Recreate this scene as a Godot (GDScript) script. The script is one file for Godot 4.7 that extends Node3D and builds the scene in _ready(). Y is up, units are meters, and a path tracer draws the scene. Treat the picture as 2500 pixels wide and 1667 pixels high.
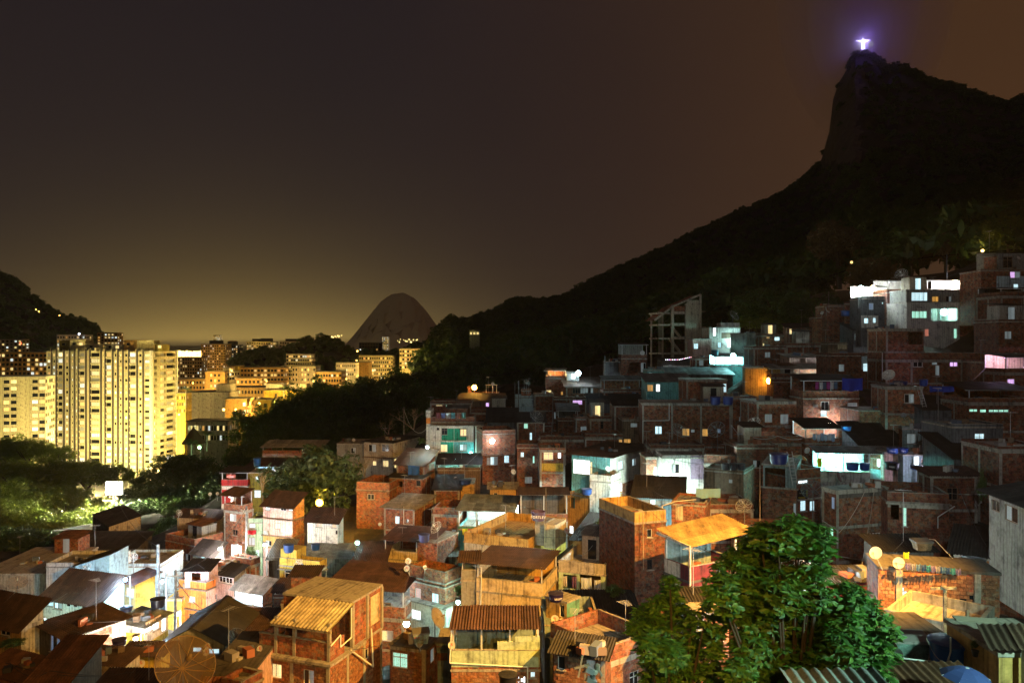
extends Node3D
const F := 1900.0
const CX := 1250.0
const CY := 833.5
var rng := RandomNumberGenerator.new()
var mats := {}
var tex := {}
var hs := {}            # houses by key
var ground_pts := []    # points the hillside passes through
var last := {}          # the house made last
class MB:
	var v := PackedVector3Array()
	var n := PackedVector3Array()
	var t := PackedVector2Array()
	func tri(a: Vector3, b: Vector3, c: Vector3, ta := Vector2(), tb := Vector2(), tc := Vector2(), m := Vector3.ZERO) -> void:
		if m == Vector3.ZERO: m = (b - a).cross(c - a).normalized()
		v.append(a); v.append(c); v.append(b)
		n.append(m); n.append(m); n.append(m)
		t.append(ta); t.append(tc); t.append(tb)
	func quad(a: Vector3, b: Vector3, c: Vector3, d: Vector3, ta := Vector2(0, 0), tb := Vector2(1, 0), tc := Vector2(1, 1), td := Vector2(0, 1)) -> void:
		var m := (b - a).cross(c - a).normalized()
		tri(a, b, c, ta, tb, tc, m); tri(a, c, d, ta, tc, td, m)
	func squad(a: Vector3, b: Vector3, c: Vector3, d: Vector3, na: Vector3, nb: Vector3, nc: Vector3, nd: Vector3) -> void:
		for p in [[a, na], [c, nc], [b, nb], [a, na], [d, nd], [c, nc]]:
			v.append(p[0]); n.append(p[1]); t.append(Vector2(p[0].x + p[0].z, p[0].y))
	func box(c: Vector3, s: Vector3, b := Basis.IDENTITY) -> void:
		var h := s / 2.0
		var x := b.x * h.x
		var y := b.y * h.y
		var z := b.z * h.z
		var sx := s.x; var sy := s.y; var sz := s.z
		quad(c - x - y + z, c + x - y + z, c + x + y + z, c - x + y + z, Vector2(0, 0), Vector2(sx, 0), Vector2(sx, sy), Vector2(0, sy))
		quad(c + x - y - z, c - x - y - z, c - x + y - z, c + x + y - z, Vector2(0, 0), Vector2(sx, 0), Vector2(sx, sy), Vector2(0, sy))
		quad(c + x - y + z, c + x - y - z, c + x + y - z, c + x + y + z, Vector2(0, 0), Vector2(sz, 0), Vector2(sz, sy), Vector2(0, sy))
		quad(c - x - y - z, c - x - y + z, c - x + y + z, c - x + y - z, Vector2(0, 0), Vector2(sz, 0), Vector2(sz, sy), Vector2(0, sy))
		quad(c - x + y + z, c + x + y + z, c + x + y - z, c - x + y - z, Vector2(0, 0), Vector2(sx, 0), Vector2(sx, sz), Vector2(0, sz))
		quad(c - x - y - z, c + x - y - z, c + x - y + z, c - x - y + z, Vector2(0, 0), Vector2(sx, 0), Vector2(sx, sz), Vector2(0, sz))
	func bar(a: Vector3, b: Vector3, w: float, h: float) -> void:
		var z := (b - a).normalized()
		var up := Vector3.UP if absf(z.y) < 0.95 else Vector3.RIGHT
		var x := up.cross(z).normalized()
		box((a + b) / 2.0, Vector3(w, h, (b - a).length()), Basis(x, z.cross(x), z))
	func tube(a: Vector3, b: Vector3, r0: float, r1: float, seg := 6, caps := false) -> void:
		var z := (b - a).normalized()
		var up := Vector3.UP if absf(z.y) < 0.95 else Vector3.RIGHT
		var x := up.cross(z).normalized()
		var y := z.cross(x)
		for i in seg:
			var p := TAU * i / seg
			var q := TAU * (i + 1) / seg
			var d0 := x * cos(p) + y * sin(p)
			var d1 := x * cos(q) + y * sin(q)
			squad(a + d0 * r0, a + d1 * r0, b + d1 * r1, b + d0 * r1, d0, d1, d1, d0)
			if caps:
				tri(b, b + d0 * r1, b + d1 * r1); tri(a, a + d1 * r0, a + d0 * r0)
	func line(pts: Array, r: float, seg := 5) -> void:
		for i in pts.size() - 1: tube(pts[i], pts[i + 1], r, r, seg, true)
	func lathe(prof: Array, seg := 16, b := Basis.IDENTITY, o := Vector3.ZERO) -> void:   # prof: Vector2(radius, height), from the bottom up, seen from outside
		for k in prof.size() - 1:
			var p: Vector2 = prof[k]
			var q: Vector2 = prof[k + 1]
			var sl := Vector2(q.y - p.y, p.x - q.x).normalized()
			for i in seg:
				var a0 := TAU * i / seg
				var a1 := TAU * (i + 1) / seg
				var e0 := Vector3(cos(a0), 0, -sin(a0))
				var e1 := Vector3(cos(a1), 0, -sin(a1))
				squad(o + b * (e0 * p.x + Vector3.UP * p.y), o + b * (e1 * p.x + Vector3.UP * p.y), o + b * (e1 * q.x + Vector3.UP * q.y), o + b * (e0 * q.x + Vector3.UP * q.y),
					b * (e0 * sl.x + Vector3.UP * sl.y), b * (e1 * sl.x + Vector3.UP * sl.y), b * (e1 * sl.x + Vector3.UP * sl.y), b * (e0 * sl.x + Vector3.UP * sl.y))
	func face(o: Vector3, ux: Vector3, uy: Vector3, w: float, h: float, holes: Array, uvo: Vector2, rec: float) -> void:   # a wall with real openings; ux x uy points outwards
		var xs := [0.0, w]
		var ys := [0.0, h]
		for r in holes:
			for x in [r.position.x, r.end.x]: xs.append(x)
			for y in [r.position.y, r.end.y]: ys.append(y)
		xs.sort(); ys.sort()
		for i in xs.size() - 1:
			if xs[i + 1] - xs[i] < 0.001: continue
			for j in ys.size() - 1:
				if ys[j + 1] - ys[j] < 0.001: continue
				var mid := Vector2((xs[i] + xs[i + 1]) / 2, (ys[j] + ys[j + 1]) / 2)
				var open := false
				for r in holes:
					if r.has_point(mid): open = true; break
				if open: continue
				var a := Vector2(xs[i], ys[j])
				var c := Vector2(xs[i + 1], ys[j + 1])
				quad(o + ux * a.x + uy * a.y, o + ux * c.x + uy * a.y, o + ux * c.x + uy * c.y, o + ux * a.x + uy * c.y, a + uvo, Vector2(c.x, a.y) + uvo, c + uvo, Vector2(a.x, c.y) + uvo)
		var nn := ux.cross(uy) * -rec
		for r in holes:
			var p0: Vector3 = o + ux * r.position.x + uy * r.position.y
			var p1: Vector3 = o + ux * r.end.x + uy * r.position.y
			var p2: Vector3 = o + ux * r.end.x + uy * r.end.y
			var p3: Vector3 = o + ux * r.position.x + uy * r.end.y
			quad(p0, p1, p1 + nn, p0 + nn); quad(p1, p2, p2 + nn, p1 + nn); quad(p2, p3, p3 + nn, p2 + nn); quad(p3, p0, p0 + nn, p3 + nn)
	func mesh() -> ArrayMesh:
		var m := ArrayMesh.new()
		if v.is_empty(): return m
		var a := []
		a.resize(Mesh.ARRAY_MAX)
		a[Mesh.ARRAY_VERTEX] = v; a[Mesh.ARRAY_NORMAL] = n; a[Mesh.ARRAY_TEX_UV] = t
		m.add_surface_from_arrays(Mesh.PRIMITIVE_TRIANGLES, a)
		return m
func P(px: float, py: float, d: float) -> Vector3:
	return Vector3((px - CX) / F * d, (CY - py) / F * d, -d)
const DEPTHS := [[100, 1650, 48], [400, 1660, 44], [760, 1667, 47], [1200, 1667, 44], [1600, 1600, 45], [2300, 1667, 27], [2480, 1620, 26], [150, 1480, 68], [480, 1480, 85], [760, 1450, 66], [1000, 1420, 70],
	[1250, 1400, 64], [1430, 1380, 66], [1700, 1360, 50], [2290, 1450, 40], [1000, 1250, 95], [700, 1250, 98], [560, 1200, 110], [440, 1300, 102], [250, 1300, 125], [150, 1380, 88], [1100, 1100, 118], [1500, 1170, 86], [1800, 1060, 92],
	[2100, 1250, 62], [2300, 1250, 58], [2470, 1250, 46], [2380, 1100, 70], [2100, 1080, 80], [2350, 900, 92], [2000, 920, 98], [1680, 920, 112], [1320, 960, 138], [1250, 850, 165], [1600, 820, 160], [2000, 790, 132], [2300, 740, 114], [2480, 660, 108], [2480, 830, 92],
	[1000, 1120, 120], [700, 1110, 132], [1300, 1250, 90], [1550, 1050, 102], [1700, 1180, 76], [1400, 1480, 55], [600, 1560, 60], [350, 1540, 64]]
func D(px: float, py: float) -> float:
	var w := 0.0
	var s := 0.0
	for c in DEPTHS:
		var q: float = pow((px - c[0]) * (px - c[0]) * 0.35 + (py - c[1]) * (py - c[1]) + 60.0, -2.0)
		w += q; s += q * c[2]
	return s / w
func put(parent: Node, nm: String, mb: MB, m: Material) -> MeshInstance3D:
	return put_mesh(parent, nm, mb.mesh(), m)
func put_mesh(parent: Node, nm: String, me: Mesh, m: Material, at := Transform3D.IDENTITY) -> MeshInstance3D:
	var o := MeshInstance3D.new()
	o.name = nm
	o.mesh = me
	o.material_override = m
	o.transform = at
	parent.add_child(o, true)
	return o
func bx(parent: Node, nm: String, m: Material, c: Vector3, s: Vector3, b := Basis.IDENTITY) -> MeshInstance3D:
	var mb := MB.new()
	mb.box(c, s, b)
	return put(parent, nm, mb, m)
func thing(nm: String, label: String, cat: String, at := Vector3.ZERO, group := "", b := Basis.IDENTITY) -> Node3D:
	var o := Node3D.new()
	o.name = nm
	add_child(o, true)
	o.transform = Transform3D(b, at)
	tag(o, label, cat, group)
	return o
func tag(o: Node, label: String, cat: String, group := "", kind := "") -> Node:
	if label: o.set_meta("label", label)
	if cat: o.set_meta("category", cat)
	if group: o.set_meta("group", group)
	if kind: o.set_meta("kind", kind)
	return o
func lin(r: float, g: float, b: float, a := 1.0) -> Color:
	var c := Color(r, g, b).linear_to_srgb()
	c.a = a
	return c
func noise_img(sz: int, freq: float, sd: int, oct := 4, type := FastNoiseLite.TYPE_SIMPLEX_SMOOTH) -> Image:
	var f := FastNoiseLite.new()
	f.noise_type = type; f.seed = sd; f.frequency = freq; f.fractal_octaves = oct
	return f.get_seamless_image(sz, sz)
func make_textures() -> void:
	var sz := 512
	var na := noise_img(sz, 0.006, 3, 5)
	var nb := noise_img(sz, 0.03, 9, 4)
	var nc := noise_img(sz, 0.09, 17, 3)
	var f := FastNoiseLite.new()
	f.seed = 5; f.frequency = 0.022; f.fractal_octaves = 4
	var im := Image.create(sz, sz, true, Image.FORMAT_RGB8)
	var cc := Image.create(sz, sz, true, Image.FORMAT_RGB8)
	for y in sz:
		for x in sz:
			var a := na.get_pixel(x, y).r
			var b := nb.get_pixel(x, y).r
			var c := nc.get_pixel(x, y).r
			var xx := float(x) if x < 256 else float(sz - x)
			var streak := clampf(f.get_noise_2d(xx * 1.6, (y if y < 256 else sz - y) * 0.10) * 2.2 - 0.15, 0.0, 1.0)
			var v := 0.86 + 0.16 * (b - 0.5) + 0.10 * (c - 0.5) - 0.26 * clampf((0.42 - a) * 2.6, 0.0, 1.0) - 0.20 * streak
			v = clampf(v, 0.16, 1.0)
			im.set_pixel(x, y, Color(v, v * (0.97 + 0.03 * a), v * (0.92 + 0.06 * b)))
			var g := clampf(0.66 + 0.42 * (a - 0.5) + 0.26 * (b - 0.5) + 0.22 * (c - 0.5) - 0.06 * streak, 0.1, 1.0)
			cc.set_pixel(x, y, Color(g, g, g * 0.97))
	tex.stain = ImageTexture.create_from_image(im)
	tex.grime = ImageTexture.create_from_image(cc)
	var br := Image.create(sz, sz, true, Image.FORMAT_RGB8)
	var r2 := RandomNumberGenerator.new()
	r2.seed = 41
	var tone := []
	for i in 12 * 8: tone.append([r2.randf_range(0.68, 1.12), r2.randf_range(0.9, 1.1), r2.randf() < 0.05])
	for y in sz:
		var row := int(y * 12.0 / sz)
		var fy := fposmod(y * 12.0 / sz, 1.0)
		for x in sz:
			var bxp := x * 8.0 / sz + (0.5 if row % 2 else 0.0)
			var col := int(bxp) % 8
			var fx := fposmod(bxp, 1.0)
			var b := nb.get_pixel(x, y).r
			var c := nc.get_pixel(x, y).r
			var a := na.get_pixel(x, y).r
			var k: Array = tone[row * 8 + col]
			var rgb := Color(0.66, 0.43, 0.31) * (k[0] as float)
			rgb.g *= k[1]
			if k[2]: rgb = Color(0.50, 0.46, 0.42)
			var edge := 0.055 + 0.05 * (c - 0.5)
			if fx < edge or fy < edge * 1.5: rgb = Color(0.56, 0.50, 0.44)
			if a > 0.66 + 0.1 * (c - 0.5): rgb = rgb.lerp(Color(0.58, 0.53, 0.47), 0.75)
			var d := clampf(0.90 + 0.3 * (b - 0.5) + 0.25 * (c - 0.5) - 0.32 * clampf((0.40 - a) * 3.0, 0.0, 1.0), 0.3, 1.15)
			br.set_pixel(x, y, Color(clampf(rgb.r * d, 0, 1), clampf(rgb.g * d, 0, 1), clampf(rgb.b * d, 0, 1)))
	tex.brick = ImageTexture.create_from_image(br)
	var cu := Image.create(128, 128, true, Image.FORMAT_RGB8)
	for y in 128:
		for x in 128:
			var fold := 0.5 + 0.5 * sin(x * 0.55 + 2.0 * sin(x * 0.07))
			var v := 0.62 + 0.22 * fold * (1.0 if (x < 44 or x > 88) else 0.3)
			v -= 0.45 * clampf((nb.get_pixel(x * 4, y * 4).r - 0.52) * 4.0, 0.0, 1.0)
			if x > 44 and x < 88: v += 0.2
			v = clampf(v, 0.08, 1.0)
			cu.set_pixel(x, y, Color(v, v, v))
	tex.room = ImageTexture.create_from_image(cu)
	var mu := Image.create(256, 256, true, Image.FORMAT_RGB8)
	for y in 256:
		for x in 256:
			var k := fposmod((x * 1.0 + (255 - y) * 0.42) / 256.0, 1.0)
			var c := Color(0.93, 0.33, 0.06)
			if k > 0.46 and k < 0.66: c = Color(0.92, 0.66, 0.48)
			if k >= 0.66 and k < 0.76: c = Color(0.93, 0.88, 0.80)
			if k >= 0.76: c = Color(0.90, 0.60, 0.52)
			var s := im.get_pixel(x * 2, y * 2).r * 0.25 + 0.78
			mu.set_pixel(x, y, Color(minf(c.r * s, 1), minf(c.g * s, 1), minf(c.b * s, 1)))
	tex.mural = ImageTexture.create_from_image(mu)
func std(key: String, c: Color, rough := 0.9, t: Texture2D = null, sc := 0.2, tri := "") -> StandardMaterial3D:
	if mats.has(key): return mats[key]
	var m := StandardMaterial3D.new()
	m.resource_name = key
	m.albedo_color = c
	m.roughness = rough
	if t:
		m.albedo_texture = t
		m.uv1_scale = Vector3(sc, -sc, sc)
		if tri:
			m.uv1_scale = Vector3(sc, sc, sc)
			m.uv1_triplanar = true
			m.uv1_world_triplanar = tri == "world"
	mats[key] = m
	return m
const PAINT := {"white": [0.66, 0.64, 0.60], "cream": [0.60, 0.50, 0.33], "yellow": [0.62, 0.46, 0.08], "pink": [0.62, 0.40, 0.36], "blue": [0.42, 0.60, 0.72], "lightblue": [0.5, 0.68, 0.78], "teal": [0.12, 0.33, 0.34], "green": [0.02, 0.33, 0.22],
	"mint": [0.38, 0.52, 0.36], "grey": [0.26, 0.26, 0.25], "concrete": [0.34, 0.32, 0.29], "dark": [0.10, 0.09, 0.085], "orange": [0.66, 0.20, 0.03], "red": [0.42, 0.03, 0.03], "maroon": [0.16, 0.02, 0.03], "olive": [0.24, 0.19, 0.02],
	"ochre": [0.50, 0.31, 0.10], "greyblue": [0.22, 0.30, 0.32], "purple": [0.28, 0.20, 0.30], "brown": [0.18, 0.12, 0.08], "palegreen": [0.42, 0.55, 0.42], "slate": [0.13, 0.14, 0.16], "beige": [0.48, 0.42, 0.34], "facade": [0.60, 0.54, 0.34]}
const SHEET := {"brown": [0.115, 0.066, 0.045], "maroon": [0.13, 0.068, 0.06], "grey": [0.23, 0.22, 0.21], "dark": [0.045, 0.04, 0.04], "tan": [0.60, 0.50, 0.34], "orange": [0.46, 0.31, 0.13], "rust": [0.22, 0.10, 0.05], "tile": [0.085, 0.045, 0.032], "steel": [0.30, 0.34, 0.36], "pale": [0.42, 0.40, 0.38], "redtile": [0.36, 0.12, 0.06]}
func M(k: String) -> StandardMaterial3D:
	if mats.has(k): return mats[k]
	if k.begins_with("brick"):
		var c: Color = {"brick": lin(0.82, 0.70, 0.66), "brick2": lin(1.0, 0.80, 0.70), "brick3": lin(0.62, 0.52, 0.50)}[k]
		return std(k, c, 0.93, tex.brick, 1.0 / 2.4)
	if k.begins_with("sheet_"):
		var q := k.substr(6)
		var s: Array = SHEET[q.rstrip("0123456789")]
		var f: float = {"1": 0.72, "2": 1.22}.get(q.right(1), 1.0)
		return std(k, lin(minf(s[0] * f * 1.5, 1.0), minf(s[1] * f * 1.5, 1.0), minf(s[2] * f * 1.5, 1.0)), 0.72, tex.grime, 0.28, "world")
	var c2: Array = PAINT[k]
	return std(k, lin(minf(c2[0] * 1.25, 1), minf(c2[1] * 1.25, 1), minf(c2[2] * 1.25, 1)), 0.9, tex.stain, 0.2)
func paint(r: float, g: float, b: float, rough := 0.85, metal := 0.0) -> StandardMaterial3D:
	var k := "paint_%.3f_%.3f_%.3f_%.2f_%.1f" % [r, g, b, rough, metal]
	var m := std(k, lin(r, g, b), rough)
	m.metallic = metal
	return m
func glow(r: float, g: float, b: float, e: float, room := false) -> StandardMaterial3D:
	var k := "glow_%.2f_%.2f_%.2f_%.2f_%s" % [r, g, b, e, room]
	if mats.has(k): return mats[k]
	var m := std(k, lin(0.3, 0.3, 0.3), 0.5)
	m.emission_enabled = true
	m.emission = lin(r, g, b)
	m.emission_energy_multiplier = e
	if room:
		m.emission_texture = tex.room
		m.emission_operator = BaseMaterial3D.EMISSION_OP_MULTIPLY
	return m
const LIT := {"c": [0.62, 0.92, 1.0, 1.5], "k": [0.85, 0.97, 1.0, 4.0], "w": [1.0, 0.74, 0.30, 1.5], "y": [1.0, 0.48, 0.07, 0.7], "b": [0.35, 0.55, 0.9, 0.35], "p": [0.85, 0.5, 1.0, 1.3], "g": [0.45, 1.0, 0.75, 1.2], "m": [0.55, 0.72, 0.75, 0.22], "r": [1.0, 0.3, 0.18, 0.6]}
func lit_mat(k: String) -> StandardMaterial3D:
	if LIT.has(k):
		var l: Array = LIT[k]
		return glow(l[0], l[1], l[2], l[3] * 1.6, true)
	var m := std("dark_pane", lin(0.012, 0.014, 0.018), 0.12)
	return m
func lamp(parent: Node3D, at: Vector3, c: Array, e: float, r := 0.09, eye := 6.0) -> void:
	r = minf(r * 1.7, 0.48)   # a bare bulb: glowing globe and its light
	var mb := MB.new()
	var prof := []
	for i in 7: prof.append(Vector2(maxf(sin(PI * i / 6.0), 0.01) * r, -cos(PI * i / 6.0) * r))
	mb.lathe(prof, 8)
	var o := put(parent, "lamp_bulb", mb, glow(c[0], c[1], c[2], eye))
	o.position = at
	var l := OmniLight3D.new()
	l.name = "lamp_light"
	l.light_color = lin(c[0], c[1], c[2])
	l.light_energy = e
	l.omni_range = 80.0
	l.omni_attenuation = 2.0
	l.light_size = r
	l.shadow_enabled = true
	l.position = at
	parent.add_child(l, true)
func on_plane(h: Dictionary, face: String, px: float, py: float) -> Vector3:   # local coordinates of the point of that wall seen at the pixel
	var ray := Vector3((px - CX) / F, (CY - py) / F, -1.0)
	var b: Basis = h.node.transform.basis
	var o: Vector3 = h.node.transform.origin
	var nn: Vector3 = b.z if face == "f" else b.x
	var q: Vector3 = o + b.x * (h.W if face == "r" else 0.0)
	var den := ray.dot(nn)
	if absf(den) < 1e-5: den = 1e-5
	return b.inverse() * (ray * (q.dot(nn) / den) - o)
func on_deck(h: Dictionary, px: float, py: float, y := -1.0) -> Vector3:   # world point on the flat roof seen at the pixel, kept over the house
	var ray := Vector3((px - CX) / F, (CY - py) / F, -1.0)
	var yy: float = h.node.position.y + (h.deck if y < 0 else y)
	var b: Basis = h.node.transform.basis
	var q := Vector3.ZERO
	if absf(ray.y) > 1e-5 and yy / ray.y > 0.0: q = b.inverse() * (ray * (yy / ray.y) - h.node.position)
	else: q = on_plane(h, "f", px, py)
	if q.z < -h.dep + 0.4 or q.z > 0.2 or absf(q.x - h.W / 2) > h.W / 2 + 0.6:
		var f: Vector3 = on_plane(h, "f", px, py)
		q = Vector3(clampf(f.x, 0.3, maxf(h.W - 0.3, 0.4)), h.deck, clampf(q.z, -h.dep + 0.5, -0.5))
		var dd: float = -(h.node.position + b * q).z
		q = b.inverse() * (Vector3((px - CX) / F * dd, yy, -dd) - h.node.position)
	return h.node.position + b * Vector3(q.x, h.deck if y < 0 else y, q.z)
func wuv(h: Dictionary, face: String, p: Vector3) -> Vector2:
	if face == "f": return Vector2(p.x, p.y)
	if face == "r": return Vector2(-p.z, p.y)
	return Vector2(h.dep + p.z, p.y)
func axes(h: Dictionary, face: String) -> Array:   # origin, along, outward
	if face == "f": return [Vector3.ZERO, Vector3.RIGHT, Vector3.BACK]
	if face == "r": return [Vector3(h.W, 0, 0), Vector3.FORWARD, Vector3.RIGHT]
	return [Vector3(0, 0, -h.dep), Vector3.BACK, Vector3.LEFT]
func rect_on(h: Dictionary, face: String, x0: float, x1: float, y0: float, y1: float) -> Rect2:
	var a := wuv(h, face, on_plane(h, face, x0, (y0 + y1) / 2))
	var b := wuv(h, face, on_plane(h, face, x1, (y0 + y1) / 2))
	var m := (x0 + x1) / 2
	var t := wuv(h, face, on_plane(h, face, m, y0))
	var s := wuv(h, face, on_plane(h, face, m, y1))
	return Rect2(minf(a.x, b.x), minf(s.y, t.y), absf(b.x - a.x), absf(t.y - s.y))
func window(h: Dictionary, face: String, r: Rect2, k: String) -> void:
	if k == "x": return
	var ax := axes(h, face)
	var o: Vector3 = ax[0] + ax[1] * r.position.x + Vector3.UP * r.position.y - ax[2] * 0.07
	var b := Basis(ax[1], Vector3.UP, ax[2])
	var fm := MB.new()
	var w := r.size.x
	var g := r.size.y
	var s := clampf(w * 0.06, 0.035, 0.07)
	fm.box(Vector3(w / 2, s / 2, 0), Vector3(w, s, 0.06)); fm.box(Vector3(w / 2, g - s / 2, 0), Vector3(w, s, 0.06))
	fm.box(Vector3(s / 2, g / 2, 0), Vector3(s, g - 2 * s, 0.06)); fm.box(Vector3(w - s / 2, g / 2, 0), Vector3(s, g - 2 * s, 0.06))
	var door := k == "o"
	var nx := 1 if w < 0.75 else (2 if w < 1.9 else 4)
	for i in range(1, nx): fm.box(Vector3(w * i / nx, g / 2, 0), Vector3(s * 0.9, g - 2 * s, 0.05))
	if g > 1.0 and rng.randf() < 0.4 and not door: fm.box(Vector3(w / 2, g * 0.68, 0.002), Vector3(w - 2 * s, s * 0.8, 0.045))
	var tones := [paint(0.55, 0.56, 0.57, 0.5), paint(0.6, 0.58, 0.54, 0.6), paint(0.16, 0.10, 0.06, 0.7)]
	var fo := put(h.node, "door" if door else "window", fm, tones[rng.randi() % 3])
	fo.transform = Transform3D(b, o)
	var used := []
	for i in nx:
		var pm := MB.new()
		var x0: float = (s if i == 0 else w * i / nx + s * 0.45)
		var x1: float = (w - s if i == nx - 1 else w * (i + 1) / nx - s * 0.45)
		var u := rng.randf()
		var vv := rng.randf() * 0.4
		pm.quad(Vector3(x0, s, -0.012), Vector3(x1, s, -0.012), Vector3(x1, g - s, -0.012), Vector3(x0, g - s, -0.012), Vector2(u, vv), Vector2(u + 0.45, vv), Vector2(u + 0.45, vv + 0.6), Vector2(u, vv + 0.6))
		var kk := k
		if nx > 1 and i == (nx - 1 if w > 1.0 else 5) and k in ["c", "w", "p"] and rng.randf() < 0.35: kk = "m"
		if door: kk = "d"
		if kk == "d" and rng.randf() < 0.25: kk = "m"
		put(fo, "pane", pm, lit_mat(kk) if not door else paint(0.2, 0.14, 0.09))
	var sill := MB.new()
	if not door and rng.randf() < 0.6:
		sill.box(Vector3(w / 2, -0.03, 0.12), Vector3(w + 0.16, 0.06, 0.12))
		put(fo, "sill", sill, M("concrete"))
func sheets(parent: Node3D, o: Vector3, u: Vector3, v: Vector3, mk: String, pitch := 0.18, nm := "roof_sheet", wid := 1.06, ln := 2.6) -> void:   # corrugated sheets laid from the eave (along u) up the slope (v)
	var uw := u.length()
	var vl := v.length()
	var nu := maxi(1, int(round(uw / wid)))
	var nv := maxi(1, int(round(vl / ln)))
	var cw := uw / nu
	var cl := vl / nv
	var ux := u / uw
	var vx := v / vl
	var nn := ux.cross(vx).normalized()
	if nn.y < 0: nn = -nn
	var waves := maxi(2, int(round(cw / pitch)))
	var mb := MB.new()
	var seg := waves * 6
	var amp := pitch * 0.16
	for i in seg:
		var a := cw * 1.02 * i / seg
		var c := cw * 1.02 * (i + 1) / seg
		var ya := amp * cos(TAU * waves * i / seg)
		var yc := amp * cos(TAU * waves * (i + 1) / seg)
		var na := Vector3(amp * TAU * waves / cw * sin(TAU * waves * i / seg), 1, 0).normalized()
		var nc := Vector3(amp * TAU * waves / cw * sin(TAU * waves * (i + 1) / seg), 1, 0).normalized()
		var l := cl * 1.04
		mb.squad(Vector3(a, ya, 0), Vector3(c, yc, 0), Vector3(c, yc, -l), Vector3(a, ya, -l), na, nc, nc, na)
		mb.squad(Vector3(a, ya - 0.012, -l), Vector3(c, yc - 0.012, -l), Vector3(c, yc - 0.012, 0), Vector3(a, ya - 0.012, 0), -na, -nc, -nc, -na)
		mb.quad(Vector3(a, ya - 0.012, 0), Vector3(c, yc - 0.012, 0), Vector3(c, yc, 0), Vector3(a, ya, 0))
	var me := mb.mesh()
	var tone := ["", "", "1", "2"]
	for i in nu:
		for j in nv:
			var b := Basis(ux, nn, -vx)
			b = b * Basis.from_euler(Vector3(rng.randf_range(-0.008, 0.008), rng.randf_range(-0.006, 0.006), rng.randf_range(-0.01, 0.01)))
			var at := o + ux * cw * i + vx * (cl * j - 0.02) + nn * (amp + 0.02 + 0.012 * j + 0.006 * (i % 2))
			put_mesh(parent, nm, me, M("sheet_" + mk + tone[rng.randi() % 4]), Transform3D(b, at))
func H(key: String, nm: String, label: String, q: Array, o := {}, win := "") -> Dictionary:
	var xl: float = q[0]; var xr: float = q[1]; var yt: float = q[2]; var yb: float = q[3]
	var dc: float = o.get("d", D((xl + xr) / 2, yb))
	var dd: float = o.get("dd", 0.0)
	var sk: float = o.get("sk", 3.0)
	var A := P(xl, yb, dc - dd / 2)
	var Bp := P(xr, yb, dc + dd / 2)
	var h0 := (yb - yt) / F * dc
	var y0: float = (CY - yb) / F * dc
	A.y = y0 - sk; Bp.y = A.y
	var ux := (Bp - A).normalized()
	var uz := ux.cross(Vector3.UP).normalized()
	var W := (Bp - A).length()
	var dep: float = o.get("dep", clampf(W * 0.8, 3.5, 8.0))
	if o.has("xs"):
		var C := Bp if o.xs > xr else A
		var k: float = (o.xs - CX) / F
		dep = clampf((C.x + k * C.z) / (uz.x + k * uz.z), 1.5, 16.0)
	if o.has("yk"):   # the back edge of the roof seen in the photo gives its depth and rise
		var ak: float = (CY - o.yk) / F
		var yf: float = (CY - (o.yc if o.get("r", "") == "t" else yt)) / F * dc
		var sl: float = o.get("sl", 0.12)
		if not o.has("xs") and not o.has("dep"): dep = clampf((yf - ak * dc) / (ak - sl), 0.8, 14.0)
		o["rise"] = clampf(ak * (dc + dep) - yf, 0.05, dep * 0.6)
	var node := thing(nm, label, o.get("cat", "house"), A, o.get("group", ""), Basis(ux, Vector3.UP, uz))
	var T := h0 + sk
	var h := {"node": node, "W": W, "T": T, "dep": dep, "sk": sk, "deck": T, "d": dc, "key": key}
	hs[key] = h
	last = h
	ground_pts.append([A + ux * W / 2 + Vector3.UP * (sk - 0.3), maxf(W, dep)])
	var m: String = o.get("m", "brick")
	var sm: String = o.get("sm", m)
	var r: String = o.get("r", "p")
	var p: float = o.get("p", 0.0)
	var body := T - p
	h.deck = body
	var holes := {"f": [], "r": [], "l": []}
	var wins := []
	for s in win.split(";", false):
		var w := s.strip_edges().split(" ", false)
		var fc := w[0]
		var cx := float(w[1]); var cy := float(w[2]); var ww := float(w[3]); var wh := float(w[4])
		var rc := rect_on(h, fc, cx - ww / 2, cx + ww / 2, cy - wh / 2, cy + wh / 2)
		var fw: float = W if fc == "f" else dep
		var lo := Vector2(clampf(rc.position.x, 0.06, fw - 0.3), clampf(rc.position.y, 0.1, body - 0.4))
		var hi := Vector2(clampf(rc.end.x, lo.x + 0.2, fw - 0.04), clampf(rc.end.y, lo.y + 0.25, body - 0.06))
		rc = Rect2(lo, hi - lo)
		holes[fc].append(rc)
		wins.append([fc, rc, w[5]])
	if o.get("aw", m.begins_with("brick")) and wins.size() < 3:   # plain windows of the storeys that face the camera
		var nw := int(W / 2.7)
		for j in 3:
			var wy := body - 2.0 - 2.7 * j
			if wy < sk - 0.6: break
			for i in nw:
				if rng.randf() > 0.5: continue
				var ww := rng.randf_range(0.6, 1.25)
				var rc := Rect2(W * (i + 0.5) / nw - ww / 2 + rng.randf_range(-0.3, 0.3), wy, ww, rng.randf_range(0.8, 1.1))
				var free := rc.position.x > 0.35 and rc.end.x < W - 0.35
				for q2 in holes.f:
					if q2.grow(0.5).intersects(rc): free = false
				if not free: continue
				holes.f.append(rc)
				var z := rng.randf()
				wins.append(["f", rc, "d" if z < 0.5 else ("m" if z < 0.72 else ("c" if z < 0.86 else "w"))])
	var uvo := Vector2(rng.randf() * 5.0, rng.randf_range(0, 4) * 0.2)
	var mb := MB.new()
	mb.face(Vector3.ZERO, Vector3.RIGHT, Vector3.UP, W, body, holes.f, uvo, 0.14)
	var ms := mb if sm == m else MB.new()
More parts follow.
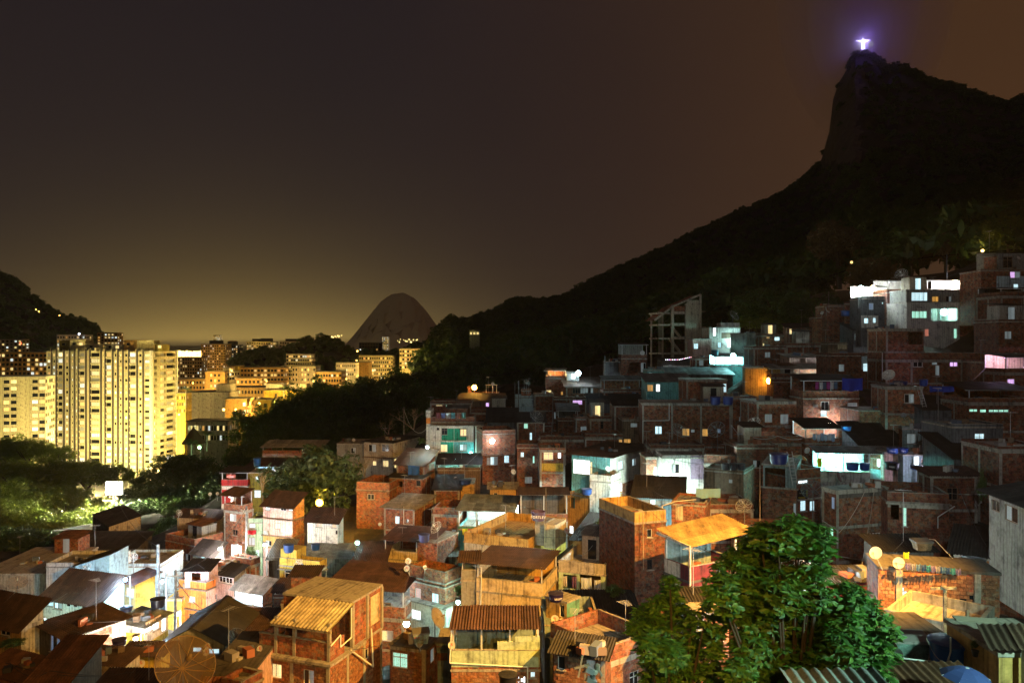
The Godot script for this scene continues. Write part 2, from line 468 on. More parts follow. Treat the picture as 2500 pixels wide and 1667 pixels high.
	ms.face(Vector3(W, 0, 0), Vector3.FORWARD, Vector3.UP, dep, body, holes.r, uvo + Vector2(W, 0), 0.14)
	ms.face(Vector3(0, 0, -dep), Vector3.BACK, Vector3.UP, dep, body, holes.l, uvo + Vector2(1.3, 0), 0.14)
	mb.face(Vector3(W, 0, -dep), Vector3.LEFT, Vector3.UP, W, body, [], uvo, 0.1)
	put(node, "wall", mb, M(m))
	if sm != m: put(node, "side_wall", ms, M(sm))
	for w in wins: window(h, w[0], w[1], w[2])
	var slabm: String = o.get("slab", "concrete")
	var oh: float = o.get("oh", 0.35)
	var rise: float = o.get("rise", 0.8)
	var rm: String = o.get("rm", "brown")
	if r == "p" or r == "t":
		bx(node, "roof_slab", M(slabm), Vector3(W / 2, body + 0.04, -dep / 2), Vector3(W + 0.14, 0.14, dep + 0.14))
		h.deck = body + 0.11
		if p > 0.05:
			var pm := M(o.get("pm", m))
			var y := body + 0.11
			var ph := p - 0.11
			bx(node, "parapet", pm, Vector3(W / 2, y + ph / 2, -0.07), Vector3(W, ph, 0.14))
			bx(node, "parapet", pm, Vector3(W - 0.07, y + ph / 2, -dep / 2), Vector3(0.14, ph, dep - 0.3))
			bx(node, "parapet", pm, Vector3(0.07, y + ph / 2, -dep / 2), Vector3(0.14, ph, dep - 0.3))
			if r == "p": bx(node, "parapet", pm, Vector3(W / 2, y + ph / 2, -dep + 0.07), Vector3(W, ph, 0.14))
			if o.get("cap", true):
				bx(node, "coping", M("concrete"), Vector3(W / 2, T + 0.02, -0.07), Vector3(W + 0.04, 0.04, 0.18))
				bx(node, "coping", M("concrete"), Vector3(W - 0.07, T + 0.02, -dep / 2), Vector3(0.18, 0.04, dep - 0.3))
	if r == "t":
		var yc: float = o.get("yc", yt - 30)
		var ch := (yt - yc) / F * dc
		var cd: float = o.get("cd", dep)
		var c0: float = o.get("cl", -0.3)
		var c1: float = o.get("cr", W + 0.3)
		var bh := T + ch + rise * (cd / (cd + oh)) - 0.08
		var back := MB.new()
		back.face(Vector3(0.0, 0, 0), Vector3.RIGHT, Vector3.UP, W, bh - body - 0.12, [], uvo, 0.1)
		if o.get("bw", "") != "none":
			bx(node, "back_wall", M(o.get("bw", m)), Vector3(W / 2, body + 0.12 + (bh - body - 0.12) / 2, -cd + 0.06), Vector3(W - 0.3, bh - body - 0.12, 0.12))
		var pw: float = o.get("pw", 0.09)
		var pmat := paint(0.5, 0.5, 0.5, 0.6) if pw < 0.12 else M("concrete")
		var np: int = o.get("np", maxi(2, int(W / 3.2) + 1))
		for i in np: bx(node, "post", pmat, Vector3(lerpf(0.1, W - 0.1, float(i) / (np - 1)), T + 0.03 + ch / 2, -0.08), Vector3(pw, ch + 0.02, pw))
		for x in [0.1, W - 0.1]: bx(node, "post", pmat, Vector3(x, body + (bh - body) / 2, -cd + 0.25), Vector3(pw, bh - body - 0.15, pw))
		bx(node, "eave_beam", paint(0.5, 0.5, 0.5, 0.6), Vector3((c0 + c1) / 2, T + ch - 0.03, -0.08), Vector3(c1 - c0, 0.09, 0.07))
		sheets(node, Vector3(c0, T + ch, oh), Vector3(c1 - c0, 0, 0), Vector3(0, rise, -(cd + oh)), rm)
		if o.has("in"):
			var l: Array = o["in"]
			lamp(node, Vector3(W * float(l[4] if l.size() > 4 else 0.5), T + ch * 0.75 + 0.2 + rise * 0.3, -cd * 0.45), [l[0], l[1], l[2]], l[3])
	elif r == "c":
		var wm := MB.new()
		if rise >= 0:
			wm.tri(Vector3(W, T, 0), Vector3(W, T, -dep), Vector3(W, T + rise, -dep), Vector2(0, T) + uvo, Vector2(dep, T) + uvo, Vector2(dep, T + rise) + uvo)
			wm.tri(Vector3(0, T, -dep), Vector3(0, T, 0), Vector3(0, T + rise, -dep), Vector2(0, T) + uvo, Vector2(dep, T) + uvo, Vector2(0, T + rise) + uvo)
			wm.quad(Vector3(W, T, -dep), Vector3(0, T, -dep), Vector3(0, T + rise, -dep), Vector3(W, T + rise, -dep))
		if rise > 0.05: put(node, "gable_wall", wm, M(sm))
		var k := (dep + 2 * oh) / dep
		sheets(node, Vector3(-oh, T - rise * oh / dep, oh), Vector3(W + 2 * oh, 0, 0), Vector3(0, rise * k, -dep * k), rm, o.get("pitch", 0.18))
		h.deck = T + rise * 0.5
	elif r == "s":
		var wm := MB.new()
		var a := maxf(rise, 0.0); var b := maxf(-rise, 0.0)
		if rise > 0:
			wm.tri(Vector3(0, T, 0), Vector3(W, T, 0), Vector3(W, T + a, 0), Vector2(0, T) + uvo, Vector2(W, T) + uvo, Vector2(W, T + a) + uvo)
			wm.quad(Vector3(W, T, 0), Vector3(W, T, -dep), Vector3(W, T + a, -dep), Vector3(W, T + a, 0), Vector2(0, T), Vector2(dep, T), Vector2(dep, T + a), Vector2(0, T + a))
		else:
			wm.tri(Vector3(0, T, 0), Vector3(W, T, 0), Vector3(0, T + b, 0), Vector2(0, T) + uvo, Vector2(W, T) + uvo, Vector2(0, T + b) + uvo)
			wm.quad(Vector3(0, T, -dep), Vector3(0, T, 0), Vector3(0, T + b, 0), Vector3(0, T + b, -dep), Vector2(0, T), Vector2(dep, T), Vector2(dep, T + b), Vector2(0, T + b))
		put(node, "gable_wall", wm, M(m))
		var kk := (W + 2 * oh) / W
		if rise > 0: sheets(node, Vector3(-oh, T - a * oh / W, -dep - oh), Vector3(0, 0, dep + 2 * oh), Vector3(W * kk, a * kk, 0), rm)
		else: sheets(node, Vector3(W + oh, T - b * oh / W, oh), Vector3(0, 0, -(dep + 2 * oh)), Vector3(-W * kk, b * kk, 0), rm)
		h.deck = T + absf(rise) * 0.5
	elif r == "g" or r == "G":
		var wm := MB.new()
		if r == "g":
			for x in [0.0, W]:
				if x > 0: wm.tri(Vector3(x, T, 0), Vector3(x, T, -dep), Vector3(x, T + rise, -dep / 2), Vector2(0, T), Vector2(dep, T), Vector2(dep / 2, T + rise))
				else: wm.tri(Vector3(x, T, -dep), Vector3(x, T, 0), Vector3(x, T + rise, -dep / 2), Vector2(0, T), Vector2(dep, T), Vector2(dep / 2, T + rise))
			var k2 := (dep / 2 + oh) / (dep / 2)
			sheets(node, Vector3(-oh, T - rise * (k2 - 1), oh), Vector3(W + 2 * oh, 0, 0), Vector3(0, rise * k2, -dep / 2 * k2), rm, o.get("pitch", 0.18))
			sheets(node, Vector3(W + oh, T - rise * (k2 - 1), -dep - oh), Vector3(-W - 2 * oh, 0, 0), Vector3(0, rise * k2, dep / 2 * k2), rm, o.get("pitch", 0.18))
			bx(node, "ridge_cap", M("sheet_" + rm), Vector3(W / 2, T + rise + 0.1, -dep / 2), Vector3(W + 2 * oh, 0.08, 0.3))
		else:
			wm.tri(Vector3(0, T, 0), Vector3(W, T, 0), Vector3(W / 2, T + rise, 0), Vector2(0, T) + uvo, Vector2(W, T) + uvo, Vector2(W / 2, T + rise) + uvo)
			wm.tri(Vector3(W, T, -dep), Vector3(0, T, -dep), Vector3(W / 2, T + rise, -dep))
			var k3 := (W / 2 + oh) / (W / 2)
			sheets(node, Vector3(-oh, T - rise * (k3 - 1), -dep - oh), Vector3(0, 0, dep + 2 * oh), Vector3(W / 2 * k3, rise * k3, 0), rm, o.get("pitch", 0.18))
			sheets(node, Vector3(W + oh, T - rise * (k3 - 1), oh), Vector3(0, 0, -dep - 2 * oh), Vector3(-W / 2 * k3, rise * k3, 0), rm, o.get("pitch", 0.18))
			bx(node, "ridge_cap", M("sheet_" + rm), Vector3(W / 2, T + rise + 0.1, -dep / 2), Vector3(0.3, 0.08, dep + 2 * oh))
		put(node, "gable_wall", wm, M(sm))
		h.deck = T + rise * 0.5
	if o.get("fr", m.begins_with("brick") and W > 3.0 and rng.randf() < 0.6):
		var cm := M("concrete")
		var nc := maxi(2, int(round(W / 3.4)) + 1)
		for i in nc:
			var x := lerpf(0.13, W - 0.13, float(i) / (nc - 1))
			var hit := false
			for rc in holes.f:
				if x > rc.position.x - 0.14 and x < rc.end.x + 0.14: hit = true
			if not hit: bx(node, "column", cm, Vector3(x, body / 2, -0.085), Vector3(0.24, body, 0.22))
		var side := "r" if o.get("xs", 0.0) > xr or (xl + xr) / 2 < CX else "l"
		for z in [dep * 0.5, dep - 0.13]:
			var hit := false
			for rc in holes[side]:
				var u: float = z if side == "r" else dep - z
				if u > rc.position.x - 0.14 and u < rc.end.x + 0.14: hit = true
			if not hit: bx(node, "column", cm, Vector3(W - 0.085 if side == "r" else 0.085, body / 2, -z), Vector3(0.22, body, 0.24))
		var ns := int(h0 / 2.5) + 1
		for i in ns:
			var y := body - 0.12 - 2.7 * i
			if y < 0.2: continue
			var hit := false
			for f in ["f", "r", "l"]:
				for rc in holes[f]:
					if y > rc.position.y - 0.12 and y < rc.end.y + 0.12: hit = true
			if hit and i > 0: continue
			bx(node, "beam", cm, Vector3(W / 2, y, -0.088), Vector3(W + 0.03, 0.22, 0.24))
			bx(node, "beam", cm, Vector3(W - 0.088 if side == "r" else 0.088, y, -dep / 2), Vector3(0.24, 0.215, dep - 0.3))
	for y in o.get("ledge", []):
		var lp := on_plane(h, "f", (xl + xr) / 2, y)
		bx(node, "ledge", M(o.get("lm", "brown")), Vector3(W / 2, lp.y, 0.1), Vector3(W + 0.3, 0.13, 0.3))
		if o.get("xs", 0.0) > xr: bx(node, "ledge", M(o.get("lm", "brown")), Vector3(W + 0.08, lp.y, -dep / 2), Vector3(0.24, 0.128, dep - 0.2))
	for pt in o.get("patch", []):   # painted or plastered areas, a skin of render on the wall
		var ax := axes(h, pt[0])
		var rc := rect_on(h, pt[0], pt[1], pt[2], pt[3], pt[4])
		var fw: float = W if pt[0] == "f" else dep
		var x0 := clampf(rc.position.x, 0.0, fw); var x1 := clampf(rc.end.x, 0.0, fw)
		var y1 := clampf(rc.position.y, 0.0, body); var y2 := clampf(rc.end.y, 0.0, T)
		var cut := []
		for hr in holes[pt[0]]:
			var z: Rect2 = Rect2(x0, y1, x1 - x0, y2 - y1).intersection(hr)
			if z.size.x > 0.05 and z.size.y > 0.05: cut.append(Rect2(z.position - Vector2(x0, y1), z.size))
		var pmb := MB.new()
		pmb.face(ax[0] + ax[1] * x0 + Vector3.UP * y1 + ax[2] * 0.02, ax[1], Vector3.UP, x1 - x0, y2 - y1, cut, uvo, 0.02)
		put(node, "plaster", pmb, M(pt[5]) if pt[5] is String else pt[5])
	for pp in o.get("pipe", []):
		var pts := []
		for c in pp:
			var g := on_plane(h, "f", c[0], c[1])
			pts.append(Vector3(g.x, g.y, 0.08))
		var pb := MB.new()
		pb.line(pts, 0.045)
		put(node, "drainpipe", pb, paint(0.72, 0.72, 0.68, 0.5))
	if r == "p" and W > 4.0 and dc > 62.0 and not o.has("ex") and rng.randf() < 0.5:   # a hut built on the flat roof
		var hw := rng.randf_range(1.8, W * 0.5); var hd := minf(dep * 0.5, 2.6); var hh := rng.randf_range(1.7, 2.3)
		var cx := rng.randf_range(hw / 2 + 0.2, W - hw / 2 - 0.2)
		var hm: String = ["brick", "brick3", "concrete", "beige", "brick2", "grey"][rng.randi() % 6]
		bx(node, "rooftop_room", M(hm), Vector3(cx, h.deck + hh / 2, -dep + hd / 2 + 0.2), Vector3(hw, hh, hd))
		sheets(node, Vector3(cx - hw / 2 - 0.25, h.deck + hh + 0.02, -dep + hd + 0.45), Vector3(hw + 0.5, 0, 0), Vector3(0, 0.3, -hd - 0.5), ["brown", "dark", "grey", "rust"][rng.randi() % 4])
		if rng.randf() < 0.6: bx(node, "door", lit_mat(["d", "m", "d", "w", "c"][rng.randi() % 5]), Vector3(cx, h.deck + 0.9, -dep + hd + 0.21), Vector3(0.75, 1.7, 0.04))
	for e in o.get("ex", []):   # smaller blocks of the same house that stand on its roof: [xl, xr, yt, depth, material, (z inset)]
		var zz: float = e[5] if e.size() > 5 else 0.6
		var a1 := on_plane(h, "f", e[0], yt)
		var b1 := on_plane(h, "f", e[1], yt)
		var kz := 1.0 + zz / dc
		var hh: float = (yt - e[2]) / F * dc + p
		bx(node, "rooftop_room", M(e[4]), Vector3((a1.x + b1.x) / 2 * kz, h.deck + hh / 2, -zz - e[3] / 2.0), Vector3(absf(b1.x - a1.x), hh, e[3]))
	return h
const GY := -67.0
func block(nm: String, label: String, q: Array, d: float, o := {}) -> Node3D:
	var dd: float = o.get("dd", 0.0)
	var A := P(q[0], CY, d - dd / 2); var Bq := P(q[1], CY, d + dd / 2)
	var top: float = (CY - q[2]) / F * d
	var vis: float = (q[3] - q[2]) / F * d
	A.y = o.get("gy", GY); Bq.y = A.y
	var ux := (Bq - A).normalized()
	var uz := ux.cross(Vector3.UP).normalized()
	var W := (Bq - A).length()
	var T := top - A.y
	var dep: float = o.get("dep", 12.0)
	if o.has("xs"):
		var C := Bq if o.xs > q[1] else A
		var k: float = (o.xs - CX) / F
		dep = clampf((C.x + k * C.z) / (uz.x + k * uz.z), 4.0, 40.0)
	var node := thing(nm, label, o.get("cat", "building"), A, "", Basis(ux, Vector3.UP, uz))
	var sp: float = o.get("sp", 3.0)
	var nx: int = o.get("nx", int(W / 3.0))
	var ny: int = o.get("ny", int(vis / sp))
	var ww: float = o.get("ww", 0.55)
	var wh: float = o.get("wh", 0.5)
	var lit: float = o.get("lit", 0.3)
	var dark := MB.new()
	var glows := {"w": MB.new(), "c": MB.new(), "y": MB.new()}
	var mb := MB.new()
	var faces := [[Vector3.ZERO, Vector3.RIGHT, Vector3.BACK, W, nx], [Vector3(W, 0, 0), Vector3.FORWARD, Vector3.RIGHT, dep, int(dep / (W / maxf(nx, 1)))], [Vector3(0, 0, -dep), Vector3.BACK, Vector3.LEFT, dep, int(dep / (W / maxf(nx, 1)))]]
	for f in faces:
		var holes := []
		var fw: float = f[3]
		var fn: int = f[4]
		var blank: Array = o.get("blank", [])
		for i in fn:
			if i in blank and f[2] == Vector3.BACK: continue
			if o.get("sideblank", false) and f[2] != Vector3.BACK: continue
			for j in ny:
				var cw := fw / fn
				var r := Rect2(cw * (i + 0.5 - ww / 2), T - sp * (j + 1) + sp * (0.5 - wh / 2) - 0.6, cw * ww, sp * wh)
				if r.position.y < 0.5: continue
				holes.append(r)
				var tgt := dark
				if rng.randf() < lit:
					var z := rng.randf()
					tgt = glows["w"] if z < 0.6 else (glows["c"] if z < 0.8 else glows["y"])
				var po: Vector3 = f[0] + f[1] * r.position.x + Vector3.UP * r.position.y - f[2] * 0.22
				var u := rng.randf()
				tgt.quad(po, po + f[1] * r.size.x, po + f[1] * r.size.x + Vector3.UP * r.size.y, po + Vector3.UP * r.size.y, Vector2(u, 0), Vector2(u + 0.4, 0), Vector2(u + 0.4, 0.7), Vector2(u, 0.7))
		mb.face(f[0], f[1], Vector3.UP, fw, T, holes, Vector2(rng.randf() * 5, 0), 0.25)
	mb.face(Vector3(W, 0, -dep), Vector3.LEFT, Vector3.UP, W, T, [], Vector2.ZERO, 0.1)
	put(node, "wall", mb, M(o.get("m", "facade")))
	if dark.v.size(): put(node, "window", dark, lit_mat("d")).set_meta("kind", "stuff")
	var amt: float = o.get("amt", 1.0)
	var G := {"w": glow(1.0, 0.72, 0.26, 2.0 * amt, true), "c": glow(0.85, 0.95, 0.9, 2.0 * amt, true), "y": glow(1.0, 0.5, 0.1, 1.6 * amt, true)}
	for k in glows:
		if glows[k].v.size(): put(node, "lit_window", glows[k], G[k]).set_meta("kind", "stuff")
	bx(node, "roof", M(o.get("rm", "grey")), Vector3(W / 2, T + 0.12, -dep / 2), Vector3(W + 0.6, 0.3, dep + 0.6))
	for j in range(0, o.get("bands", 0)):
		bx(node, "balcony", M(o.get("bm", o.get("m", "facade"))), Vector3(W * o.get("b0", 0.5), T - sp * (j + 1) + 0.1, 0.5), Vector3(W * o.get("b1", 0.9), 0.95, 1.0))
	for e in o.get("top", []):   # lift houses and tanks on the roof: [x fraction, width, height]
		bx(node, "lift_house", M(o.get("tm", o.get("m", "facade"))), Vector3(W * e[0], T + 0.27 + e[2] / 2.0, -dep / 2), Vector3(e[1], e[2], minf(dep * 0.6, 7.0)))
	return node
func tower() -> void:   # the tall apartment block with dark fins between its window bays
	var d := 380.0
	var A := P(112, CY, d + 4); var Bq := P(372, CY, d - 4)
	A.y = GY; Bq.y = GY
	var ux := (Bq - A).normalized()
	var uz := ux.cross(Vector3.UP).normalized()
	var W := (Bq - A).length()
	var top: float = (CY - 858.0) / F * d
	var T := top - GY
	var C := Bq
	var k := (431.0 - CX) / F
	var dep := clampf((C.x + k * C.z) / (uz.x + k * uz.z), 6.0, 30.0)
	var node := thing("tower_block", "tall cream apartment tower with dark fins and rows of lit windows and balconies", "apartment tower", A, "", Basis(ux, Vector3.UP, uz))
	var bays := [[50, 95, 0], [105, 140, 0], [150, 208, 1], [225, 262, 0], [277, 308, 2], [320, 350, 0], [352, 412, 1], [430, 458, 2], [460, 553, 1], [570, 600, 2], [602, 660, 1], [680, 712, 0], [725, 755, 2], [775, 815, 0], [820, 885, 1], [905, 945, 0], [955, 1018, 0]]
	var fins := [100, 145, 215, 269, 314, 351, 421, 459, 562, 601, 670, 718, 765, 818, 895, 950]
	var ny := 20
	var sp := 3.03
	var holes := []
	var jobs := []
	for bay in bays:
		var x0: float = (bay[0] - 44.0) / 990.0 * W
		var x1: float = (bay[1] - 44.0) / 990.0 * W
		for j in ny:
			var yb := T - sp * (j + 1) - 0.4
			var r := Rect2(x0 + 0.05, yb + 0.95, x1 - x0 - 0.1, 1.75) if bay[2] == 1 else (Rect2(lerpf(x0, x1, 0.12), yb + 1.0, (x1 - x0) * 0.76, 1.25) if bay[2] == 0 else Rect2(lerpf(x0, x1, 0.25), yb + 1.15, (x1 - x0) * 0.5, 1.0))
			if r.position.y < 1: continue
			holes.append(r)
			jobs.append([r, bay[2]])
	var mb := MB.new()
	mb.face(Vector3.ZERO, Vector3.RIGHT, Vector3.UP, W, T, holes, Vector2.ZERO, 0.9)
	var sh := []
	var sj := []
	for j in ny:
		var yb := T - sp * (j + 1) - 0.4
		for z in [[0.06, 0.16], [0.30, 0.52], [0.56, 0.9]]:
			var r := Rect2(dep * z[0], yb + 0.95, dep * (z[1] - z[0]), 1.6)
			if r.position.y > 1: sh.append(r); sj.append(r)
	mb.face(Vector3(W, 0, 0), Vector3.FORWARD, Vector3.UP, dep, T, sh, Vector2.ZERO, 1.3)
	mb.face(Vector3(0, 0, -dep), Vector3.BACK, Vector3.UP, dep, T, [], Vector2.ZERO, 0.2)
	mb.face(Vector3(W, 0, -dep), Vector3.LEFT, Vector3.UP, W, T, [], Vector2.ZERO, 0.2)
	put(node, "wall", mb, M("facade"))
	bx(node, "roof", M("concrete"), Vector3(W / 2, T + 0.1, -dep / 2), Vector3(W, 0.2, dep))
	var pick := [lit_mat("d"), lit_mat("d"), lit_mat("d"), glow(0.03, 0.03, 0.025, 1.0, true), glow(1.0, 0.85, 0.5, 1.4, true), glow(1.0, 0.72, 0.3, 1.6, true), glow(0.8, 0.95, 1.0, 2.2, true), glow(1.0, 0.9, 0.6, 3.0, true), glow(1.0, 0.62, 0.2, 1.2, true)]
	for jb in jobs:
		var r: Rect2 = jb[0]
		var pm := MB.new()
		var rec := 0.7 if jb[1] == 1 else 0.18
		var u := rng.randf()
		pm.quad(Vector3(0, 0, 0), Vector3(r.size.x, 0, 0), Vector3(r.size.x, r.size.y, 0), Vector3(0, r.size.y, 0), Vector2(u, 0.1), Vector2(u + 0.5, 0.1), Vector2(u + 0.5, 0.8), Vector2(u, 0.8))
		var hot := 0.42 if r.position.y > T * 0.5 else 0.62
		var mi: Material = pick[4 + rng.randi() % 5] if rng.randf() < hot else pick[rng.randi() % 4]
		var o := put(node, "window", pm, mi)
		o.position = Vector3(r.position.x, r.position.y, -rec)
		if jb[1] == 1:
			var bm := MB.new()
			bm.box(Vector3(r.size.x / 2, -0.42, 0.14), Vector3(r.size.x + 0.1, 0.85, 0.5))
			put(o, "balcony", bm, M("facade")).position.z = rec
	for r in sj:
		var pm := MB.new()
		pm.quad(Vector3(0, 0, 0), Vector3(0, 0, -r.size.x), Vector3(0, r.size.y, -r.size.x), Vector3(0, r.size.y, 0))
		var o := put(node, "side_window", pm, pick[4 + rng.randi() % 5] if rng.randf() < 0.36 else pick[rng.randi() % 4])
		o.position = Vector3(W - 1.0, r.position.y, -r.position.x)
	for j in ny:
		bx(node, "side_balcony", M("facade"), Vector3(W + 0.25, T - sp * (j + 1) + 0.1, -dep * 0.5), Vector3(0.5, 0.9, dep * 0.86))
	for f in fins:
		bx(node, "fin", paint(0.045, 0.035, 0.03), Vector3((f - 44.0) / 990.0 * W, T / 2 + 0.6, 0.35), Vector3(0.55, T + 1.2, 0.7))
		bx(node, "fin_edge", M("facade"), Vector3((f - 44.0) / 990.0 * W - 0.5, T / 2 + 0.6, 0.3), Vector3(0.42, T + 1.2, 0.6))
	bx(node, "corner_pillar", M("white"), Vector3(W - 0.7, T / 2 + 0.3, 0.2), Vector3(1.5, T + 0.6, 0.6))
	bx(node, "corner_pillar", M("white"), Vector3(W + 0.1, T / 2 + 0.3, -dep + 0.5), Vector3(0.9, T + 0.6, 1.2))
	for e in [[0.14, 8.0, 5.2, -7.0, "olive"], [0.27, 8.5, 5.6, -5.0, "facade"], [0.42, 9.0, 3.6, -6.0, "beige"], [0.42, 6.0, 1.6, -3.0, "facade"], [0.60, 9.0, 3.2, -6.0, "concrete"], [0.76, 8.0, 5.4, -6.5, "ochre"], [0.90, 8.5, 5.2, -5.5, "facade"], [1.0, 5.0, 3.4, -7.0, "olive"]]:
		var c := Vector3(W * e[0], T + 0.2 + e[2] / 2.0, e[3])
		var ph := bx(node, "penthouse", M(e[4]), c, Vector3(e[1], e[2], 6.0))
		for i in 2:
			if rng.randf() < 0.75: bx(ph, "window", lit_mat("d") if rng.randf() < 0.7 else lit_mat("w"), c + Vector3((i - 0.5) * e[1] * 0.42, e[2] * 0.12, 3.02), Vector3(1.7, 1.3, 0.06))
var crowns := []
func leaf_mat(k: String) -> StandardMaterial3D:
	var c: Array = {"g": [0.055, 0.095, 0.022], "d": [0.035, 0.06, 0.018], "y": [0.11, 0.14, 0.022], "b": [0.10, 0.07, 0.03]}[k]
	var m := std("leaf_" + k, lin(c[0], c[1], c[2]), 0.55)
	m.backlight_enabled = true
	m.backlight = lin(c[0] * 1.2, c[1] * 1.3, c[2])
	return m
func make_crowns() -> void:
	var r := RandomNumberGenerator.new()
	r.seed = 77
	for kind in 6:
		var mb := MB.new()
		var nc := 20 if kind < 4 else 9
		for c in nc:
			var dir := Vector3(r.randfn(), r.randfn() * 0.8 + 0.25, r.randfn()).normalized()
			var cc := dir * r.randf_range(0.35, 0.78)
			cc.y *= 0.9
			var cr := r.randf_range(0.24, 0.42)
			for i in (115 if kind < 4 else 26):
				var dv := Vector3(r.randfn(), r.randfn(), r.randfn()).normalized()
				var p := cc + dv * cr * pow(r.randf(), 0.35) * Vector3(1, 0.72, 1)
				var s := r.randf_range(0.035, 0.065) if kind < 4 else r.randf_range(0.09, 0.16)
				var nn := (dv + Vector3(r.randfn(), r.randfn() + 0.7, r.randfn()) * 0.6).normalized()
				var x := nn.cross(Vector3(r.randfn(), r.randfn(), r.randfn())).normalized()
				var y := nn.cross(x)
				mb.tri(p - x * s * 1.4, p - y * s * 0.6, p + x * s * 1.4); mb.tri(p - x * s * 1.4, p + x * s * 1.4, p + y * s * 0.6)
		crowns.append(mb.mesh())
func tree(nm: String, label: String, px: float, py0: float, py1: float, wpx: float, d: float, k := "d", group := "", base := -1.0) -> Node3D:   # crown from py0 to py1 in the photo
	var hh := (py1 - py0) / F * d
	var top := P(px, py0, d)
	var at := Vector3(top.x, top.y - hh - (base if base > 0 else hh * 0.35), top.z)
	var o := thing(nm, label, "tree", at, group)
	var ch := top.y - at.y
	var tb := MB.new()
	var w := wpx / F * d
	var lean := Vector3(rng.randf_range(-0.06, 0.06), 1, rng.randf_range(-0.06, 0.06))
	var p1 := lean * (ch * 0.5)
	tb.tube(Vector3(0, -1.5, 0), p1, w * 0.045 + 0.05, w * 0.028 + 0.03, 7)
	for i in 5:
		var a := TAU * i / 5.0 + rng.randf()
		tb.tube(p1, p1 + Vector3(cos(a) * w * 0.3, ch * 0.32, sin(a) * w * 0.3), w * 0.02 + 0.02, w * 0.006 + 0.01, 5)
	put(o, "trunk", tb, paint(0.09, 0.07, 0.05))
	var n := 1 if wpx < 70 else (2 if wpx < 130 else 4)
	for i in n:
		var off := Vector3.ZERO
		var sc := Vector3(w * 0.58, hh * 0.66, w * 0.58)
		if n > 1:
			off = Vector3(lerpf(-0.24, 0.24, float(i) / (n - 1)) * w, rng.randf_range(-0.16, 0.08) * hh, rng.randf_range(-0.2, 0.2) * w)
			sc = Vector3(w * (0.46 if n == 2 else 0.40), hh * rng.randf_range(0.62, 0.74), w * 0.42)
		var b := Basis.from_euler(Vector3(0, rng.randf() * TAU, 0)).scaled(sc)
		put_mesh(o, "crown", crowns[rng.randi() % 4], leaf_mat(k), Transform3D(b, Vector3(0, ch - hh / 2, 0) + off))
	return o
func bare_tree(nm: String, label: String, px: float, py0: float, py1: float, d: float, spread: float, sd: int) -> void:
	var r := RandomNumberGenerator.new()
	r.seed = sd
	var at := P(px, py1, d)
	var o := thing(nm, label, "tree", at)
	var hh := (py1 - py0) / F * d
	var mb := MB.new()
	var stack := [[Vector3(0, -0.5, 0), Vector3.UP, hh * 0.32, hh * 0.03, 0]]
	while stack.size():
		var s: Array = stack.pop_back()
		var e: Vector3 = s[0] + s[1] * s[2]
		mb.tube(s[0], e, s[3], s[3] * 0.65, 5)
		if s[4] < 5:
			for i in (3 if s[4] < 2 else 2):
				var dv: Vector3 = (s[1] + Vector3(r.randfn() * spread, r.randfn() * 0.3 + 0.1, r.randfn() * spread)).normalized()
				stack.append([e, dv, s[2] * r.randf_range(0.6, 0.82), s[3] * 0.62, s[4] + 1])
	put(o, "branches", mb, paint(0.30, 0.24, 0.15))
var frond: ArrayMesh
func palm(label: String, px: float, py0: float, pyb: float, d: float, rpx: float, k := "g") -> void:
	if frond == null:
		var mb := MB.new()
		for i in 22:
			var t0 := i / 22.0
			var p := Vector3(t0, 0.28 * sin(t0 * 2.2) - t0 * t0 * 0.55, 0)
			var l := 0.30 * sin(PI * clampf(t0 * 0.9 + 0.1, 0, 1)) + 0.05
			for s in [-1.0, 1.0]:
				var tip := p + Vector3(l * 0.55, -l * 0.45, s * l)
				mb.tri(p, p + Vector3(0.04, 0, 0), tip)
		frond = mb.mesh()
	var at := P(px, pyb, d)
	var o := thing("palm_tree", label, "palm tree", at)
	var hh := (pyb - py0) / F * d
	var tb := MB.new()
	tb.tube(Vector3(0, -2, 0), Vector3(0, hh, 0), 0.26, 0.17, 8)
	put(o, "trunk", tb, paint(0.34, 0.32, 0.26))
	var r := rpx / F * d
	for i in 15:
		var b := Basis.from_euler(Vector3(0, i * 2.4, 0)) * Basis.from_euler(Vector3(0, 0, rng.randf_range(-0.35, 0.75)))
		put_mesh(o, "frond", frond, leaf_mat(k), Transform3D(b.scaled(Vector3.ONE * r), Vector3(0, hh, 0)))
func bush(label: String, px: float, py: float, wpx: float, hpx: float, d: float, k := "g", nm := "shrub") -> void:
	var o := thing(nm, label, "shrub" if nm == "shrub" else "plant", P(px, py + hpx / 2, d))
	var w := wpx / F * d; var hh := hpx / F * d
	put_mesh(o, "foliage", crowns[rng.randi() % 4], leaf_mat(k), Transform3D(Basis.IDENTITY.scaled(Vector3(w * 0.6, hh * 0.62, w * 0.6)), Vector3(0, hh / 2, 0)))
func prof(pts: Array, x: float) -> float:
	for i in pts.size() - 1:
		if x <= pts[i + 1][0]: return lerpf(pts[i][1], pts[i + 1][1], clampf((x - pts[i][0]) / maxf(pts[i + 1][0] - pts[i][0], 0.01), 0, 1))
	return pts[-1][1]
